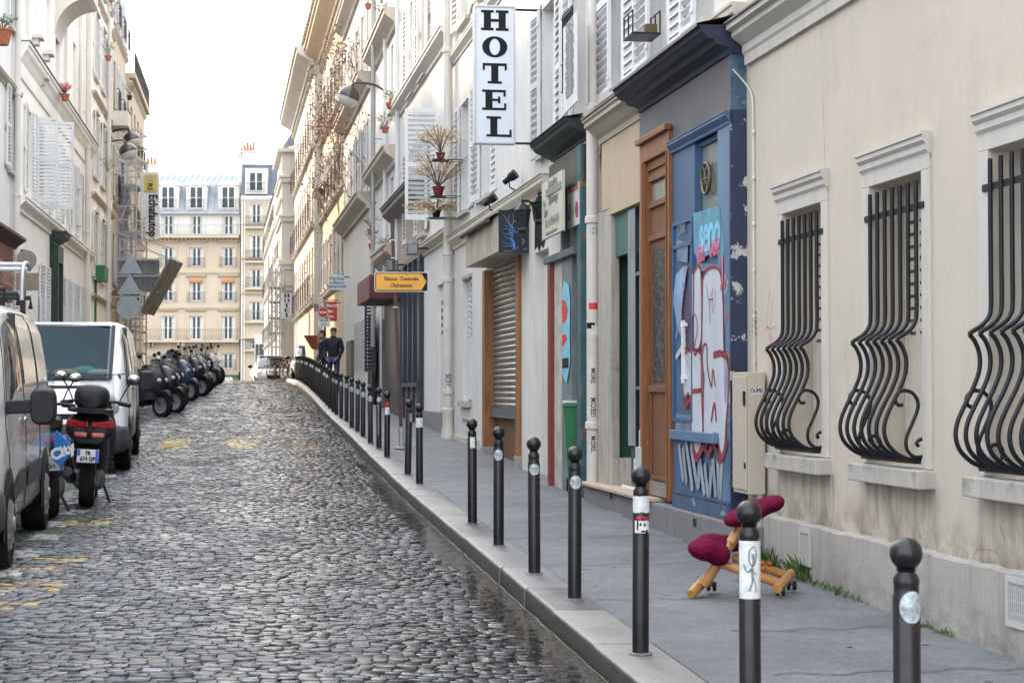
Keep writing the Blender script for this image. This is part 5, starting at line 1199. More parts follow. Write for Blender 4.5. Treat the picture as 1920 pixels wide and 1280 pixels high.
# ---- lamps, floodlights, banners on the wall
def lantern(px, py, v, label):
    u_, z_ = FR.uz(px,py,v); t = thing('wall_lantern', label, 'lantern', FR(u_,v,z_), group='black coach lanterns above the shopfronts'); c = FR(u_,v,0); s = 1.0
    mb = MB(); mb.lathe([(.055,z_-.16),(.085,z_+.05),(.095,z_+.055),(.10,z_+.065),(.04,z_+.13),(.015,z_+.15),(.02,z_+.17),(.008,z_+.19),(.004,z_+.23)], (c[0],c[1],0), 6); mb.lathe([(.02,z_-.2),(.058,z_-.165),(.055,z_-.16)], (c[0],c[1],0), 6); mb.build('cap', M_iron, t)
    mb = MB(); mb.lathe([(.056,z_-.155),(.082,z_+.045)], (c[0],c[1],0), 6); mb.build('glass', mat('lantern_glass', (.16,.17,.16), .15, var=.2, spec=.9, alpha=.5), t, recalc=False)
    for k in range(6):
        a = math.pi/3*k; mb = MB(); mb.tube([(c[0]+.056*math.cos(a),c[1]+.056*math.sin(a),z_-.16),(c[0]+.085*math.cos(a),c[1]+.085*math.sin(a),z_+.05)], .005, 5); mb.build('glazing_bar', M_iron, t)
    mb = MB(); mb.ell((c[0],c[1],z_-.03), (.03,.03,.045), 10, 7); mb.build('bulb', mat('bulb_glass', (.7,.7,.66), .3, var=0), t, smooth=180)
    mb = MB(); mb.tube(bez([FR(u_,v,z_+.17),FR(u_,v-.08,z_+.16),FR(u_,v-.17,z_+.06),FR(u_,v-.24 if v > .3 else 0,z_+.05)],5), .014, 8); mb.ell(FR(u_,.012 if v < .4 else v-.24,z_+.05), (.03,.03,.06), 8, 6); mb.build('arm', M_iron, t, smooth=60)
lantern(980, 405, .44, 'black coach lantern hanging in front of the painted tree panel'); lantern(1011, 390, .20, 'black coach lantern fixed beside the cream plumber board')
def spot(px, py, v, label):
    u_, z_ = FR.uz(px,py,v); t = thing('spotlight', label, 'spotlight', FR(u_,v,z_), group='small black spotlights above the awning box'); p = Vector(FR(u_,v,z_))
    ax = Vector((.75,-.35,.55)).normalized(); mb = MB(); mb.tube([p-ax*.10,p-ax*.02,p,p+ax*.02,p+ax*.10], [.035,.04,.05,.06,.065], 12); mb.build('housing', M_iron, t, smooth=40)
    mb = MB(); mb.tube([p-ax*.02, p+Vector((0,0,-.12)), FR(u_,.02,z_-.18)], .010, 6); mb.build('bracket', M_iron, t)
    mb = MB(); mb.tube(bez([p-ax*.1, p+Vector((.1,0,-.2)), FR(u_-.3,.03,z_-.16), FR(u_-.5,.02,z_+.0)],6), .005, 5); mb.build('cable', M_frame, t)
spot(956, 334, .16, 'black spotlight angled up under the hotel sign'); spot(918, 376, .16, 'lower black spotlight above the roller awning box')
def flat_sign(name, label, cat, px0, px1, pyt, pyb, v, m, t_=.02, v2=None, frame=None):
    """board parallel to the wall; far edge px0, near edge px1"""
    a, c = U(px1,v,py=(pyt+pyb)/2), U(px0,v2 if v2 is not None else v,py=(pyt+pyb)/2); v2 = v if v2 is None else v2
    zt, zb = FR.z(pyt,a,v), FR.z(pyb,a,v)
    t = thing(name, label, cat, FR((a+c)/2,v,zb)); mb = MB(FR)
    mb.add([(a,v,zb),(c,v2,zb),(c,v2,zt),(a,v,zt),(a,v-t_,zb),(c,v2-t_,zb),(c,v2-t_,zt),(a,v-t_,zt)],[(0,1,2,3),(7,6,5,4),(0,4,5,1),(1,5,6,2),(2,6,7,3),(3,7,4,0)]); p = mb.build('board', m, t)
    return t, p, (a,c,zb,zt,v,v2)
def sign_text(p, box, lines, m):
    """lines: (text, fx, fz, size, xscale)"""
    a,c,zb,zt,v,v2 = box
    for s,fx,fz,size,xs in lines:
        cu = c+(a-c)*fx; cz = zb+(zt-zb)*fz
        text_mb(s, size, lambda x,y,d: FR(cu-x, v+(v2-v)*((cu-x)-a)/(c-a)+.002+d, cz+y), xscale=xs, offset=.002).build('lettering', m, p, recalc=False)
GTX = mat('sign_grey_ink', (.12,.14,.13), .6, var=0)
t, p, bx_ = flat_sign('plumber_sign', 'cream board with phone number hanging over the teal shopfront', 'sign', 1016, 1054, 318, 432, .26, W('cream_board', (.50,.49,.42), rough=.45), .03, v2=.24)
sign_text(p, bx_, [('Quincaillerie',.55,.90,.13,.9),('Dépannage',.58,.62,.15,.9),('ROVER',.22,.42,.10,.8),('Tél. : 01 39 64 24 24',.52,.24,.135,.78),('dépannage - serrurerie - vitrerie',.5,.07,.06,.9)], GTX)
a,c,zb,zt,v,_ = bx_; mb = MB(FR); mb.box((a+.05,v+.002,zb+(zt-zb)*.70),(c-.35,v+.004,zb+(zt-zb)*.82)); mb.build('printed_band', mat('band_grey', (.22,.22,.19)), p); mb = MB(FR); mb.add([(c-.12,v+.003,zb+(zt-zb)*.55),(c-.30,v+.003,zb+(zt-zb)*.58),(c-.24,v+.003,zb+(zt-zb)*.70),(c-.18,v+.003,zb+(zt-zb)*.62)],[(0,1,2,3)]); mb.build('leaf_mark', mat('sign_green', (.10,.30,.08)), p, recalc=False)
t, p, bx_ = flat_sign('safety_sign', 'white safety notice with coloured symbols in the teal shop window', 'sign', 1064, 1085, 340, 420, .13, mat('notice_white', (.55,.55,.54), .5, var=.1), .02)
a,c,zb,zt,v,_ = bx_; w_ = c-a; h_ = zt-zb
def disc(cx,cz,rx,rz,m,n=16,dv=.003):
    k = MB(FR); k.add([(cx+rx*math.cos(q),v+dv,cz+rz*math.sin(q)) for q in np.linspace(0,2*math.pi,n+1)[:-1]],[tuple(range(n))]); k.build('symbol', m, p, recalc=False)
disc(c-.22*w_,zb+.38*h_,.14*w_,.2*h_,mat('notice_blue',(.05,.09,.25))); disc(c-.22*w_,zb+.38*h_,.10*w_,.15*h_,mat('notice_pale',(.35,.38,.42)),dv=.005); disc(c-.54*w_,zb+.35*h_,.12*w_,.18*h_,mat('notice_yellow',(.55,.38,.05)),3); disc(c-.84*w_,zb+.36*h_,.13*w_,.2*h_,mat('notice_maroon',(.25,.06,.07)))
k = MB(FR); k.box((a+.03,v+.001,zt-.18*h_),(c-.03,v+.003,zt-.06*h_)); k.build('red_heading', mat('notice_red',(.42,.10,.09), var=.5, vscale=40), p)
t, p, bx_ = flat_sign('lettered_banner', 'tall white banner with small grey writing hung high beside the grey downpipe', 'banner', 1056, 1081, 20, 190, .30, mat('banner_cloth', (.60,.61,.62), .6, var=.06), .012, v2=.26)
sign_text(p, bx_, [('SORESA',.5,.91,.20,.75)]+[('rénovation des façades',.5,.82-.055*i,.085,.75 if i % 3 else .6) for i in range(13)], GTX)
# wheelie bin
gx, gy, _ = FR(U(1080,.02,py=820), .0, 0); gz_ = zp(gy)+.02
t = thing('wheelie_bin', 'green wheelie bin with a white lid rim standing in the teal doorway', 'bin', (gx,gy,gz_))
mb = MB(); vs = []
for z,s_ in ((.08,.10),(.90,.155)): vs += [(gx-s_,gy-s_,gz_+z),(gx+s_,gy-s_,gz_+z),(gx+s_,gy+s_,gz_+z),(gx-s_,gy+s_,gz_+z)]
mb.add(vs,[(0,3,2,1),(0,1,5,4),(1,2,6,5),(2,3,7,6),(3,0,4,7)]); mb.build('body', mat('bin_green', (.02,.16,.06), .4, var=.15, vscale=3), t, bevel=.02)
mb = MB(); mb.box((gx-.17,gy-.17,gz_+.90),(gx+.17,gy+.17,gz_+.935)); mb.build('rim', mat('bin_green', (0,0,0)), t, bevel=.01)
mb = MB(); mb.box((gx-.16,gy-.16,gz_+.937),(gx+.16,gy+.16,gz_+.97)); mb.build('lid', mat('bin_lid', (.55,.56,.55), .4, var=.1), t, bevel=.015)
for s_ in (-1,1): mb = MB(); mb.lathe([(.07,-.02),(.07,.02)], (gx+s_*.1,gy+.1,gz_+.07), 14, 'x'); mb.build('wheel', M_ink, t)

# ================================================================ white house, navy shop
b4 = building('navy_shop_house', 'tall white house above a navy shopfront with a large open shutter', FR, 30.5, 45, -.8)
v0_, v1_ = U(845), U(702)
uN0, uN1 = U(790,.05,py=600), U(688,.05,py=600)
zN = FR.z(478, U(786,.1), .1)
zw4 = FR.z(425,U(800),0)
NAVY2 = mat('dark_navy_joinery', (.018,.026,.045), .4, var=.2, vscale=3)
holes4 = [(v0_+.9, v0_+1.9, -1.2, FR.z(538,U(815),0), .10), (uN0+.25,uN0+3.1,zp(36)+.75,zN-.05,.12), (uN0+3.6,uN0+7.9,zp(40)+.75,zN-.35,.12)]
w4 = [U(795,py=300), U(795,py=300)+2.1, U(795,py=300)+5.4, U(795,py=300)+8.6]
sp = gen_floors(b4, FR, P_white, v0_, U(745), -1.5, 10.4, FR.z(425,U(812),0), 3.0, w4[:2], 1.0, 1.9, holes0=[holes4[0]], strings=[], v=.0)
mould(b4, FR, v0_, U(782,.12), FR.z(425,U(836,.1),.1)-.2, prof(.15,.2), P_beige, 'string_course')
sp = gen_floors(b4, FR, P_white, U(745), U(702), -1.5, 10.4, FR.z(425,U(812),0)+.3, 3.0, [U(735,py=300),U(720,py=300)], .55, 1.5, shut=None, holes0=holes4[1:], strings=[4.9,7.9], so=.34, v=.0)
shell(b4, FR, v0_, U(702), -1.5, 10.4, P_white)
mould(b4, FR, v0_, U(745), FR.z(152,U(775,.1),.1)-.15, prof(.2,.26), P_grey, 'string_course')
for px in (745, 722): pipe(b4, FR, U(px,.08,py=300), 1.6, 10.4, .08, .05, M_shut)
# shuttered door with slots
a,c,e,f = holes4[0][:4]
mb = MB(FR); mb.box((a,-.09,e),(c,-.06,f)); mb.box(((a+c)/2-.01,-.06,e),((a+c)/2+.01,-.04,f)); dd = mb.build('door', M_shut, b4)
for i in range(5):
    for q in (.18,.62): mb = MB(FR); mb.box((a+q,-.059,f-.35-i*.13),(a+q+.2,-.055,f-.28-i*.13)); mb.build('slot', M_dark, dd)
mb = MB(FR); mb.box((v0_,0,-1.5),(uN0-.1,.04,zp(33)+.32)); mb.build('plinth', W('dark_plinth', (.22,.22,.225)), b4, bevel=.01)
# navy shop joinery
mb = MB(FR); zs_ = zp(36)+.75
for q in (0,.22,1.15,2.1,3.05,3.35): mb.box((uN0+q,0,zp(36)-.3),(uN0+q+.16,.09,zN))
mb.box((uN0,0,zN-.02),(uN0+7.9,.08,zN+.10)); mb.box((uN0,0.0,zs_-.08),(uN0+3.3,.13,zs_)); mb.build('shopfront_joinery', NAVY2, b4, bevel=.006)
mb = MB(FR); mb.box((uN0+.16,0,zp(36)-.3),(uN0+3.1,.05,zs_-.08)); mb.build('stall_riser', mat('riser_grey', (.16,.17,.19), .5, var=.3, vscale=4), b4)
for q in (.38,1.31,2.26):
    mb = MB(FR); mb.quad((uN0+q,.03,zs_),(uN0+q+.78,.03,zs_),(uN0+q+.78,.03,zN-.05),(uN0+q,.03,zN-.05)); mb.build('shop_pane', mat('shop_glass', (.05,.085,.09), .05, var=.5, vscale=2, spec=1), b4, recalc=False)
mb = MB(FR); mb.box((uN0+3.5,0,zp(41)-.4),(uN0+5.6,.11,zN-.35)); mb.build('navy_panel', mat('navy_panel_paint', (.028,.038,.06), .45, var=.15), b4, bevel=.008)
mb = MB(FR); mb.box((uN0+5.7,0,zp(42)-.4),(uN0+8.0,.09,zN-.35)); mb.build('dark_shutters', mat('dark_shutters_paint', (.02,.022,.03), .5), b4)
mb = MB(FR); mb.box((uN0-.02,.0,zN+.10),(uN0+5.5,.07,zN+.98)); mb.build('fascia', W('navy_shop_fascia', (.36,.33,.27), streak=.4, stain=.5), b4)
mould(b4, FR, uN0-.05, uN0+5.6, zN+.98, prof(.34,.42), W('grey_cornice', (.24,.235,.225), stain=.6, vscale=4, stain_col=(.08,.08,.08)), 'shop_cornice')
mb = MB(FR); mb.box((uN0-.08,0,zN+1.4),(uN0+5.6,.36,zN+1.42)); mb.build('shop_cornice_flashing', M_lead, b4)
mould(b4, FR, uN0+5.0, uN0+9, zN+.15, prof(.3,.5), M_cornice, 'shop_cornice')
# the big open shutter facing the camera and its neighbour
uo, zo = FR.uz(824,424,.0)
o = shutter(b4, FR, uo, zo+.1, .58, 1.95, 1, ang=90, v=.03, label='open white shutter leaf standing out from the wall')
# plants on the sill by the open shutter
def plant_pot(name, label, F, px, py, v, s=.12, kind='leaf', n=60, spread=.25, h=.35, potm=None, group=None, droop=0):
    u_, z_ = F.uz(px,py,v); p = Vector(F(u_,v,z_)); t = thing(name, label, 'potted plant', p, group=group)
    mb = MB(); mb.lathe([(s*.62,0),(s*.95,s*1.35),(s*1.05,s*1.36),(s*1.05,s*1.55),(s*.9,s*1.55)], (p.x,p.y,p.z), 14); mb.build('pot', potm or M_terra, t, smooth=40)
    st = MB(); lf = MB(); top = p+Vector((0,0,s*1.4))
    for i in range(n):
        a = random.uniform(0,2*math.pi); r = spread*math.sqrt(random.random()); hh = h*random.uniform(.4,1.0)
        tip = top+Vector((r*math.cos(a), r*math.sin(a), hh-droop*r)); mid = top+(tip-top)*.5+Vector((0,0,.05))
        if i % 3 == 0: st.tube(bez([top,mid,tip],3), .004, 4)
        for k in range(3 if kind != 'dry' else 6):
            c = mid.lerp(tip, random.uniform(.2,1.05)); d = Vector((random.uniform(-1,1),random.uniform(-1,1),random.uniform(-.4,.8))).normalized(); e = d.orthogonal().normalized(); L_ = .035 if kind != 'dry' else .05; w_ = .014 if kind != 'dry' else .008
            lf.add([c, c+d*L_*.5+e*w_, c+d*L_, c+d*L_*.5-e*w_], [(0,1,2,3)])
    st.build('stems', M_twig, t); lf.build('foliage', {'leaf':M_leaf,'dry':M_dry,'red':M_red_flower}[kind], t, recalc=False); return t
plant_pot('dried_plant', 'upper pot of tall dry grass plumes against the open white shutter', FR, 826, 300, .35, .075, 'dry', 90, .42, .45, mat('maroon_pot', (.14,.012,.025), .5), 'dried plants beside the open shutter')
plant_pot('dried_plant', 'maroon pot of dry grass halfway down the open white shutter', FR, 822, 368, .35, .10, 'dry', 130, .50, .55, mat('maroon_pot', (.14,.012,.025), .5), 'dried plants beside the open shutter')
plant_pot('dried_plant', 'black pot of drooping dry grass at the foot of the open white shutter', FR, 818, 408, .35, .08, 'dry', 110, .55, .3, M_ink, 'dried plants beside the open shutter', droop=.4)
mb = MB(); 
for (x,y) in ((826,300),(822,368),(818,408)):
    u_, z_ = FR.uz(x,y,.35); mb.bar(FR(u_-.15,0,z_-.01),FR(u_-.15,.5,z_-.01),.02,.012); mb.bar(FR(u_+.15,0,z_-.01),FR(u_+.15,.5,z_-.01),.02,.012); mb.bar(FR(u_-.15,.35,z_-.01),FR(u_+.15,.35,z_-.01),.25,.012)
mb.build('pot_shelf', M_iron, b4)
# wall floodlights
for (px,py,lab) in ((773,467,'square grey floodlight on the fascia of the navy shop'),(736,498,'dark square floodlight behind the leaning sign pole')):
    u_, z_ = FR.uz(px,py,.35); t = thing('floodlight', lab, 'floodlight', FR(u_,.35,z_)); mb = MB(FR); mb.box((u_-.06,.24,z_-.11),(u_+.06,.46,z_+.11)); mb.build('housing', mat('flood_grey', (.13,.15,.16), .4, .3), t, bevel=.015)
    mb = MB(FR); mb.box((u_-.075,.27,z_-.08),(u_-.061,.43,z_+.08)); mb.build('lens', mat('flood_glass', (.25,.29,.31), .1, spec=.9), t); mb = MB(FR); mb.box((u_-.015,.05,z_+.0),(u_+.015,.25,z_+.03)); mb.build('bracket', M_iron, t)

# ================================================================ further right-hand houses
b5 = building('corner_stepped_house', 'grey house with shuttered windows and a dark red awning box below', FR, 45, 56, -.4)
sp = gen_floors(b5, FR, P_grey, U(702)+.01, U(652), -1.2, 13.2, FR.z(560,U(690),0)+2.6, 3.0, [U(692),U(681),U(671),U(661)], 1.0, 1.9, v=.12, strings=[FR.z(560,U(690),0)+2.15+3.0*i for i in range(4)], so=.36)
shell(b5, FR, U(702)+.01, U(652), -1.2, 13.2, P_grey, .12)
pipe(b5, FR, U(702,.2), 1.0, 13, .24, .05, M_pipe_grey)
mould(b5, FR, U(702)+.01, U(652), 12.7, prof(.5,.5), M_cornice, 'eaves_cornice', .12)
mb = MB(FR); a_,c_ = U(706,.6,py=540), U(670,.6,py=540); ztt, zbb_ = FR.z(515,a_,.6), FR.z(560,a_,.6); mb.box((a_,.05,zbb_),(c_-2,.75,ztt)); mb.build('awning_box', mat('dark_red_box', (.10,.012,.018), .5, var=.2), b5, bevel=.01)
mb = MB(FR); a_ = U(690,.15,py=620)
for i in range(5):
    q = U(668+4.4*i,.15,py=620); mb = MB(FR); mb.box((q-.10,.12,zp(50)+.7),(q+.10,.20,zbb_-.1)); mb.build('pilaster', M_trimdirty, b5)
mb = MB(FR); mb.box((U(701,.14,py=640),.12,zp(44)-.3),(U(692,.14,py=640),.17,zbb_-.05)); mb.build('dark_doorway', M_dark, b5)
mb = MB(FR); mb.box((U(662,.15),.12,zp(50)+.5),(U(652,.15),.20,zp(50)+1.5)); mb.build('brown_riser', mat('riser_brown', (.10,.09,.075)), b5)
o = shutter(b5, FR, U(700,.2,py=620), zp(46)+.7, .26, 1.7, -1, ang=90, v=.15, m=NAVY2, label='open black louvered shutter')
pot_spots = [(695,440,'green bush in a pot on the grey house window ledge','leaf'),(697,468,'terracotta pot with small plant on lowest ledge of the grey house','leaf'),(724,480,'terracotta pot hanging under the white corner ledge','leaf'),(722,250,'red pot on a ledge of the white house','leaf'),(731,205,'upright green plant in a pot high on the white house','leaf'),(715,42,'terracotta pot at the top ledge of the white house','leaf'),(690,18,'trailing plant on the top window ledge of the grey house','leaf')]
for px,py,lab,kd in pot_spots: plant_pot('potted_plant', lab, FR, px, py, .20, .09, kd, 36, .22, .35, group='potted plants on the right hand ledges')

b6 = building('warm_house', 'sunlit ochre house with ivy tendrils and iron balconies beyond the grey house', FR, 55, 70, 0)
w6 = [U(x) for x in (646,638.5,631,624,617.5,611,606)]
gen_floors(b6, FR, P_warm, U(652)+.01, U(603), -.8, 12.6, 3.6, 2.9, w6, 1.0, 1.8, shut=None, v=.02, balc=(0,1,2), curt=False, gm=None) if False else gen_floors(b6, FR, P_warm, U(652)+.01, U(603), -.8, 12.6, 3.6, 2.9, w6, 1.0, 1.8, v=.02, balc=(1,2), curt=False)
shell(b6, FR, U(652)+.01, U(603), -.8, 12.6, P_warm, .02)
mould(b6, FR, U(652)+.01, U(603), 12.3, prof(.7,.6), P_warm, 'eaves_cornice', .02)
b7 = building('balcony_house', 'pale ochre house with mansard roof and stacked balconies near the street crest', FR, 70, 91, .3)
w7 = [U(603)+1.2+2.15*i for i in range(10)]
gen_floors(b7, FR, P_pale, U(603)+.01, U(562), -.5, 12.8, 3.5, 2.95, w7, 1.05, 1.95, v=.30, balc=(0,1,2), curt=False, shut=None)
shell(b7, FR, U(603)+.01, U(562), -.5, 12.8, P_pale, .30)
mould(b7, FR, U(603)+.01, U(562), 12.3, prof(.75,.7), P_pale, 'eaves_cornice', .30)
for bb, a_, c_, zt_ in ((b6,U(652)+.1,U(603)-.1,12.9),(b7,U(603)+.1,U(562)-.1,13.0)):
    mb = MB(FR); mb.add([(a_,.3,zt_),(c_,.3,zt_),(c_,-1.2,zt_+2.3),(a_,-1.2,zt_+2.3),(a_,-8,zt_+2.8),(c_,-8,zt_+2.8)],[(0,1,2,3),(3,2,5,4)]); mb.build('mansard_roof', M_slate, bb, recalc=False)
    q = a_+1.5
    while q < c_-1.5:
        mb = MB(FR); mb.box((q-.5,-1.3,zt_+.4),(q+.5,-.0,zt_+1.9)); dm = mb.build('dormer', P_pale, bb); mb = MB(FR); mb.box((q-.35,-.0,zt_+.5),(q+.35,.02,zt_+1.75)); mb.build('pane', M_glass2, dm); q += 2.6
    railing(bb, FR, a_, c_, zt_-.0, .9, .62, step=.25)
b8 = building('pale_corner_house', 'white corner house with moulded cornice behind the scaffolding at the end', FR, 96, 120, .2)
ua = U(561); ub8 = U(519,.85)
ztp = 11.5
gen_floors(b8, FR, P_pale, ua, ub8, -.6, ztp, 3.4, 3.0, [ua+1.6+2.2*i for i in range(7)], 1.0, 1.9, v=.85, curt=False, shut=None, balc=(1,))
shell(b8, FR, ua, ub8, -.6, ztp, P_pale, .85)
mb = MB(FR); mb.box((ua+.01,.8,-.6),(ua+.3,.87,ztp)); mb.build('quoin', P_pale, b8)
for z_ in (FR.z(330,ua,1)-.3, FR.z(415,ua,1), FR.z(505,ua,1), FR.z(545,ua,1)):
    mb = MB(FR); mb.box((ua-.12,-.5,z_),(ub8,.95,z_+.22)); mb.box((ua-.18,-.5,z_+.221),(ub8,1.02,z_+.32)); mb.build('string_course', P_pale, b8)
mb = MB(FR); mb.box((ua-.25,-.5,ztp),(ub8+.1,1.1,ztp+.18)); mb.build('eaves', P_pale, b8)
mb = MB(FR); mb.add([(ua,.9,ztp+.18),(ub8,.9,ztp+.18),(ub8,0,ztp+1.6),(ua,0,ztp+1.6),(ub8,-6,ztp+1.6),(ua,-6,ztp+1.6)],[(0,1,2,3),(3,2,4,5),(0,3,5)]); mb.build('zinc_roof', M_zinc, b8, recalc=False)
b9 = building('long_pale_house', 'long pale house with a dark roof edge beyond the corner at the street end', FR, 125, 158, .0)
zl = 10.9; ue9 = U(495,.85)
gen_floors(b9, FR, P_pale, ub8+.05, ue9, -1.2, zl, 3.0, 3.0, [ub8+2+2.6*i for i in range(10)], 1.1, 1.9, v=.85, curt=False, shut=None, balc=(0,1,2,3))
shell(b9, FR, ub8+.05, ue9, -1.2, zl, P_pale, .85)
mb = MB(FR); mb.add([(ub8+.05,.95,zl),(ue9,.95,zl),(ue9,-.3,zl+1.3),(ub8+.05,-.3,zl+1.3)],[(0,1,2,3)]); mb.build('mansard_roof', M_slate, b9, recalc=False)
# ivy tendrils on the warm houses
mb = MB(); lf = MB()
random.seed(11)
for _ in range(60):
    px = random.uniform(585,650); py = random.uniform(20,300)+(650-px)*1.6; v = random.uniform(.3,.9)
    p = Vector(FR(*(lambda q:(q[0],v,q[1]))(FR.uz(px,py,v)))); pts = [p]
    for k in range(6): p = p+Vector((random.uniform(-.25,.35),random.uniform(-1.2,.4),random.uniform(-.75,.35))); pts.append(p)
    pts = [q for q in pts if (q.x-(3.83-.1609*q.y)) < -.1]
    if len(pts) < 3: continue
    P = bez(pts,4); mb.tube(P, .008, 4, cap=False)
    for q in P[::4]:
        for _k in range(1 + (random.random() < .5)):
            c = q+Vector((random.gauss(0,.12),random.gauss(0,.2),random.gauss(0,.12))); d = Vector((random.uniform(-1,1),random.uniform(-1,1),random.uniform(-1,1))).normalized()*.05; e = d.orthogonal().normalized()*.035; lf.add([c,c+d+e,c+d*2,c+d-e],[(0,1,2,3)])
iv = thing('climbing_vine', 'bare brown climbing vine with few leaves over the sunlit ochre house', 'vine', FR(60,.4,4)); mb.build('stems', M_twig, iv); lf.build('foliage', mat('autumn_leaf', (.22,.10,.04), .7, var=.5, vscale=9), iv, recalc=False)
# ================================================================ left side houses
V = FL.u
random.seed(5)
c0 = building('theatre_house', 'pale grey house with a dark red shopfront lettered Théatre at far left', FL, 37, 40, -.6)
uL1, uL2, uL3, uL4, uL5 = V(29), V(166), V(206), V(232), V(262)
nearw = [4+2.6*i for i in range(13)]
gen_floors(c0, FL, P_white, 24, uL1, -1.7, 12.5, 1.6, 3.1, [w_ for w_ in nearw if w_ > 27]+[uL1-1.0], 1.1, 1.8, curt=False, shut='both', strings=[FL.z(175,uL1-.5)-.1])  # out-of-view near stretch kept tall to block the sun
shell(c0, FL, 24, uL1, -1.7, 12.5, P_white)
cn = building('added_left_house', 'low pale unseen house added left of the camera to shape the light', FL, 2, 24, -1.3)  # unseen house, added and kept low to shape light in the street
gen_floors(cn, FL, P_white, 3, 23.95, -1.7, 6.0, -.2, 3.1, nearw[:8], 1.1, 1.8, curt=False, shut=None)
shell(cn, FL, 3, 23.95, -1.7, 6.0, P_white)
zr1 = FL.z(548, V(40,.5,py=548), .5)
a_, c_ = V(-60,.45,py=500), V(33,.45,py=500); REDP = mat('red_shop_paint', (.13,.014,.018), .5, var=.2, vscale=2, streak=.2)
zt_, zb_ = 2.85, 1.75
mb = MB(FL); mb.box((a_,.0,zb_),(c_-.3,.40,zt_)); mb.build('fascia', REDP, c0, bevel=.01)
mould(c0, FL, a_, c_, zt_, [(0,0),(.42,0),(.46,.06),(.55,.12),(.62,.16),(.62,.22)], mat('dark_red_cornice', (.06,.01,.012), .55, var=.3), 'cornice')
mb = MB(FL); mb.box((a_,.0,zp(38)),(c_-.3,.25,zb_-.0)); mb.build('shopfront', REDP, c0)
cu = V(10,.41,py=515); mb = text_mb('e Théatre', .62, lambda x,y,d: FL(cu+x,.402+d,(zt_+zb_)/2-.05+y), offset=.012, xscale=1.25); mb.build('lettering', mat('faded_rose', (.40,.22,.19), .6), c0, recalc=False)
for px,z_ in ((20,5.2),(20,2.3)): pass
pipe(c0, FL, V(27,.1), 2.9, 13.5, .12, .07, P_pale, [FL.z(y,V(27,.1)) for y in (180,370)])

c1 = building('long_cream_house', 'long cream house with white louvered shutters and a heavy mid cornice on the left', FL, 41, 57, -.3)
zl1, zl2 = 4.33, 7.72
gw = [V(x) for x in (52,72,88,101,112.5,123,132.5,141,149)]
f1 = [V(x) for x in (51,70,98,118,134,148)]
z1a = FL.z(375,V(60))+.05
holes = [(u-.5,u+.5,z1a,z1a+1.95) for u in f1]
f2 = [V(x) for x in (46,63,86,104,119,136)]
holes2 = [(u-.5,u+.5,zl2+.35,zl2+2.35) for u in f2]+[(u-.5,u+.5,zl2+3.5,zl2+5.3) for u in f2]
g0 = [V(x) for x in (80,121,133,147)]
holes0_ = [(u-.5,u+.5,1.35,3.1) for u in g0]
wall(c1, FL, uL1+.01, uL2, -1.4, 13.8, holes+holes2+holes0_, P_left, 0, .2)
shell(c1, FL, uL1+.01, uL2, -1.4, 13.8, P_left)
for h in holes+holes2: window(c1, FL, *h[:4], 0, .16, curtain=random.random() < .5)
for i,h in enumerate(holes):
    shutter(c1, FL, h[0]-.01, h[2]-.05, .5, h[3]-h[2]+.1, -1, ang=(3,78,2,10,0,4)[i], v=.02)
    shutter(c1, FL, h[1]+.01, h[2]-.05, .5, h[3]-h[2]+.1, 1, ang=(8,0,14,0,6,0)[i], v=.02)
uo_, zo_ = FL.uz(76,392,.02); shutter(c1, FL, uo_, zo_, .78, 2.15, 1, ang=92, v=.03, label='wide open grey shutter leaf standing out over the street')
for h in holes0_:
    shutter(c1, FL, h[0]-.02, h[2], .52, 1.75, -1, v=.03, style='half'); shutter(c1, FL, h[1]+.02, h[2], .52, 1.75, 1, v=.03, style='half', ang=5)
    shutter(c1, FL, h[0]+.0, h[2], .49, 1.75, 1, v=-.05); shutter(c1, FL, h[1]-.0, h[2], .49, 1.75, -1, v=-.05)
mould(c1, FL, uL1+.02, uL2+.1, zl1-.35, prof(.20,.34), P_left, 'string_course')
mould(c1, FL, uL1+.02, uL2+.1, zl2-.75, [(0,0),(.04,.02),(.05,.12),(.05,.35),(.08,.40),(.14,.52),(.20,.60),(.22,.68),(.25,.70),(.25,.78)], P_left, 'mid_cornice')
mb = MB(FL); mb.box((uL1,0,zl2+.031),(uL2+.1,.28,zl2+.05)); mb.build('mid_cornice_flashing', M_lead, c1)
for px,py in ((78,75),(97,105),(88,150),(110,175)):
    u_,z_ = FL.uz(px,py,.2); mb = MB(FL); mb.box((u_-.25,0,z_),(u_+.25,.25,z_+.08)); mb.box((u_-.18,0,z_-.14),(u_+.18,.15,z_)); mb.build('window_ledge', P_pale, c1)
# corbelled balcony high up
ub0, ub1 = V(112), V(172,.95,py=48); zb_ = FL.z(14,V(113),.5)
cv = .95; pf = [(0,zb_-1.15)]+[(cv*(1-math.cos(a))*.98, zb_-1.15+1.0*math.sin(a)) for a in np.linspace(.15,1.5,8)]+[(cv,zb_-.10),(cv,zb_+.38)]
mould(c1, FL, ub0, ub1, 0, pf, P_pale, 'corbelled_balcony'); mb = MB(FL); mb.box((ub0-.05,0,zb_+.38),(ub1+.05,cv+.08,zb_+.46)); mb.build('balcony_slab', P_beige, c1)
railing(c1, FL, ub0, ub1, zb_+.46, .95, cv-.05)
for px,r_ in ((163,.08),(150,.05)): pipe(c1, FL, V(px,.12,py=400), -.2 if px == 163 else zl2, 13.8, .14 if px == 163 else .1, r_, P_pale, [FL.z(y,V(163,.1)) for y in (285,375,440)])
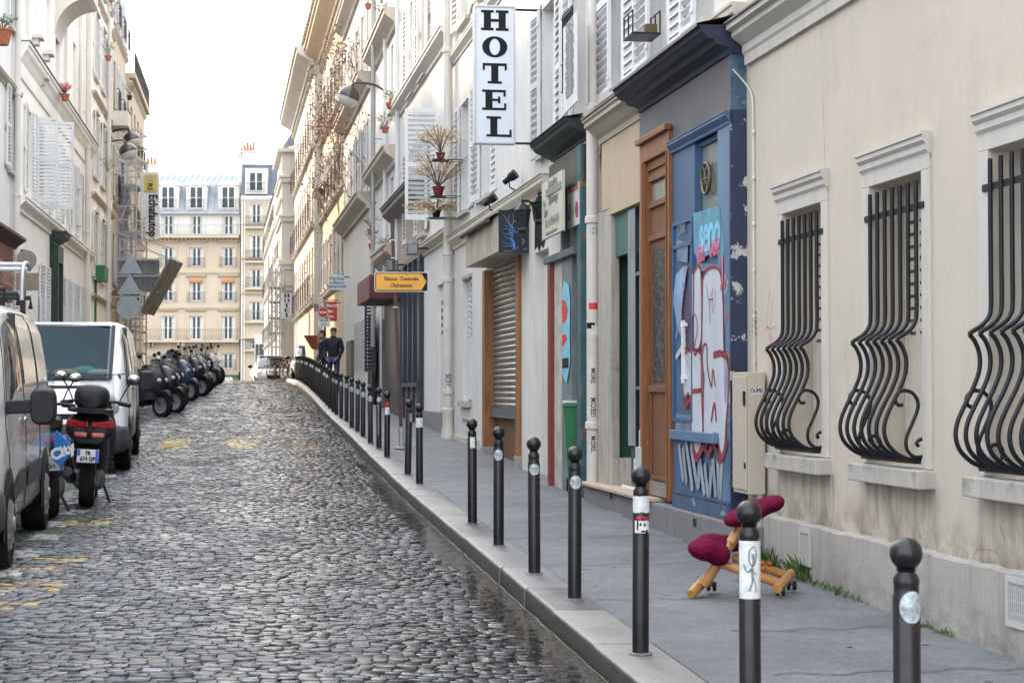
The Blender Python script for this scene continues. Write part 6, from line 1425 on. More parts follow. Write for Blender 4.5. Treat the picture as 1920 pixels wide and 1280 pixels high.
# dark green door surround
ugd, zgd = V(106,.1,py=560), 3.28
GD = mat('bottle_green_paint', (.008,.028,.020), .5, var=.2)
mb = MB(FL); mb.box((ugd-.75,0,zp(48)),(ugd-.55,.22,zgd)); mb.box((ugd+.35,0,zp(48)),(ugd+.55,.22,zgd)); mb.box((ugd-.75,0,zgd),(ugd+.55,.22,zgd+.45)); mb.box((ugd-.55,.0,zp(48)),(ugd+.35,.06,zgd)); mb.build('green_doorway', GD, c1, bevel=.01)
mould(c1, FL, ugd-.8, ugd+.6, zgd+.45, prof(.42,.35), GD, 'door_canopy')
pl_ = [(4,85,'red window box with green plants at the top left corner','leaf',.20),(122,190,'small pot of red geraniums on the left mid cornice','red',.12)]
for px,py,lab,kd,s_ in pl_: plant_pot('window_box', lab, FL, px, py, .35, s_, kd, 70, s_*1.6, .35)

c2 = building('arched_window_house', 'cream house with arched shuttered windows between two downpipes on the left', FL, 58, 65, .1)
w2_ = [uL2+1.2, uL2+3.4, uL2+5.7]
z2 = [FL.z(y,V(185)) for y in (530,310,135)]
gen_floors(c2, FL, P_left, uL2+.01, uL3, -1, 14.5, z2[0]+.0, 3.25, [uL2+1.3, uL2+4.0, uL2+6.6], 1.15, 2.1, v=.05, curt=False, strings=[z2[0]-.7+3.25*i for i in (0,1,2,3)])
shell(c2, FL, uL2+.01, uL3, -1, 14.5, P_left, .05)
for u_ in (uL2+1.3, uL2+4.0, uL2+6.6):
    for k in range(4):
        mb = MB(FL); z_ = z2[0]+3.25*k+2.12; P = [(u_+.72*math.cos(a), z_+.22*math.sin(a)) for a in np.linspace(0,math.pi,9)]
        mb.prism(P, .05, .16); mb.build('window_hood', P_pale, c2)
pipe(c2, FL, V(200,.15,py=500), .2, 14.5, .2, .08, P_pale, [3,6.2])
c3 = building('green_awning_house', 'narrow cream house with a green shop panel beside the sign post', FL, 66, 73, .3)
gen_floors(c3, FL, P_stone, uL3+.01, uL4, -1, 15.2, 3.9, 3.2, [uL3+1.4,uL3+4.0,uL3+6.3], 1.0, 1.9, v=.02, curt=False, balc=(1,2,3))
shell(c3, FL, uL3+.01, uL4, -1, 15.2, P_stone, .02)
mb = MB(FL); u_ = V(208,.6,py=520); mb.box((u_,.02,FL.z(525,u_,.6)),(u_+1.5,.40,FL.z(497,u_,.6))); mb.build('shop_panel', mat('shop_green', (.015,.14,.06), .5), c3); mb = MB(FL); mb.box((u_+.3,.0,zp(66)),(u_+.4,.12,FL.z(525,u_,.6))); mb.build('green_post', mat('shop_green', (0,0,0)), c3)
c4 = building('balcony_corner_house', 'stone corner house with roof edge balconies at the left end of the street', FL, 73, 84, .4)
gen_floors(c4, FL, P_stone, uL4+.01, uL5, -1, 12.6, 3.7, 3.0, [uL4+1.4+2.1*i for i in range(5)], 1.0, 1.9, v=.15, curt=False, balc=(0,1,2), shut=None)
shell(c4, FL, uL4+.01, uL5, -1, 12.6, P_stone, .15)
mb = MB(FL); mb.box((uL4,-1,12.6),(uL5+.1,.40,12.8)); mb.build('eaves', P_stone, c4); railing(c4, FL, uL4, uL5, 12.8, .9, .36, step=.25)
mb = MB(FL); u_ = V(224,.4,py=225); mb.box((u_,.1,FL.z(235,u_,.4)),(u_+1.6,.7,FL.z(208,u_,.4))); mb.build('air_unit', P_pale, c4)
for i,(px,py) in enumerate(((209,5),(211,32),(203,115),(202,333),(243,188))): plant_pot('potted_plant', ['red pot at the very top of the left hand roof line','blue grey pot below the top of the left roof line','terracotta pot with spiky grass high on the left','flowering pot above the lower lamp on the left','green balcony plant near the upper left lamp'][i], FL, px, py, .5, .11, 'leaf', 34, .3, .5, [M_terra,M_pipe_grey,M_terra,P_pale,GD][i], group='potted plants on the left hand ledges')

# ================================================================ street end: two facing apartment houses
class EndFrame(Frame):
    def __init__(s, Y): s.Y = Y; s.d = (1,0); s.n = (0,-1); s.o = (0,Y); s.side = 'R'; s.rot = 0
    def __call__(s, u, v, z): return (u, s.Y-v, z)
    def u(s, px, v=0, py=None): return ray(px,py)[0]*(s.Y-v)
FE = EndFrame(166.0); E = lambda px,py=None: FE.u(px,0,py)
ez = lambda py: ray(960,py)[1]*166
e1 = building('zinc_roof_block', 'ochre stone apartment block with blue grey zinc mansard closing the street', FE, E(255), E(449), -1.2)
cols = [E(314), E(367), E(427)]; hw = .62; hs = []; z0e, z1e = -2.0, ez(398)
cols2 = [E(200), E(255)]+cols
rows = [(692,662,0),(637,592,1),(565,528,2),(500,464,3),(441,404,4)]
holes = [(c-hw,c+hw,ez(b),ez(t),.25) for b,t,k in rows for c in cols2 if not (k == 0 and c != cols[2])]
wall(e1, FE, E(180), E(449), z0e, ez(440), [h for h in holes if h[3] < ez(450)], P_stone, 0, .25)
wall(e1, FE, E(180), E(449), ez(440), z1e, [h for h in holes if h[3] > ez(450)], P_pale, 0, .25, 'attic_wall')
shell(e1, FE, E(180), E(449), z0e, z1e, P_stone, 0, 10)
for i,h in enumerate(holes):
    window(e1, FE, *h[:4], 0, .18, gm=M_glass2, curtain=True, cross=1, fw=.09)
    k = [r[2] for r in rows if abs(ez(r[0])-h[2]) < .01][0]
    if k in (0,2,3): railing(e1, FE, h[0]-.15, h[1]+.15, h[2]-.05, .9, .22)
    if k in (2,1,3): mould(e1, FE, h[0]-.3, h[1]+.3, h[3]+.35, prof(.28,.25), P_stone, 'lintel')
    mb = MB(FE); mb.box((h[0]-.22,-.0,h[2]),(h[0],.06,h[3]+.18)); mb.box((h[1],0,h[2]),(h[1]+.22,.06,h[3]+.18)); mb.box((h[0],0,h[3]),(h[1],.06,h[3]+.18)); mb.build('window_surround', P_stone if k < 4 else P_pale, e1)
for c in cols[1:]: mb = MB(FE); mb.box((c-hw,.02,ez(529)),(c+hw,.2,ez(524))); mb.build('orange_blind', mat('orange_blind', (.50,.17,.05), .7), e1)
for py,o_,h_ in ((581,.15,.25),(515,.15,.25),(452,.5,.55),(640,.0,.0)):
    if h_: mould(e1, FE, E(180), E(449), ez(py), prof(o_,h_), P_stone, 'string_course')
for py0,r_ in ((638,1.0),(443,1.0)):
    mb = MB(FE); mb.box((E(180),0,ez(py0+4)),(E(449),.9,ez(py0))); mb.build('balcony_slab', P_stone, e1)
    rl = railing(e1, FE, E(180), E(448), ez(py0), 1.0, .85, m=M_iron if py0 > 500 else mat('green_iron', (.10,.15,.13), .6), step=.16)
mb = MB(FE)
for i in range(34): x = E(182)+i*(E(449)-E(182))/34; mb.box((x,0,ez(452)-.02),(x+.15,.35,ez(452)+.22))
mb.build('dentils', P_stone, e1)
mb = MB(FE)
for c in cols2: 
    for s_ in (-1.5,1.5): mb.box((c+s_-.15,0,ez(650)),(c+s_+.15,.6,ez(642)))
mb.build('balcony_consoles', P_stone, e1)
# mansard with standing seams and three dormers
zr0, zr1_, zr2 = ez(400), ez(345), ez(326)
mb = MB(FE); xa_, xb_ = E(180), E(449)
mb.add([(xa_,.25,zr0),(xb_,.25,zr0),(xb_,-1.2,zr1_),(xa_,-1.2,zr1_),(xb_,-5,zr2+.5),(xa_,-5,zr2+.5),(xb_,-10,zr2),(xa_,-10,zr2)],[(0,1,2,3),(3,2,4,5),(5,4,6,7)]); rf = mb.build('roof', M_zinc, e1, recalc=False)
for i in range(24):
    x = xa_+.3+i*(xb_-xa_)/24; mb = MB(); mb.bar(FE(x,.28,zr0),FE(x,-1.17,zr1_),.05); mb.bar(FE(x,-1.17,zr1_),FE(x,-4.97,zr2+.52),.05); mb.build('seam', M_zinc, rf)
mb = MB(FE); mb.box((xa_,.0,zr0-.08),(xb_,.5,zr0+.10)); mb.build('gutter', M_pipe_grey, e1)
for c in [E(210), E(262)]+cols:
    zz0, zz1 = ez(392), ez(350)
    mb = MB(FE); mb.box((c-.95,-1.5,zr0+.1),(c+.95,.10,zz1+.1)); mb.add([(c-1.05,.2,zz1+.1),(c+1.05,.2,zz1+.1),(c+.85,.2,zz1+.45),(c,.2,zz1+.55),(c-.85,.2,zz1+.45),(c-1.05,-1.6,zz1+.1),(c+1.05,-1.6,zz1+.1),(c+.85,-1.6,zz1+.45),(c,-1.6,zz1+.55),(c-.85,-1.6,zz1+.45)],[(0,1,2,3,4),(9,8,7,6,5),(0,5,6,1),(1,6,7,2),(2,7,8,3),(3,8,9,4),(4,9,5,0)]); dm = mb.build('dormer', P_pale, e1)
    window(e1, FE, c-.62, c+.62, zz0, zz1, .34, .18, gm=M_glass2, cross=1, fw=.08); railing(e1, FE, c-.85, c+.85, zz0-.1, .95, .42, step=.14)
# ground floor shop with a green sign
mb = MB(FE); mb.box((E(395),.0,ez(703)),(E(449),.8,ez(697))); mb.build('shop_canopy', W('canopy_grey', (.30,.29,.25)), e1)
mb = MB(FE); mb.box((E(395),.0,ez(718)),(E(449),.5,ez(704))); sf = mb.build('shop_fascia', mat('shop_moss', (.10,.13,.03), .5), e1)
text_mb('OCHER', .42, lambda x,y,d: FE(E(420)+x,.503+d,ez(710)+y), offset=.02, xscale=1.25).build('lettering', M_frame, sf, recalc=False)
# chimneys
def chimney(b, F, x, zb, h, w_, n=4, dp=-3):
    mb = MB(F); mb.box((x-w_/2,dp,zb),(x+w_/2,dp+1,zb+h)); mb.box((x-w_/2-.1,dp-.1,zb+h),(x+w_/2+.1,dp+1.1,zb+h+.15)); ch = mb.build('chimney', P_pale, b)
    for i in range(n): c = F(x-w_/2+w_*(i+.5)/n, dp+.5, 0); mb = MB(); mb.lathe([(.14,zb+h+.15),(.11,zb+h+.75+.2*(i%2)),(.14,zb+h+.78+.2*(i%2))], (c[0],c[1],0), 10); mb.build('chimney_pot', M_terra, ch)
chimney(e1, FE, E(276), zr2-1, ez(310)-zr2+1, .9, 3, -2)
chimney(e1, FE, E(446), zr2-1, ez(290)-zr2+1, .55, 1, -2)
FE2 = EndFrame(165.4); E2 = lambda px: FE2.u(px); e2 = building('slate_roof_block', 'narrow apartment block with dark slate mansard right of the zinc roofed block', FE2, E2(452), E2(520), -1.2)
cols = [E2(479)]; rows = [(490,442,1),(540,505,2),(602,566,2),(655,635,3),(426,384,4)]
holes = [(c-hw*.95,c+hw*.95,ez(b),ez(t),.25) for b,t,k in rows for c in (E2(479),E2(504)+1)]
wall(e2, FE2, E2(450.5), E2(530), -2, ez(372), holes, P_stone, 0, .25); shell(e2, FE2, E2(450.5), E2(530), -2, ez(372), P_stone, 0, 9)
for h in holes:
    window(e2, FE2, *h[:4], 0, .18, gm=M_glass2, cross=1, fw=.08, curtain=True); railing(e2, FE2, h[0]-.3, h[1]+.3, h[2], .95, .4)
    mb = MB(FE2); mb.box((h[0]-.35,0,h[2]-.2),(h[1]+.35,.45,h[2]-.02)); mb.build('balcony_slab', P_stone, e2)
for py in (380,425,490,555,640): mould(e2, FE2, E2(450.5), E2(530), ez(py), prof(.25,.3), P_stone if py > 430 else P_pale, 'string_course')
zs0 = ez(370); zs1 = ez(310)
mb = MB(FE2); mb.add([(E2(450.5),.2,zs0),(E2(530),.2,zs0),(E2(530),-.8,zs1),(E2(450.5),-.8,zs1)],[(0,1,2,3)]); mb.build('slate_roof', M_slate, e2, recalc=False)
mb = MB(FE2); mb.box((E2(450),-1,zs1),(E2(530),-.7,zs1+.1)); mb.add([(E2(450.5),-.8,zs1+.1),(E2(530),-.8,zs1+.1),(E2(530),-4,zs1+.5),(E2(450.5),-4,zs1+.5)],[(0,1,2,3)]); mb.build('zinc_cap', M_zinc, e2, recalc=False)
c = E2(480); mb = MB(FE2); mb.box((c-1.0,-1,ez(366)),(c+1.0,.4,ez(318))); mb.build('dormer', P_pale, e2); window(e2, FE2, c-.65, c+.65, ez(362), ez(325), .63, .17, gm=M_glass2, cross=1, fw=.09); railing(e2, FE2, c-.8, c+.8, ez(363), .9, .72)
chimney(e2, FE2, E2(461), ez(330), ez(285)-ez(330), 1.1, 4, -2)
mb = MB(FE2)
for q in (452,456.5): mb.box((E2(q),0,-2),(E2(q)+.12,.12,ez(380)))
mb.build('downpipe', P_pale, e2)
# low white wall and shutter at the foot of the far right
lw = thing('white_annexe', 'low white annexe with narrow windows in front of the slate roofed block', 'building', (E2(488)*.9,150,-1)); mb = MB(); x0,x1 = ray(477)[0]*150, ray(500)[0]*150; mb.box((x0,150,-1.5),(x1,158,ray(0,627)[1]*150)); mb.build('wall', P_pale, lw)
for q in (.2,.5,.75): mb = MB(); xx = x0+(x1-x0)*q; mb.box((xx-.12,149.95,ray(0,690)[1]*150),(xx+.12,149.99,ray(0,645)[1]*150)); mb.build('window', M_glass2, lw)

# ================================================================ scaffolding on the left with sheeting, banner and canopy
M_galv = mat('galvanised_tube', (.42,.44,.46), .4, .55, var=.15)
def gp(px, py, Y): r = ray(px,py); return (r[0]*Y, Y, r[1]*Y)
sca = thing('scaffold_tower', 'metal scaffold tower wrapped in clear sheeting on the left house with a worker inside', 'scaffold', gp(243,700,69))
X0, X1 = gp(223,500,69)[0], gp(263,500,69)[0]; Y0, Y1 = 68.2, 70.2; zt_ = gp(240,290,69)[2]; zb_ = zp(69)-.1
for (x,y) in ((X0,Y0),(X1,Y0),(X0,Y1),(X1,Y1)): mb = MB(); mb.tube([(x,y,zb_),(x,y,zt_)], .028, 8); mb.build('standard', M_galv, sca)
lv = [gp(240,y,69)[2] for y in (298,350,440,490,530,575,620,660)]
mb = MB()
for z in lv:
    for q in ((X0,Y0,X1,Y0),(X0,Y1,X1,Y1),(X0,Y0,X0,Y1),(X1,Y0,X1,Y1)):
        for dz in (0,.5,1.0): mb.bar((q[0],q[1],z+dz),(q[2],q[3],z+dz),.045)
for a,b_ in zip(lv[:-1],lv[1:]): mb.bar((X0,Y0,b_),(X1,Y0,a),.04)
mb.build('ledgers', M_galv, sca)
for z in lv[1:]: mb = MB(); mb.box((X0,Y0,z-.08),(X1,Y1,z)); mb.build('deck', mat('scaffold_deck', (.30,.31,.32), .6, .2, var=.2), sca)
mb = MB(); mb.box((X0-.06,Y0-.05,lv[2]),(X0-.04,Y1,lv[0]+.9)); 
vs = []
for i in range(11):
    for j in range(9): vs.append((X0+(X1-X0)*i/10, Y0-.10+.05*math.sin(i*1.9+j), lv[0]+1.0-(lv[0]+1.0-lv[4])*j/8))
m2 = MB(); m2.add(vs,[(i*9+j,i*9+j+1,(i+1)*9+j+1,(i+1)*9+j) for i in range(10) for j in range(8)]); m2.build('clear_sheeting', mat('plastic_sheet', (.62,.64,.68), .25, var=.15, alpha=.30, spec=.7), sca, smooth=180, recalc=False)
mb = MB(); mb.box((X0-.9,70.0,lv[3]),(X0-.05,70.1,lv[0]+.2)); mb.build('blue_tarpaulin', mat('tarp_blue', (.10,.13,.26), .5, var=.5, vscale=3), sca)
# scaffold banner
bn = thing('scaffold_banner', 'tall white banner lettered Echafautop hanging from the scaffold tower', 'banner', gp(280,448,68.1)); Yb = 68.1
Xa, Xb = gp(265,385,Yb)[0], gp(300,385,Yb)[0]; za, zb_ = gp(0,323,Yb)[2], gp(0,448,Yb)[2]
mb = MB(); vs = [(Xa+(Xb-Xa)*i/6-.05*(1-j/8), Yb+.04*math.sin(i+j*1.3), za+(zb_-za)*j/8) for i in range(7) for j in range(9)]
mb.add(vs,[(i*9+j,i*9+j+1,(i+1)*9+j+1,(i+1)*9+j) for i in range(6) for j in range(8)]); cl = mb.build('cloth', mat('banner_white', (.66,.67,.68), .6, var=.05), bn, smooth=180, recalc=False)
xm = (Xa+Xb)/2
text_mb('Echafautop', .46, lambda x,y,d: (xm+.09+y, Yb-.06-d, (za+zb_)/2-.38-x), xscale=.78, offset=.012).build('lettering', M_ink, cl, recalc=False)
text_mb('91 60 20 45 10', .15, lambda x,y,d: (xm-.24+y, Yb-.06-d, (za+zb_)/2-.85-x), xscale=.9).build('lettering', GTX, cl, recalc=False)
mb = MB(); mb.box((xm-.22,Yb-.065,za-.72),(xm+.25,Yb-.06,za-.10)); mb.build('logo_patch', mat('logo_yellow', (.55,.45,.10), .5), cl); mb = MB(); mb.box((xm-.1,Yb-.07,za-.42),(xm+.12,Yb-.066,za-.16)); mb.build('logo_mark', mat('logo_grey', (.40,.38,.25)), cl)
text_mb('RS', .26, lambda x,y,d: (xm-.02+y, Yb-.072-d, za-.56-x), offset=.006).build('lettering', M_ink, cl, recalc=False)
# grey hoarding and slanted corrugated canopy
hd = thing('scaffold_canopy', 'grey corrugated hoarding with a slanted canopy of planks below the scaffold banner', 'canopy', gp(270,560,66))
M_corr = mat('corrugated_grey', (.26,.28,.28), .5, .3, var=.15)
mb = MB(); x0_,x1_ = gp(222,520,66)[0], gp(299,520,66)[0]; z0_,z1_ = gp(0,548,66)[2], gp(0,487,66)[2]
n = 44
for i in range(n): a = x0_+(x1_-x0_)*i/n; b_ = x0_+(x1_-x0_)*(i+1)/n; mb.quad((a,66+.03*(i%2),z0_),(b_,66+.03*((i+1)%2),z0_),(b_,66+.03*((i+1)%2),z1_),(a,66+.03*(i%2),z1_))
mb.build('hoarding', M_corr, hd, recalc=False)
mb = MB(); mb.bar((x0_,65.9,z1_),(x1_,65.9,z1_),.07); mb.bar((x0_,65.9,(z0_+z1_)/2),(x1_,65.9,(z0_+z1_)/2),.05); mb.bar((x0_,65.9,z0_),(x1_,65.9,z0_),.06); mb.build('rail', M_galv, hd)
pA, pB = Vector(gp(270,588,66)), Vector(gp(326,488,66)); mb = MB(); nrm = Vector((0,1,0))
for i in range(9):
    y0 = 65.4+i*.28; k = .02*(i%2)
    mb.add([(pA.x+k,y0,pA.z),(pB.x+k,y0,pB.z),(pB.x+k,y0+.25,pB.z),(pA.x+k,y0+.25,pA.z),(pA.x+k-.05,y0,pA.z+.05),(pB.x+k-.05,y0,pB.z+.05),(pB.x+k-.05,y0+.25,pB.z+.05),(pA.x+k-.05,y0+.25,pA.z+.05)],[(0,1,2,3),(7,6,5,4),(0,4,5,1),(1,5,6,2),(2,6,7,3),(3,7,4,0)])
mb.build('canopy_planks', mat('canopy_board', (.15,.155,.15), .6, .2, var=.35, vscale=4), hd)
mb = MB(); mb.bar((pB.x,64.3,pB.z),(x1_-1,64.3,z1_+.6),.05); mb.bar((x0_,64.3,z1_+.9),(pB.x+.2,64.3,z1_+.3),.04)
for q in range(6): mb.bar((x1_-.4-q*.35,64.6,zp(66)),(x1_-.4-q*.35,64.6,z0_-.1),.05)
for z in (1.2,2.0,2.8,3.3): mb.bar((x0_,64.6,z),(x1_-.4,64.6,z),.045)
mb.bar((pA.x,64.5,pA.z),(x0_,64.5,1.0),.05); mb.build('tubes', M_galv, hd)
# far scaffolding on the right beside the pale houses
s2 = thing('far_scaffold', 'distant tube scaffolding standing against the pale corner house at the street end', 'scaffold', gp(520,690,86)); mb = MB()
for px in (503,511,519,527): 
    p = gp(px,690,86); mb.tube([(p[0],86,-.2),(p[0],86,gp(px,480 if px < 515 else 505,86)[2])], .035, 6); mb.tube([(p[0],87.0,-.2),(p[0],87.0,gp(px,500,86)[2])], .035, 6)
for i,py in enumerate((510,538,565,595,623,650)):
    a,b_ = gp(503,py,86), gp(560 if i in (0,) else 528,py,86); mb.bar(a,b_,.06); mb.bar((a[0],87.0,a[2]),(b_[0],87.0,b_[2]),.05)
    if i: c1_ = gp(527,py-27,86); mb.bar((a[0],86,a[2]),(c1_[0],86,c1_[2]),.04); mb.bar((c1_[0],87.0,a[2]),(a[0],87.0,c1_[2]),.04)
mb.build('tubes', M_galv, s2); mb = MB()
for py in (538,565,595,623): a,b_ = gp(504,py,86), gp(527,py,86); mb.box((a[0],86.1,a[2]-.06),(b_[0],86.95,a[2]-.01))
mb.build('deck', mat('far_deck', (.10,.10,.11), .7), s2)

# ================================================================ lamps, signs
M_lampc = mat('lamp_cover', (.045,.035,.035), .35, var=.2, coat=.3); M_lampg = mat('lamp_glass', (.60,.60,.58), .12, var=.1, alpha=.75, spec=.9)
def street_lamp(F, pxw, pyw, pxl, pyl, r_px, label, v0=0):
    uw = F.u(pxw, v0, pyw); s_ = FP/F(uw,0,0)[1]; v = v0+abs(pxl-pxw)/s_/.985; r = r_px/s_; zl = F.z(pyl,uw,v); zw = F.z(pyw,uw)
    c = Vector(F(uw,v,zl)); t = thing('street_lamp', label, 'street lamp', F(uw,v0,zl), group='round glazed street lamps on wall arms')
    tilt = Matrix.Rotation(R(22 if F.side == 'R' else -22), 3, 'Y')
    def half(z0, z1, rr, n=8):
        return [(rr*math.sqrt(max(0,1-(z)**2)), rr*z) for z in np.linspace(z0,z1,n)]
    for nm,(a_,b_),rr,mm in (('shade',(-.12,1.0),r,M_lampc),('globe',(-1.0,-.13),r*.97,M_lampg)):
        mb = MB(); mb.lathe(half(a_,b_,rr,9), (0,0,0), 20); mb.v = [tuple(c+tilt@Vector(p)) for p in mb.v]; mb.build(nm, mm, t, smooth=60)
    top = c+tilt@Vector((0,0,r)); P = [top, top+Vector((0,0,r*.25)), Vector(F(uw,v-(v-v0)*.28,0))+Vector((0,0,top.z+r*.38)), Vector(F(uw,v-(v-v0)*.7,0))+Vector((0,0,top.z+r*.2)), Vector(F(uw,v0,zw))]
    mb = MB(); mb.tube(bez(P,5), r*.11, 8); mb.build('arm', M_lampc, t, smooth=60); mb = MB(F); mb.box((uw-.05,v0,zw-r*1.0),(uw+.05,v0+.05,zw+r*.7)); mb.build('wall_plate', M_lampc, t)
street_lamp(FR, 723, 172, 655, 182, 21, 'large wall mounted street lamp left of the hotel sign')
street_lamp(FR, 629, 350, 598, 362, 12, 'small distant street lamp on the sunlit house')
street_lamp(FL, 194, 268, 239, 285, 17, 'lower of the two street lamps above the scaffold on the left')
street_lamp(FL, 206, 250, 246, 263, 16, 'upper of the two street lamps above the scaffold on the left')
M_signback = mat('sign_back_metal', (.33,.37,.39), .4, .35, var=.15, vscale=4); M_post = mat('sign_post_paint', (.16,.20,.22), .5, .3)
def gpg(px, Y): x = ray(px,700)[0]*Y; return Vector((x, Y, zp(Y)))
b0 = gpg(243,50); t = thing('road_sign_post', 'grey post carrying two triangular and one round sign seen from behind', 'road sign', b0)
zz = lambda py: ray(0,py)[1]*50
mb = MB(); mb.tube([b0, (b0.x+.03,50,zz(440))], .035, 10); mb.build('post', M_post, t, smooth=40)
def tri(cx, zb, zt, w_): mb = MB(); mb.prism([(cx-w_/2,zb),(cx+w_/2,zb),(cx,zt)], 49.93, 49.95); return mb
xs_ = ray(246,500)[0]*50
tri(xs_,zz(514),zz(474),.66).build('triangular_sign', M_signback, t, bevel=.01); tri(xs_-.03,zz(552),zz(513),.66).build('triangular_sign', M_signback, t, bevel=.01)
mb = MB(); mb.lathe([(.0,-.01),(.325,-.01),(.33,.0),(.325,.01),(0,.01)], (xs_-.06,49.94,zz(577)), 32, 'y'); mb.build('round_sign', M_signback, t)
for py in (510,545,560,592): mb = MB(); mb.box((xs_-.15,49.955,zz(py)-.015),(xs_+.12,49.975,zz(py)+.015)); mb.build('clamp', M_galv, t)
b0 = gpg(42,38); t = thing('brown_sign_post', 'brown post with a round sign and a panel seen from behind by the red shopfront', 'road sign', b0); zz = lambda py: ray(0,py)[1]*38
mb = MB(); mb.box((b0.x-.05,37.95,b0.z),(b0.x+.05,38.05,zz(468))); mb.build('post', mat('brown_post', (.07,.035,.025), .5, var=.2), t)
mb = MB(); mb.lathe([(.0,-.01),(.21,-.01),(.21,.01),(0,.01)], (ray(50)[0]*38,37.92,zz(488)), 28, 'y'); mb.build('round_sign', mat('tan_sign_back', (.30,.26,.22), .5, .2), t); mb = MB(); mb.box((b0.x-.12,37.9,zz(545)),(b0.x+.35,37.93,zz(512))); mb.build('panel', mat('tan_sign_back', (0,0,0)), t)
mb = MB()
for py in (475,498,519,540): mb.box((b0.x-.08,37.935,zz(py)-.015),(b0.x+.16,37.945,zz(py)+.015))
mb.build('clamps', M_galv, t)
# leaning brown pole with the yellow diversion sign
YP = 27.2; pb = Vector((ray(754,826)[0]*YP, YP, zp(YP)+.01)); tp = ray(735,421); ptop = Vector((tp[0]*YP, YP, tp[1]*YP))
t = thing('diversion_sign', 'leaning brown pole with a yellow arrow board reading Piétons Traversée Obligatoire', 'sign', pb)
dd = (ptop-pb); mb = MB(); mb.bar(pb+dd*.085, ptop, .065, .05); mb.build('pole', mat('rusty_brown_pole', (.055,.022,.016), .5, var=.3, vscale=8), t, bevel=.004)
mb = MB(); mb.tube([pb, pb+dd*.095], .045, 12); mb.lathe([(.13,0),(.13,.012),(.05,.02)], tuple(pb), 16); mb.build('socket', M_galv, t, smooth=40)
mb = MB()
for f in (.63,.71,.85,.93): q = pb+dd*f; mb.box((q.x-.04,YP-.035,q.z-.008),(q.x+.04,YP-.025,q.z+.008))
mb.build('straps', M_galv, t)
Ys = YP-.06; gx0, gx1 = ray(702,528)[0]*Ys, ray(803,528)[0]*Ys; gz0, gz1 = ray(0,547)[1]*Ys, ray(0,510)[1]*Ys; hh = gz1-gz0
def rr(x0,x1,z0,z1,r,n=5):
    P = []
    for cx,cz,a0 in ((x1-r,z1-r,0),(x0+r,z1-r,90),(x0+r,z0+r,180),(x1-r,z0+r,270)):
        P += [(cx+r*math.cos(R(a0+90*i/n)), cz+r*math.sin(R(a0+90*i/n))) for i in range(n+1)]
    return P
mb = MB(); mb.prism(rr(gx0,gx1,gz0,gz1,.035), Ys, Ys+.02); pn = mb.build('board', mat('board_rim', (.62,.62,.60), .4), t)
mb = MB(); mb.prism(rr(gx0+.012,gx1-.012,gz0+.012,gz1-.012,.03), Ys-.003, Ys-.001); mb.build('black_border', M_ink, pn)
mb = MB(); m_ = .026; ax = gx1-.10; mb.prism([(gx0+m_+.01,gz0+m_),(ax-.0,gz0+m_),(gx1-m_-.002,(gz0+gz1)/2),(ax,gz1-m_),(gx0+m_+.01,gz1-m_),(gx0+m_,gz1-m_-.01),(gx0+m_,gz0+m_+.01)], Ys-.006, Ys-.004); mb.build('yellow_arrow', mat('sign_amber', (.72,.34,.025), .35, var=.05), pn)
xm = (gx0+gx1)/2-.005; zm = (gz0+gz1)/2
text_mb('Piètons  Traversée', .083, lambda x,y,d: (xm+x, Ys-.007-d, zm+.045+y), shear=.18, xscale=.82, offset=.0016).build('lettering', M_ink, pn, recalc=False)
text_mb('Obligatoire', .083, lambda x,y,d: (xm+x, Ys-.007-d, zm-.055+y), shear=.18, xscale=.86, offset=.0016).build('lettering', M_ink, pn, recalc=False)

# small far hotel sign, no entry sign, hanging boards
t, *_ = hotel_sign('hotel_sign', 'small distant white vertical sign reading HOTEL at the end of the street', FR, 547, 549, 597, .9, .40, near=False)
Yn = 56.0; b0 = gpg(609,Yn); zz = lambda py: ray(0,py)[1]*Yn; xx = lambda px: ray(px,600)[0]*Yn
t = thing('no_entry_sign', 'red and white no entry sign over a white SAUF bicycle plate on a post', 'road sign', b0)
mb = MB(); mb.tube([b0,(b0.x,Yn,zz(566))], .04, 10); mb.build('post', M_post, t, smooth=40)
c = (xx(606),Yn-.06,zz(585.5)); mb = MB(); mb.lathe([(0,-.01),(.165,-.01),(.165,.01),(0,.01)], c, 32, 'y'); rd = mb.build('disc', mat('sign_white', (.68,.68,.68), .35), t); mb = MB(); mb.lathe([(0,-.014),(.150,-.014),(.150,-.011),(0,-.011)], c, 32, 'y'); mb.build('red_face', mat('sign_red', (.50,.015,.02), .35), rd); mb = MB(); mb.box((c[0]-.11,Yn-.078,c[2]-.025),(c[0]+.11,Yn-.0745,c[2]+.025)); mb.build('white_bar', mat('sign_white',(0,0,0)), rd)
mb = MB(); mb.prism(rr(xx(596),xx(619),zz(613),zz(597),.02), Yn-.065, Yn-.045); pl_ = mb.build('plate', mat('sign_white',(0,0,0)), t)
text_mb('SAUF', .12, lambda x,y,d: ((xx(596)+xx(619))/2+x,Yn-.067-d,zz(600.5)+y), offset=.002).build('lettering', M_ink, pl_, recalc=False)
mb = MB(); cx_, cz_ = (xx(596)+xx(619))/2, zz(608)
for s_ in (-1,1): mb.tube([(cx_+s_*.06+.035*math.cos(a),Yn-.069,cz_-.01+.035*math.sin(a)) for a in np.linspace(0,6.28,13)], .003, 4)
mb.tube([(cx_-.06,Yn-.069,cz_-.01),(cx_-.02,Yn-.069,cz_+.035),(cx_+.045,Yn-.069,cz_+.035),(cx_+.06,Yn-.069,cz_-.01),(cx_+.0,Yn-.069,cz_-.01),(cx_-.02,Yn-.069,cz_+.035)], .003, 4); mb.build('bicycle_mark', M_ink, pl_, recalc=False)
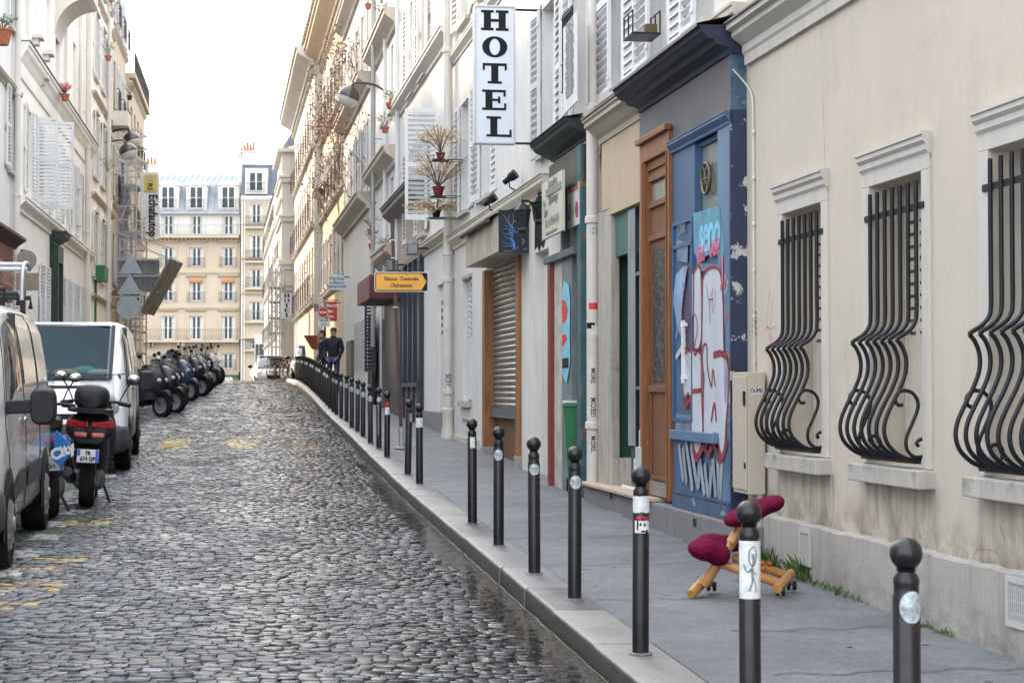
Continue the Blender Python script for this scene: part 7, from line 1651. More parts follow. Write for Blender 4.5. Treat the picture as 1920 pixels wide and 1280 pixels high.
def hang(name, label, px0, px1, pyt, pyb, Y, m, lines, tm, size, t_=.06, cat='sign'):
    x0,x1 = ray(px0,pyt)[0]*Y, ray(px1,pyt)[0]*Y; zt, zb = ray(0,pyt)[1]*Y, ray(0,pyb)[1]*Y
    t = thing(name, label, cat, ((x0+x1)/2,Y,zb)); mb = MB(); mb.box((x0,Y,zb),(x1,Y+t_,zt)); p = mb.build('board', m, t, bevel=.01)
    for s,f,sz in lines: text_mb(s, sz, lambda x,y,d: ((x0+x1)/2+x,Y-.002-d,zb+(zt-zb)*f+y), offset=.004, shear=.2 if tm is M_frame else 0).build('lettering', tm, p, recalc=False)
    mb = MB(); xw = 3.83-.1609*Y; mb.bar((x1-.05,Y+.03,zt-.05),(xw,Y+.03,zt-.05),.03); mb.build('bracket', M_iron, t); return t
hang('vitrine_sign', 'white square hanging sign with blue grey lettering above the red sign', 616, 645, 516, 544, 52, mat('sign_pale_blue', (.55,.60,.66), .4, var=.05), [('Vitrine',.78,.16),('La Maison',.5,.11),('Restaurant',.26,.13)], mat('sign_steel', (.10,.14,.18)), .1)
hang('red_hanging_sign', 'bright red hanging sign with white script beside the no entry sign', 607, 632, 565, 602, 57.5, mat('sign_bright_red', (.50,.02,.025), .4, var=.08), [('la Bascule',.8,.14),('Bar',.5,.12),('Vins',.24,.12)], M_frame, .1)
hang('menu_board', 'cream board with dark lettering behind the no entry sign', 594, 607, 560, 604, 58.5, mat('board_cream', (.56,.50,.42), .5, var=.08), [('Bar',.6,.3)], M_ink, .1)
mb = MB(); p0 = gp(640,705,53)
t = thing('terracotta_canopy', 'small terracotta coloured sloping canopy behind the two people', 'canopy', gp(585,650,60)); p = gp(575,630,62); q = gp(600,630,62)
mb = MB(); mb.add([(p[0],61,p[2]),(q[0],61,q[2]),(q[0]-.05,61.3,gp(0,655,62)[2]),(p[0]+.25,61.3,gp(0,655,62)[2]),(p[0],63,p[2]),(q[0],63,q[2]),(q[0],62.6,gp(0,655,62)[2]),(p[0]+.25,62.6,gp(0,655,62)[2])],[(0,1,2,3),(7,6,5,4),(0,4,5,1),(1,5,6,2),(2,6,7,3),(3,7,4,0)]); mb.build('cloth', mat('terracotta_cloth', (.30,.10,.05), .7, var=.15), t)
# ================================================================ vehicles
M_vwhite = mat('van_white_paint', (.80,.81,.82), .28, var=.04, coat=.6, stain=.12, vscale=2, stain_col=(.4,.38,.34))
M_vsilver = mat('van_silver_paint', (.60,.60,.59), .30, .15, var=.08, vscale=1.2, coat=.7, stain=.25, stain_col=(.22,.20,.18), rvar=.06)
M_plast = mat('black_plastic', (.011,.012,.014), .5, spec=.3, var=.15, bump=.1, bscale=120)
M_plastg = mat('grey_plastic', (.035,.038,.044), .55, var=.12, bump=.1, bscale=100)
M_tyre = mat('tyre_rubber', (.011,.011,.012), .8, spec=.2, var=.3, vscale=14, bump=.3, bscale=50)
M_rim = mat('wheel_rim', (.30,.30,.31), .4, .6, var=.2)
M_chrome = mat('chrome', (.6,.6,.62), .12, .95, var=.05)
M_wind = mat('windscreen', (.008,.040,.058), .05, var=.2, vscale=1, alpha=.55, spec=.22)
M_sideg = mat('side_glass', (.035,.045,.05), .04, var=.2, spec=1.0)
M_lensc = mat('headlamp_lens', (.50,.52,.52), .12, var=.25, vscale=12, spec=.9)
M_lensr = mat('tail_lamp', (.42,.012,.015), .15, var=.4, vscale=30, spec=.9)
M_plate = mat('number_plate_white', (.66,.66,.66), .4, var=.03); M_plateb = mat('plate_blue', (.03,.12,.50), .4, var=0)
M_lea = mat('seat_vinyl', (.009,.009,.010), .55, spec=.3, var=.2, bump=.25, bscale=90)
def loft(secs, seg=18, p=2.5, axis='y'):
    """superellipse sections (pos, x, z, half-width, half-height) along the local y axis"""
    mb = LMB(); vs = []
    for (y,x,z,a,b) in secs:
        for k in range(seg):
            t = 2*math.pi*k/seg; c, s = math.cos(t), math.sin(t)
            vs.append((x+a*abs(c)**(2/p)*(1 if c >= 0 else -1), y, z+b*abs(s)**(2/p)*(1 if s >= 0 else -1)))
    n = len(secs); mb.add(vs, [(i*seg+k,i*seg+(k+1)%seg,(i+1)*seg+(k+1)%seg,(i+1)*seg+k) for i in range(n-1) for k in range(seg)]+[tuple(range(seg)), tuple((n-1)*seg+k for k in range(seg))[::-1]])
    return mb
def wheel_at(t, x, y, r, w_, rim=True, axis='x', hub=M_rim, name='wheel', spokes=0):
    mb = LMB(); prof_ = [(r*.60,-w_*.42),(r*.80,-w_*.5),(r*.93,-w_*.5),(r,-w_*.33),(r*1.005,0),(r,w_*.33),(r*.93,w_*.5),(r*.80,w_*.5),(r*.60,w_*.42)]
    mb.lathe(prof_, (x,y,r), 28, 'x'); o = mb.build(name, M_tyre, t, smooth=45)
    for s in (-1,1):
        mb = LMB()
        if spokes:
            for k in range(spokes):
                a = 2*math.pi*k/spokes; mb.bar((x+s*w_*.2,y+.03*math.cos(a),r+.03*math.sin(a)),(x+s*w_*.35,y+r*.66*math.cos(a),r+r*.66*math.sin(a)),.016,.03)
            mb.lathe([(r*.60,-.01),(r*.66,-.02),(r*.66,.02),(r*.60,.01)], (x+s*w_*.35,y,r), 24, 'x'); mb.lathe([(.0,-.03),(.04,-.03),(.04,.03),(0,.03)], (x+s*w_*.3,y,r), 12, 'x')
        else:
            mb.lathe([(r*.62,-.02*s),(r*.60,.0),(r*.40,.025*s),(r*.18,.03*s),(r*.15,.045*s),(0,.045*s)], (x+s*w_*.42,y,r), 24, 'x')
            for k in range(7): a = 2*math.pi*k/7; mb.box((x+s*w_*.42-.004,y+r*.48*math.cos(a)-.02,r+r*.48*math.sin(a)-.02),(x+s*w_*.42+.026,y+r*.48*math.cos(a)+.02,r+r*.48*math.sin(a)+.02))
        mb.build('rim', hub, o, smooth=40)
    return o
def plate_at(t, cx, cy, cz, w_, h, lines, size, sgn=1, rotx=0):
    """sgn=+1: reads from +y side, -1: reads from -y side; local coordinates"""
    mb = LMB(); mb.box((cx-w_/2,cy-.006,cz-h/2),(cx+w_/2,cy+.006,cz+h/2)); p = mb.build('number_plate', M_plate, t, bevel=.002)
    yf = cy-.0085 if sgn < 0 else cy+.0085; e = w_*.13 if len(lines) == 1 else w_*.15
    mb = LMB(); a, b_ = (yf,yf+.001) if sgn < 0 else (yf-.001,yf)
    mb.box((cx-w_/2+.002,a,cz-h/2+.002),(cx-w_/2+e,b_,cz+h/2-.002) if len(lines) == 1 else (cx-w_/2+e,b_,cz+h/2-.002)); mb.box((cx+w_/2-e,a,cz+(0 if len(lines)>1 else -h/2)+.002),(cx+w_/2-.002,b_,cz+h/2-.002)); mb.build('blue_band', M_plateb, p)
    for i,s in enumerate(lines):
        zc = cz+(h*.22 if len(lines) > 1 and i == 0 else (-h*.22 if len(lines) > 1 else 0)); q = text_mb(s, size, lambda x,y,d: (cx+(x if sgn < 0 else -x), (yf-.001-d) if sgn < 0 else (yf+.001+d), zc+y), offset=.002, xscale=.85); q.local = True; q.build('lettering', M_ink, p, recalc=False)
    return p

def make_van(t, paint, rack=False, dirt=True, H=1.95):
    W2 = .95; zb = .26
    ST = [(-2.42,.74,.66,.42),(-2.385,.86,.82,.34),(-2.28,.94,.97,.27),(-2.05,.985,1.07,zb),(-1.72,1.0,1.20,zb),(-1.35,1.0,1.47,zb),(-1.05,1.0,1.70,zb),(-.80,1.0,H-.06,zb),(-.55,1.0,H-.015,zb),(0,1.0,H,zb),(.9,1.0,H,zb),(1.9,1.0,H-.01,zb),(2.30,.985,H-.04,zb),(2.38,.95,H-.12,zb+.04)]
    FR_ = [0,0,.06,.30,.52,.72,.88,.965,1.0,1.0]; WD_ = [0,.90,.985,1.0,.985,.945,.895,.83,.70,0]
    def S(y, f, side=1, off=0):
        ys = [s[0] for s in ST]; wf = np.interp(y,ys,[s[1] for s in ST]); zt = np.interp(y,ys,[s[2] for s in ST]); z0 = np.interp(y,ys,[s[3] for s in ST])
        i = np.interp(f, [0,1,2,3,4,5,6,7,8,9], WD_); g = np.interp(f, [0,1,2,3,4,5,6,7,8,9], FR_)
        return np.array([side*(i*wf*W2), y, z0+(zt-z0)*g])
    def P(y, f, side=1, off=0):
        c = S(y,f,side); e = .03; dy = S(y+e,f,side)-S(y-e,f,side); df = S(y,min(f+.1,9),side)-S(y,max(f-.1,0),side); n = np.cross(dy,df); n /= (np.linalg.norm(n)+1e-9)
        if n[0]*side < 0 and abs(n[0]) > .25 or (abs(n[0]) <= .25 and n[2] < 0): n = -n
        return tuple(c+n*off)
    ring = [(f,1) for f in range(10)]+[(f,-1) for f in range(8,0,-1)]
    mb = LMB(); n = len(ring); ysx = sorted(set([s[0] for s in ST]))
    vs = [tuple(S(y,f,s)) for y in ysx for f,s in ring]; fs = []
    for j in range(len(ysx)-1):
        for k in range(n):
            a, b_ = k, (k+1)%n
            fa, fb = ring[a][0], ring[b_][0]
            if -1.73 <= ysx[j] < -.81 and min(fa,fb) >= 8: continue        # windscreen opening
            fs.append((j*n+a, j*n+b_, (j+1)*n+b_, (j+1)*n+a))
    fs.append(tuple(range(n))); fs.append(tuple((len(ysx)-1)*n+k for k in range(n))[::-1])
    mb.add(vs, fs); mb.build('body', paint, t, smooth=38, bevel=.012)
    def patch(name, m, pts, off, side=1, nu=8, nv=6, parent=None):
        """pts: quad corners in (y, f)"""
        mb = LMB(); A,B,C_,D = [np.array(p,float) for p in pts]
        vs = []
        for i in range(nu+1):
            for j in range(nv+1):
                u_, v_ = i/nu, j/nv; q = (A*(1-u_)+B*u_)*(1-v_)+(D*(1-u_)+C_*u_)*v_; vs.append(P(q[0],q[1],side,off))
        mb.add(vs,[(i*(nv+1)+j,(i+1)*(nv+1)+j,(i+1)*(nv+1)+j+1,i*(nv+1)+j+1) for i in range(nu) for j in range(nv)]); return mb.build(name, m, parent or t, smooth=60, recalc=False)
    # windscreen with black edge, dashboard and seats behind
    mb = LMB(); ys_ = [-1.74,-1.5,-1.25,-1.0,-.79]; vs = []
    for y in ys_:
        c = S(y,8,1); e = S(y,7.55,1)
        for k in range(13): x = -e[0]+2*e[0]*k/12; bul = .035*(1-(x/e[0])**2); vs.append((x, y-bul*.6, (c[2] if abs(x) < c[0] else e[2]+(c[2]-e[2])*.5)+bul*.35+.006))
    mb.add(vs,[(i*13+k,i*13+k+1,(i+1)*13+k+1,(i+1)*13+k) for i in range(4) for k in range(12)]); wd = mb.build('windscreen', M_wind, t, smooth=180, recalc=False)
    mb = LMB(); e = S(-1.74,7.6,1)[0]; e2 = S(-.79,7.6,1)[0]; z0, z1 = S(-1.74,8)[2]+.012, S(-.79,8)[2]+.012
    mb.bar((-e,-1.755,z0),(e,-1.755,z0),.07,.012); mb.bar((-e2,-.80,z1),(e2,-.80,z1),.05,.012); mb.bar((-e,-1.75,z0),(-e2,-.80,z1),.045,.012); mb.bar((e,-1.75,z0),(e2,-.80,z1),.045,.012); mb.build('windscreen_seal', M_plast, wd)
    for s in (-.35,.35): mb = LMB(); mb.tube([(s,-1.79,z0+.0),(s+.25,-1.73,z0+.05),(s+.55,-1.70,z0+.06)], .008, 5); mb.build('wiper', M_plast, t)
    mb = LMB(); mb.box((-.84,-1.60,.7),(.84,-1.10,1.25)); mb.box((-.86,-.25,.4),(.86,-.22,H-.08)); mb.build('dashboard', mat('dashboard', (.035,.045,.05), .7), t, bevel=.02)
    for sx in (-.45,.42):
        loft([(-.62,sx,.95,.24,.30),(-.5,sx,1.0,.25,.38),(-.4,sx,1.0,.22,.34)]).build('seat', mat('seat_cloth', (.04,.05,.055), .8), t, smooth=60); loft([(-.56,sx,1.50,.12,.09),(-.48,sx,1.50,.13,.10),(-.42,sx,1.5,.11,.09)]).build('headrest', mat('seat_cloth',(0,0,0)), t, smooth=60)
    mb = LMB(); mb.tube([(-.4+.19*math.cos(a),-1.08+.05*math.sin(a),1.18+.18*math.sin(a)) for a in np.linspace(0,2*math.pi,20)], .014, 6); mb.build('steering_wheel', M_plast, t)
    # side glass, pillars, doors
    for s in (1,-1):
        patch('side_window', M_sideg, [(-1.28,5.0),(-.30,4.55),(-.30,6.6),(-.78,6.6)] if False else [(-1.30,4.72),(-.32,4.35),(-.32,6.55),(-.86,6.55)], .006, s)
        mb = LMB()
        for y0,f0,y1,f1 in ((-1.42,1.3,-1.42,4.6),(-.22,1.3,-.22,6.9),(1.0,1.6,1.0,6.9),(-.22,6.9,1.0,6.9),(-1.42,4.6,-.9,6.7)):
            Q = [P(y0+(y1-y0)*k/8, f0+(f1-f0)*k/8, s, .0015) for k in range(9)]; mb.tube(Q, .0045, 4)
        mb.build('door_gap', M_dark, t)
        patch('rubbing_strip', M_plastg, [(-1.30,2.35),(-.30,2.35),(-.30,2.75),(-1.30,2.75)], .015, s, 6, 2)
        if rack: patch('rubbing_strip', M_plastg, [(-.15,2.35),(1.05,2.35),(1.05,2.75),(-.15,2.75)], .015, s, 6, 2)
        patch('pressed_panel', paint, [(-.10,4.5),(.92,4.5),(.92,6.6),(-.10,6.6)], .010, s); patch('pressed_panel', paint, [(1.08,4.5),(2.15,4.5),(2.15,6.6),(1.08,6.6)], .010, s)
        for y0,f0 in ((-.42,3.75),): q = P(y0,f0,s,.02); mb = LMB(); mb.ell(q,(.012,.075,.022),10,6); mb.build('door_handle', M_chrome if rack else M_plast, t, smooth=60)
        patch('tail_lamp', M_lensr, [(2.22,3.2),(2.36,3.2),(2.36,5.2),(2.22,5.2)], .006, s, 3, 6)
        for yy in (-1.50,1.52):
            mb = LMB(); cx = s*(W2-.0); pts = [(cx+s*.004, yy+.40*math.cos(a), .33+.40*math.sin(a)) for a in np.linspace(-.25,math.pi+.25,20)]; mb.add([(cx+s*.004,yy,.2)]+pts,[(0,i+1,i+2) for i in range(19)]); mb.build('wheel_arch', M_dark, t, recalc=False)
            wheel_at(t, s*(W2-.085), yy, .325, .20, hub=M_plastg if dirt and not rack else M_rim)
        # door mirror
        q = P(-1.28,4.75,s,0); mb = loft([(-.09,s*1.17,q[2]+.10,.10,.15),(-.05,s*1.17,q[2]+.10,.12,.18),(.05,s*1.17,q[2]+.10,.12,.18),(.09,s*1.17,q[2]+.10,.105,.16)], p=3.2); mb.v = [(s*1.17+(x-s*1.17)*.78,y+q[1]-.02,q[2]+.06+(z-q[2]-.10)*.76) for x,y,z in mb.v]; mb.build('mirror', M_plast, t, smooth=50)
        mb = LMB(); mb.bar((q[0],q[1],q[2]+.05),(s*1.12,q[1]-.02,q[2]+.06),.07,.10); mb.build('mirror_arm', M_plast, t, bevel=.01)
        # headlamp
        mb = LMB(); mb.ell((s*.70,-2.31,.87),(.165,.10,.155),18,12, Matrix.Rotation(s*R(22),3,'Z')); mb.build('headlight', M_lensc, t, smooth=180); mb = LMB(); mb.ell((s*.70,-2.385,.86),(.07,.04,.07),14,8); mb.build('headlight_bowl', M_chrome, t, smooth=180)
    # bumper, grille, badge-less bonnet vent
    secs = [(-2.47,0,.42,.70,.16),(-2.45,0,.44,.82,.20),(-2.36,0,.45,.93,.22),(-2.1,0,.45,.975,.22),(-1.93,0,.45,.975,.22)]
    loft(secs, 28, 4.5).build('bumper', M_plastg, t, smooth=40)
    mb = LMB(); mb.box((-.42,-2.41,.70),(.42,-2.375,.78)); mb.build('radiator_grille', M_plast, t, bevel=.01)
    q0 = S(-2.0,8,1)[2]; mb = LMB(); mb.add([(-.62,-2.02,1.083),(.42,-2.02,1.083),(.42,-1.93,1.125),(-.62,-1.93,1.125)],[(0,1,2,3)]); mb.build('bonnet_vent', M_dark, t, recalc=False)
    plate_at(t, 0, -2.475, .46, .52, .11, [''], .08, -1)
    if rack:
        m = LMB()
        for y in (-.45,.6,1.7): m.tube([(-.80,y,H+.0),(-.80,y,H+.10),(.80,y,H+.10),(.80,y,H+.0)], .022, 8)
        m.build('roof_bars', M_plast, t)
        m = LMB(); m.box((-.72,-.75,H+.12),(-.35,2.0,H+.20)); m.box((.0,-.70,H+.12),(.45,2.0,H+.19)); m.build('rack_tray', mat('rack_tray_grey', (.07,.08,.10), .4, .3), t, bevel=.01)
        m = LMB()
        for x in (.40,.74): m.tube(bez([(x,1.55,H+.08),(x,1.60,H+.30),(x,1.72,H+.40),(x,2.05,H+.42),(x,2.25,H+.38)],5), .020, 8)
        m.tube([(.40,2.24,H+.38),(.74,2.24,H+.38)], .02, 8); m.tube([(.40,1.75,H+.40),(.74,1.75,H+.40)], .02, 8); m.build('ladder_rack', M_galv, t, smooth=50)
    return wd
def slope(y): return math.atan((zp(y+1.5)-zp(y-1.5))/3)
def vrot(cx, cy, deg): return (slope(cy)*math.cos(R(deg)), 0, R(deg))
t = thing('white_van', 'white panel van with a black mirror and papers on the dashboard, parked at left', 'van', (-6.22,25.2,Z(-6.2,25.2)+.01), rot=vrot(0,25.2,9.6), group=None)
make_van(t, M_vwhite)
for (c_,s_,m_,nm) in (((-.32,-1.40,1.29),(.24,.10,.055),mat('hi_vis_yellow',(.45,.62,.10),.6),'folded_vest'),((.12,-1.45,1.28),(.17,.03,.05),mat('paper_yellow',(.60,.52,.20),.6),'paper'),((.36,-1.36,1.30),(.16,.08,.065),mat('mint_cloth',(.10,.42,.34),.7),'cloth'),((.56,-1.42,1.28),(.17,.06,.045),mat('paper_roll',(.55,.62,.60),.6),'paper_roll')):
    o = LMB(); o.ell(c_, s_, 12, 6); o.build(nm, m_, t, smooth=180)
t = thing('silver_van', 'dirty silver panel van with a roof rack and black mirror, cropped at the left edge', 'van', (-4.80,14.37,Z(-4.8,14.37)+.01), rot=vrot(0,14.37,9.7))
make_van(t, M_vsilver, rack=True)

# ---- scooters and motorcycles (local: front towards -y)
def scooter(label, loc, rotz, body_m=None, topbox=False, apron=False, screen=True, plate=None, group='scooters parked along the left kerb', lean=0, moto=False, name='scooter', seat_m=None):
    bm_ = body_m or M_plast; t = thing(name, label, 'scooter' if not moto else 'motorcycle', loc, group=group, rot=(0,R(lean),rotz)); r = .26 if not moto else .31; wb = .72 if not moto else .76
    wheel_at(t, 0, -wb, r, .12, hub=M_rim, spokes=5, name='front_wheel'); wheel_at(t, 0, wb-.04, r, .15, hub=M_rim, spokes=5, name='rear_wheel')
    loft([(.98,0,.74,.06,.05),(.88,0,.70,.14,.12),(.65,0,.64,.18,.18),(.40,0,.56,.19,.24),(.15,0,.46,.18,.20),(-.10,0,.34,.17,.09),(-.38,0,.34,.16,.08)]).build('tail_fairing', bm_, t, smooth=60)
    loft([(-.30,0,.62,.17,.30),(-.40,0,.68,.23,.36),(-.52,0,.70,.22,.34),(-.64,0,.70,.15,.26),(-.76,0,.70,.07,.15)]).build('front_shield', bm_, t, smooth=60)
    loft([(-.98,0,.44,.05,.05),(-.88,0,.53,.075,.06),(-.70,0,.57,.08,.05),(-.52,0,.52,.07,.05)]).build('front_mudguard', bm_, t, smooth=60)
    loft([(-.10,0,.80,.10,.04),(.05,0,.82,.16,.06),(.35,0,.83,.17,.07),(.50,0,.88,.16,.08),(.78,0,.90,.14,.06),(.86,0,.88,.10,.05)]).build('seat', seat_m or M_lea, t, smooth=60)
    mb = LMB(); 
    for s in (-1,1): mb.tube([(s*.075,-wb,r),(s*.08,-wb+.22,.66)], .022, 8)
    mb.tube(bez([(-.34,-.36,1.02),(-.2,-.42,1.05),(0,-.46,1.03),(.2,-.42,1.05),(.34,-.36,1.02)],4), .016, 8); mb.build('forks_and_bars', M_galv if moto else M_plast, t, smooth=60)
    for s in (-1,1):
        mb = LMB(); mb.tube([(s*.24,-.41,1.04),(s*.36,-.355,1.02)], .024, 8); mb.build('grip', M_plast, t, smooth=60)
        mb = LMB(); mb.tube(bez([(s*.24,-.42,1.05),(s*.30,-.44,1.18),(s*.36,-.42,1.27)],4), .009, 6); mb.ell((s*.38,-.41,1.31), (.075,.022,.05), 12, 7); mi = mb.build('mirror', M_plast, t, smooth=60); mb = LMB(); mb.ell((s*.38,-.398,1.31), (.065,.016,.042), 12, 7); mb.build('mirror_glass', M_chrome, mi, smooth=60)
        mb = LMB(); mb.ell((s*.10,-.72,.80), (.06,.045,.05), 12, 7); mb.build('headlight', M_lensc, t, smooth=60)
    loft([(-.30,0,.95,.10,.06),(-.42,0,.98,.17,.10),(-.52,0,.93,.14,.10)]).build('instrument_cowl', bm_, t, smooth=60)
    if screen:
        mb = LMB(); vs = []
        for i in range(7):
            for j in range(5): a = (i/6-.5)*2; z = .98+.09*j; vs.append((a*(.20-.03*j/4), -.56+.05*j/4*2+.07*a*a, z))
        mb.add(vs,[(i*5+j,(i+1)*5+j,(i+1)*5+j+1,i*5+j+1) for i in range(6) for j in range(4)]); mb.build('windscreen', mat('smoked_screen', (.12,.13,.14), .08, alpha=.5, spec=1), t, smooth=180, recalc=False)
    mb = LMB(); mb.box((-.15,.92,.70),(-.02,.985,.75)); mb.box((.02,.92,.70),(.15,.985,.75)); mb.build('tail_light', M_lensr, t, bevel=.01)
    mb = LMB(); mb.tube([(.16,.15,.24),(.18,.40,.26),(.19,.62,.31),(.19,.98,.36)], [.03,.055,.065,.05], 12); mb.build('exhaust', M_plastg, t, smooth=50)
    loft([(.20,0,.24,.16,.10),(.45,0,.27,.17,.13),(.66,0,.28,.12,.09)]).build('engine', mat('engine_metal', (.09,.09,.095), .45, .6, var=.4, vscale=20), t, smooth=40)
    mb = LMB(); mb.tube([(-.12,.15,.25),(-.22,.22,.02)], .014, 6); mb.build('side_stand', M_plast, t)
    loft([(.72,0,.62,.10,.03),(.95,0,.56,.11,.03),(1.05,0,.46,.10,.02)]).build('rear_mudguard', M_plast, t, smooth=60)
    if topbox:
        loft([(.64,0,1.08,.11,.08),(.70,0,1.09,.155,.115),(.85,0,1.095,.175,.13),(1.0,0,1.09,.155,.115),(1.06,0,1.07,.10,.07)], 24, 2.6).build('top_case', M_lea, t, smooth=60)
        loft([(.5,0,.955,.12,.02),(.7,0,.965,.20,.03),(1.0,0,.97,.225,.03),(1.1,0,.965,.16,.025)], 24, 3).build('luggage_rack', M_plast, t, smooth=60)
    if plate: plate_at(t, 0, 1.065, .52, .21, .13, plate, .055, 1)
    if apron:
        mb = LMB(); vs = []; n = 12
        for i in range(n+1):
            a = -math.pi*.92+math.pi*1.84*i/n
            for j in range(6):
                f = j/5; rr_ = .20+.13*f+.02*math.sin(i*2.3+j)*f; vs.append((rr_*1.05*math.sin(a), -.33-.42*math.cos(a)*(.55+.45*f)*.8, .99-.62*f+.03*math.sin(i*1.7)*f))
        mb.add(vs,[(i*6+j,(i+1)*6+j,(i+1)*6+j+1,i*6+j+1) for i in range(n) for j in range(5)]); mb.build('leg_apron', mat('apron_fabric', (.009,.010,.014), .65, spec=.25, var=.3, bump=.6, bscale=9), t, smooth=180, recalc=False)
    return t
# the large scooter seen from behind, with its plate
s_loc = lambda px, Y: ((px-960)/FP*Y, Y)
x,y = s_loc(168,18.9); t = scooter('large black scooter with round top case and FB 674 QP plate between the two vans', (x,y,Z(x,y)), R(180+11), topbox=True, plate=['FB','674 QP'], lean=-3)
for s in (-1,1):
    mb = LMB(); mb.add([(s*.02,1.0,.80),(s*.24,.93,.80),(s*.22,.94,.87),(s*.02,1.0,.855),(s*.02,.93,.80),(s*.24,.86,.80),(s*.22,.87,.87),(s*.02,.93,.855)],[(0,1,2,3),(7,6,5,4),(0,4,5,1),(1,5,6,2),(2,6,7,3),(3,7,4,0)]); mb.build('tail_light', M_lensr, t, bevel=.006)
loft([(.55,0,.80,.17,.12),(.80,0,.80,.24,.14),(.93,0,.78,.22,.12),(.98,0,.70,.14,.06)], 20, 3).build('rear_fairing', M_plast, t, smooth=60)
x,y = s_loc(84,17.7); t = scooter('blue scooter with a bright blue panel lettered City half hidden by the silver van', (x,y,Z(x,y)), R(180+19), body_m=mat('scooter_blue', (.02,.06,.16), .3, coat=.5), plate=['','SH'], lean=2)
# the blue panel lettered City
YY = 16.6; c = Vector((ray(119)[0]*YY, YY, ray(0,848)[1]*YY)); P_ = [((ray(x_)[0]*YY), ray(0,y_)[1]*YY) for x_,y_ in ((106,806),(142,842),(114,874),(100,860))]
inv = (Matrix.Translation(t.location) @ t.rotation_euler.to_matrix().to_4x4()).inverted()
mb = MB(lambda a,b,c_: tuple(inv@Vector((a,b,c_)))); mb.local = True; mb.prism(P_, YY-.012, YY+.012); pn = mb.build('blue_panel', mat('panel_bright_blue', (.02,.16,.48), .35, var=.08), t)
q = text_mb('City', .135, lambda X_,Y_,d: tuple(inv@Vector((c.x+.0+X_*.90-Y_*.42, YY-.014-d, c.z+.01+X_*.42+Y_*.90))), offset=.007); q.local = True; q.build('lettering', M_frame, pn, recalc=False)
rowd = [(292,39.0,58,None,True,False,'black scooter with a long leg apron just past the white van',False),(346,47.0,60,mat('scooter_navy',(.015,.03,.075),.35,coat=.4),True,False,'dark blue scooter under a wide apron, second beyond the white van',False),
        (378,52.5,57,mat('scooter_grey',(.10,.105,.12),.35,coat=.4),False,False,'dark grey scooter with its front wheel turned to the road, third in the row',False),(386,57.5,60,None,False,True,'black motorcycle carrying a big black top case behind the grey scooter',True),
        (400,61.5,55,mat('scooter_white',(.45,.45,.46),.35,coat=.4),False,False,'black and white motorcycle, last of the row by the street crest',True),(322,43.0,62,None,False,False,'black scooter with chrome mirrors tucked behind the first apron',False),(312,41.0,66,mat('scooter_black_gloss',(.008,.008,.010),.3,coat=.3,spec=.3),False,True,'glossy black scooter with a top case wedged between the first two aprons',False),(366,50.0,64,mat('scooter_black_gloss',(0,0,0)),True,False,'black aproned scooter squeezed in before the grey one',False),(352,55.5,64,mat('scooter_olive',(.20,.19,.13),.5),False,False,'pale windscreened scooter deep in the parked row',False)]
for (px,Y,ang,bm_,ap,tb,lab,mo) in rowd:
    x,y = s_loc(px-38*40/Y,Y); x -= .0; scooter(lab, (x,y+.3,Z(x,y)), R(ang), body_m=bm_, apron=ap, topbox=tb, moto=mo, name='motorcycle' if mo else 'scooter', group='motorcycles and scooters parked in a row on the left')

# ---- small far cars and bicycles beyond the crest
def far_car(name, label, loc, rotz, paint):
    t = thing(name, label, 'car', loc, rotz, group=None)
    loft([(-1.95,0,.48,.60,.16),(-1.85,0,.52,.76,.26),(-1.3,0,.58,.83,.32),(0,0,.60,.85,.34),(1.5,0,.60,.84,.34),(1.9,0,.58,.74,.28)], 24, 4).build('body', paint, t, smooth=50)
    loft([(-1.15,0,.90,.70,.04),(-.55,0,1.12,.64,.26),(-.2,0,1.17,.62,.30),(1.0,0,1.17,.62,.30),(1.7,0,.95,.66,.10)], 24, 4).build('cabin', M_sideg, t, smooth=50)
    mb = LMB(); mb.box((-.56,-.35,1.45),(.56,1.1,1.50)); mb.build('roof', paint, t, bevel=.03)
    for s in (-1,1):
        for y in (-1.25,1.2): wheel_at(t, s*.76, y, .30, .18)
        mb = LMB(); mb.ell((s*.58,-1.84,.66),(.13,.07,.10),12,8); mb.build('headlight', M_lensc, t, smooth=180)
        mb = LMB(); mb.ell((s*.98,-.75,.98),(.11,.06,.08),10,6); mb.build('mirror', M_plast, t, smooth=180)
    mb = LMB(); mb.box((-.3,-1.98,.42),(.3,-1.94,.60)); mb.build('grille', M_plast, t, bevel=.01)
far_car('far_car', 'small white car facing the camera beyond the crest beside the bicycles', (ray(507)[0]*84, 84, zp(84)-.35), R(12), M_vwhite)
far_car('far_car', 'white parked car partly hidden behind the bollards at the far right', (ray(583)[0]*76, 76, zp(76)-.1), R(8), mat('car_pale_grey', (.55,.56,.58), .3, coat=.5))
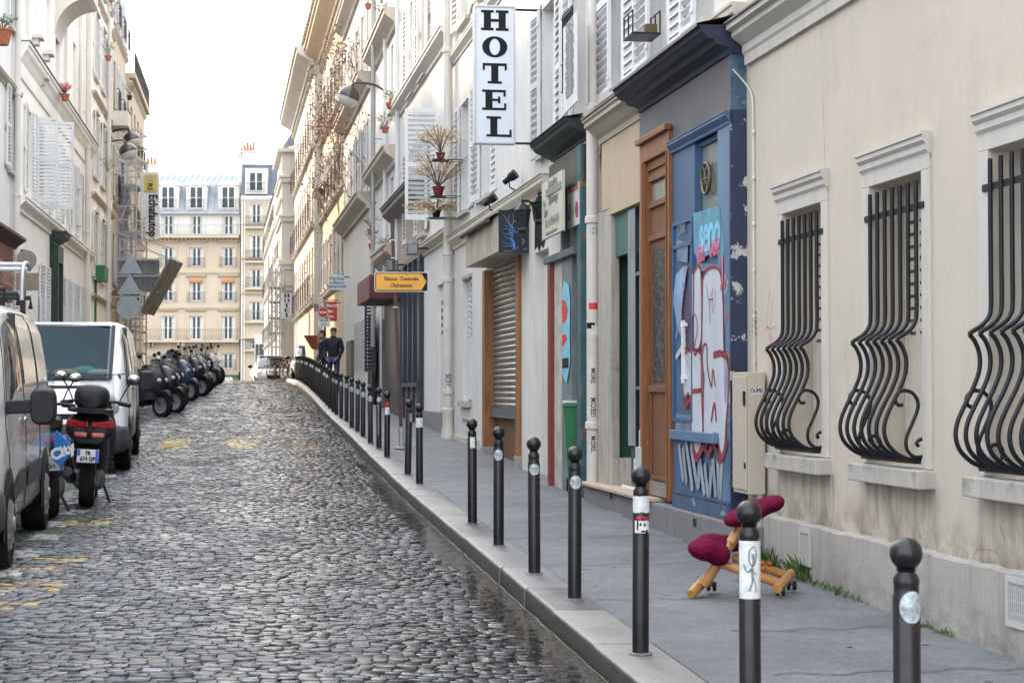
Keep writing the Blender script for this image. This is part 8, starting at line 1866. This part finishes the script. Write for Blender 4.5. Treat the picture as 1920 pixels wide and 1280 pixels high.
def bicycle(label, loc, rotz, m):
    t = thing('bicycle', label, 'bicycle', loc, rotz, group='bicycles locked beside the far white car')
    for y,nm in ((-.52,'front_wheel'),(.50,'rear_wheel')):
        mb = LMB(); mb.tube([(0,y+.33*math.cos(a),.34+.33*math.sin(a)) for a in np.linspace(0,2*math.pi,25)], .022, 6, cap=False); w_ = mb.build(nm, M_tyre, t)
        mb = LMB(); 
        for k in range(9): a = math.pi*k/9; mb.bar((0,y-.32*math.cos(a),.34-.32*math.sin(a)),(0,y+.32*math.cos(a),.34+.32*math.sin(a)),.005)
        mb.build('spokes', M_galv, w_)
    mb = LMB()
    for a,b_ in (((0,.50,.34),(0,.10,.30)),((0,.10,.30),(0,.22,.85)),((0,.22,.80),(0,-.32,.82)),((0,-.30,.70),(0,.10,.30)),((0,.5,.34),(0,.22,.80)),((0,-.52,.34),(0,-.33,.95))): mb.tube([a,b_], .018, 7)
    mb.build('frame', m, t, smooth=50)
    mb = LMB(); mb.tube([(-.28,-.25,1.0),(-.1,-.33,1.0),(.1,-.33,1.0),(.28,-.25,1.0)], .014, 6); mb.build('handlebar', M_plast, t); loft([(.08,0,.90,.03,.03),(.25,0,.91,.06,.035),(.38,0,.92,.08,.035)]).build('saddle', M_lea, t, smooth=60)
bicycle('red framed bicycle nearest the far white car', (ray(531)[0]*80,80,zp(80)), R(70), mat('bike_red',(.35,.05,.05),.4)); bicycle('dark bicycle with a green basket behind the red bicycle', (ray(523)[0]*82,82,zp(82)), R(75), M_plast); bicycle('black bicycle beside the last bollards', (ray(546)[0]*79,79,zp(79)), R(60), M_plast); bicycle('grey bicycle between the black and red ones', (ray(538)[0]*83,83,zp(83)), R(80), M_galv)
# ================================================================ people
def skinned(name, verts, edges, radii, m, parent, sub=2, root=0):
    me = bpy.data.meshes.new(name); me.from_pydata(verts, edges, []); o = bpy.data.objects.new(name, me); C.objects.link(o)
    s = o.modifiers.new('skin','SKIN'); s.use_smooth_shade = True
    if not me.skin_vertices:
        bpy.context.view_layer.objects.active = o
    for i,r in enumerate(radii):
        v = me.skin_vertices[0].data[i]; v.radius = r if isinstance(r, tuple) else (r,r); v.use_root = (i == root)
    q = o.modifiers.new('sub','SUBSURF'); q.levels = sub; q.render_levels = sub
    dg = bpy.context.evaluated_depsgraph_get(); me2 = bpy.data.meshes.new_from_object(o.evaluated_get(dg)); o.modifiers.clear(); o.data = me2
    me2.materials.clear(); me2.materials.append(m); me2.shade_smooth(); o.parent = parent; return o
M_skin = mat('skin', (.42,.25,.18), .5, var=.08, vscale=8); M_hair = mat('dark_hair', (.015,.011,.009), .55, var=.3, vscale=40)
def person(label, loc, rotz, jacket, trousers, pose='stand', scale=1.0, group=None, shoes=None):
    """local: faces -y, 1.78 m tall"""
    t = thing('person', label, 'person', loc, rotz); t.scale = (scale,)*3
    # joints
    hipz, shz = .93, 1.45
    J = [(0,0,hipz),(0,0,1.12),(0,-.01,1.30),(0,0,1.44),(0,-.01,1.52),(0,-.03,1.58),(0,-.03,1.66),(0,-.025,1.73)]
    rad = [(.15,.11),(.13,.10),(.155,.11),(.12,.085),.055,.07,(.078,.095),(.062,.075)]
    E_ = [(0,1),(1,2),(2,3),(3,4),(4,5),(5,6),(6,7)]
    arms = {}
    for s in (-1,1):
        if pose == 'stand': pts = [(s*.19,0,1.43),(s*.26,.02,1.16),(s*.20,-.10,.97),(s*.155,-.13,.92)]
        elif pose == 'side': pts = [(s*.18,0,1.42),(s*.23,.03,1.15),(s*.21,-.09,.93),(s*.20,-.13,.86)]
        else: pts = [(s*.19,0,1.43),(s*.28,-.08,1.20),(s*.22,-.32,1.22),(s*.18,-.40,1.24)]
        k = len(J); J += pts; rad += [.062,.047,.034,.028]; E_ += [(3,k),(k,k+1),(k+1,k+2),(k+2,k+3)]; arms[s] = pts
        # palm and five fingers
        w0 = Vector(pts[3]); d = (w0-Vector(pts[2])).normalized(); sd = Vector((0,1,0)) if pose != 'reach' else Vector((0,0,1)); pk = len(J); J.append(tuple(w0+d*.05)); rad.append((.030,.018)); E_.append((k+3,pk))
        for f in range(4):
            o_ = sd*(.030-.020*f); b0 = w0+d*.08+o_; ln = (.058,.066,.062,.05)[f]; i0 = len(J); J += [tuple(b0),tuple(b0+d*ln*.6),tuple(b0+d*ln*.95+Vector((-s*.018,0,-.008)))]; rad += [.0095,.0085,.007]; E_ += [(pk,i0),(i0,i0+1),(i0+1,i0+2)]
        i0 = len(J); th = w0+d*.03+sd*.035; J += [tuple(th),tuple(th+d*.035+sd*.018)]; rad += [.010,.008]; E_ += [(pk,i0),(i0,i0+1)]
    legs = {}
    for s in (-1,1):
        pts = [(s*.10,0,.88),(s*.11,-.02,.50),(s*.12,.02,.10),(s*.125,-.05,.05),(s*.13,-.15,.035)] if s == 1 or pose == 'stand' else [(s*.10,0,.88),(s*.10,-.08,.50),(s*.11,.02,.10),(s*.11,-.05,.05),(s*.11,-.15,.035)]
        k = len(J); J += pts; rad += [.088,.058,.042,.045,.035]; E_ += [(0,k)]+[(k+i,k+i+1) for i in range(4)]; legs[s] = pts
    skinned('body', J, E_, rad, M_skin, t, 2)
    # jacket
    jv = [(0,0,.88),(0,0,1.08),(0,-.005,1.28),(0,0,1.42),(0,-.01,1.50)]; jr = [(.185,.135),(.175,.135),(.19,.14),(.155,.115),(.085,.075)]; je = [(0,1),(1,2),(2,3),(3,4)]
    for s in (-1,1):
        k = len(jv); p = arms[s]; jv += [p[0],p[1],p[2],tuple(Vector(p[2]).lerp(Vector(p[3]),.5))]; jr += [.085,.068,.055,.048]; je += [(3,k),(k,k+1),(k+1,k+2),(k+2,k+3)]
    skinned('jacket', jv, je, jr, jacket, t, 2)
    tv = [(0,0,.93)]; tr = [(.165,.12)]; te = []
    for s in (-1,1):
        k = len(tv); p = legs[s]; tv += [p[0],p[1],(p[2][0],p[2][1],.12)]; tr += [.10,.072,.066]; te += [(0,k),(k,k+1),(k+1,k+2)]
    skinned('trousers', tv, te, tr, trousers, t, 2)
    for s in (-1,1):
        p = legs[s]; mb = LMB(); mb.ell((p[3][0],p[3][1]-.03,.045),(.052,.145,.050),14,8); mb.build('shoe', shoes or M_lea, t, smooth=180)
    # face and hair
    hc = Vector((0,-.03,1.655))
    mb = LMB(); mb.ell((0,-.128,1.645),(.014,.022,.028),8,6); 
    for s in (-1,1): mb.ell((s*.080,-.02,1.655),(.012,.022,.032),8,6)
    mb.build('nose_and_ears', M_skin, t, smooth=180)
    for s in (-1,1): mb = LMB(); mb.ell((s*.032,-.112,1.675),(.014,.012,.008),8,6); mb.build('eye', M_ink, t, smooth=180); mb = LMB(); mb.ell((s*.032,-.116,1.697),(.020,.010,.005),8,6); mb.build('eyebrow', M_hair, t, smooth=180)
    mb = LMB(); mb.ell((0,-.113,1.603),(.024,.010,.006),8,6); mb.build('mouth', mat('lips', (.25,.08,.07), .5), t, smooth=180)
    mb = LMB(); mb.ell((0,-.005,1.715),(.090,.100,.072),18,10); mb.ell((0,.030,1.665),(.084,.075,.085),16,9); mb.build('hair', M_hair, t, smooth=180)
    mb = LMB(); mb.lathe([(.085,1.475),(.092,1.50),(.085,1.545),(.070,1.55)], (0,-.005,0), 18); mb.build('collar', jacket, t, smooth=60)
    return t
J1 = mat('navy_coat', (.010,.013,.026), .75, var=.25, vscale=10, bump=.4, bscale=14); J2 = mat('dark_parka', (.010,.016,.035), .7, var=.25, vscale=10, bump=.4, bscale=14)
TR1 = mat('blue_denim', (.03,.055,.14), .8, var=.2, vscale=12, bump=.3); TR2 = mat('dark_trousers', (.022,.022,.024), .8, var=.2)
x1 = ray(625)[0]*51.5; person('man in a dark navy coat and blue jeans standing on the right pavement', (x1,51.5,zp(51.5)+.02), R(-14), J1, TR1, 'stand', 1.02)
x2 = ray(605)[0]*53; person('shorter person in a dark blue parka standing side on at the kerb', (x2,53,zp(53)+.02), R(-68), J2, TR2, 'side', .98)
x3 = ray(233)[0]*69; person('worker in black clothes standing inside the wrapped scaffold tower', (x3,69.1,lv[2]+.0), R(-120), mat('black_workwear',(.012,.012,.013),.8), mat('black_workwear',(0,0,0)), 'reach', 1.0)

# ================================================================ kneeling chair
YC = 11.0
def K(px, py, dy=0): r = ray(px,py); return Vector((r[0]*(YC+dy), YC+dy, r[1]*(YC+dy)))
M_pad = mat('burgundy_velvet', (.115,.004,.030), .85, spec=.1, var=.3, vscale=7, bump=.5, bscale=14)
M_pad.node_tree.nodes['Principled BSDF'].inputs['Sheen Weight'].default_value = .0
M_cw = wood('chair_wood', (.34,.15,.045), (.50,.26,.09), .38, (16,16,2), .15)
zg = zp(YC)+.025
t = thing('kneeling_chair', 'abandoned wooden kneeling chair with two burgundy velvet pads lying on the pavement', 'chair', (K(1390,1100).x, YC, zg))
def beam(a, b, r=.026, nm='beam'): mb = MB(); d = (b-a).normalized(); mb.tube([a, a+d*.006, b-d*.006, b], [r*.85,r,r,r*.85], 16); return mb.build(nm, M_cw, t, smooth=50)
# long leg rising from its foot bar, two thinner rails crossing it to the castor bar
beam(K(1318,1098,.02), K(1398,975,.06), .033, 'leg'); beam(K(1296,1113,-.06), K(1326,1082,.16), .031, 'foot_bar')
beam(K(1352,1056,-.02), K(1457,1092,-.05), .027, 'rail'); beam(K(1374,1044,.16), K(1470,1077,.16), .027, 'rail')
beam(K(1457,1104,-.12), K(1484,1074,.24), .030, 'castor_bar')
beam(K(1372,1018,.0), K(1384,996,.02), .018, 'peg')
for px,py,dy in ((1429,1062,.0),(1442,1063,.15),(1431,1072,-.04)):
    mb = MB(); c = K(px,py,dy); mb.lathe([(.012,-.02),(.010,.01),(.020,.02),(.018,.035),(0,.04)], tuple(c), 12); mb.build('wooden_knob', mat('knob_wood', (.30,.10,.03), .4), t, smooth=50)
for px,py,dy in ((1334,1101,.18),(1463,1113,-.08),(1484,1099,.22)):
    c = K(px,py,dy); mb = MB(); c.z = max(c.z, zg+.028); 
    for s in (-1,1): mb.lathe([(.012,-.012),(.028,-.010),(.030,0),(.028,.010),(.012,.012)], (c.x+s*.018,c.y,c.z), 16, 'x')
    mb.build('castor', M_plast, t, smooth=50); mb = MB(); mb.tube([c, c+Vector((0,0,.05))], .008, 8); mb.build('castor_stem', M_galv, t)
def pad(name, blobs, m=M_pad):
    bm = bmesh.new()
    mb = bpy.data.metaballs.new('mbx'); mb.resolution = .012; mb.render_resolution = .012; mb.threshold = .35
    for c, s, rot in blobs:
        e = mb.elements.new(type='ELLIPSOID'); e.co = c; e.size_x, e.size_y, e.size_z = s; e.radius = 1.0; e.rotation = rot.to_quaternion(); e.stiffness = 6
    o = bpy.data.objects.new('mbx', mb); C.objects.link(o); bpy.context.view_layer.update()
    dg = bpy.context.evaluated_depsgraph_get(); me = bpy.data.meshes.new_from_object(o.evaluated_get(dg)); bpy.data.objects.remove(o); bpy.data.metaballs.remove(mb)
    for v in me.vertices: v.co += v.normal*.004*noise.noise(v.co*22); v.co -= t.location
    me.materials.clear(); me.materials.append(m); me.shade_smooth(); ob = bpy.data.objects.new(name, me); C.objects.link(ob); ob.parent = t; return ob
ry = lambda d: Matrix.Rotation(R(d),3,'Y')
pad('knee_pad', [(K(1322,1030,-.04),(.135,.17,.085),ry(8)),(K(1345,1038,-.03),(.10,.15,.09),ry(20)),(K(1338,1014,.10),(.13,.14,.06),ry(4)),(K(1365,1018,.20),(.12,.13,.065),ry(10))])
pad('seat_pad', [(K(1385,969,.04),(.12,.20,.068),ry(-22)),(K(1415,956,.04),(.15,.22,.076),ry(-22)),(K(1445,945,.05),(.11,.19,.066),ry(-20))])

# ================================================================ weeds along the foot of the wall
def weeds(label, px0, px1, n, hmax, seed):
    random.seed(seed); mb = MB(); ua_, ub_ = FR.u(px1), FR.u(px0); o0 = FR((ua_+ub_)/2,.05,0)
    t = thing('weed_tuft', label, 'weeds', (o0[0],o0[1],zp(o0[1])))
    for _ in range(int(n*.45)):
        u_ = ua_+(ub_-ua_)*random.random(); v = .042+abs(random.gauss(0,.028)); b = Vector(FR(u_,v,0)); b.z = zp(b.y)+.012; h = hmax*random.uniform(.25,1)*(.5+.5*math.exp(-((u_-(ua_+ub_)/2)/(abs(ub_-ua_)*.35))**2)); a = random.uniform(0,6.28); l = Vector((math.cos(a),math.sin(a),0)); w_ = Vector((-l.y,l.x,0))*.0022
        if _ % 3: mb.add([b-w_,b+w_,b+l*h*.25+Vector((0,0,h*.7))+w_*.8,b+l*h*.6+Vector((0,0,h)),b+l*h*.25+Vector((0,0,h*.7))-w_*.8],[(0,1,2,3,4)])
        else:
            c = b+l*.03*random.random()+Vector((0,0,h*.4)); e = Vector((random.uniform(-1,1),random.uniform(-1,1),.4)).normalized()*.014; g = e.orthogonal().normalized()*.010; mb.add([c-e,c+g,c+e,c-g],[(0,1,2,3)])
    mb.build('leaves', mat('weed_green', (.055,.10,.018), .7, var=.7, vscale=25), t, recalc=False)
weeds('tallest green grass tuft against the plinth right of the kneeling chair', 1496, 1530, 230, .20, 1); weeds('green grass tuft directly behind the castors of the kneeling chair', 1448, 1475, 200, .19, 2)
weeds('low strip of weeds at the wall foot right of the tall tufts', 1530, 1640, 190, .07, 3); weeds('small weed sprig at the wall foot right of the nearest bollard', 1745, 1765, 60, .05, 4); weeds('small leafy sprig below the near vent grid', 1778, 1800, 70, .05, 5); weeds('thin grass blades at the foot of the blue shop step', 1283, 1291, 40, .10, 6)
random.seed(9)
# scraps on the ground
mb = MB(); a = gpg(82,9.3); 
for _ in range(1): pass
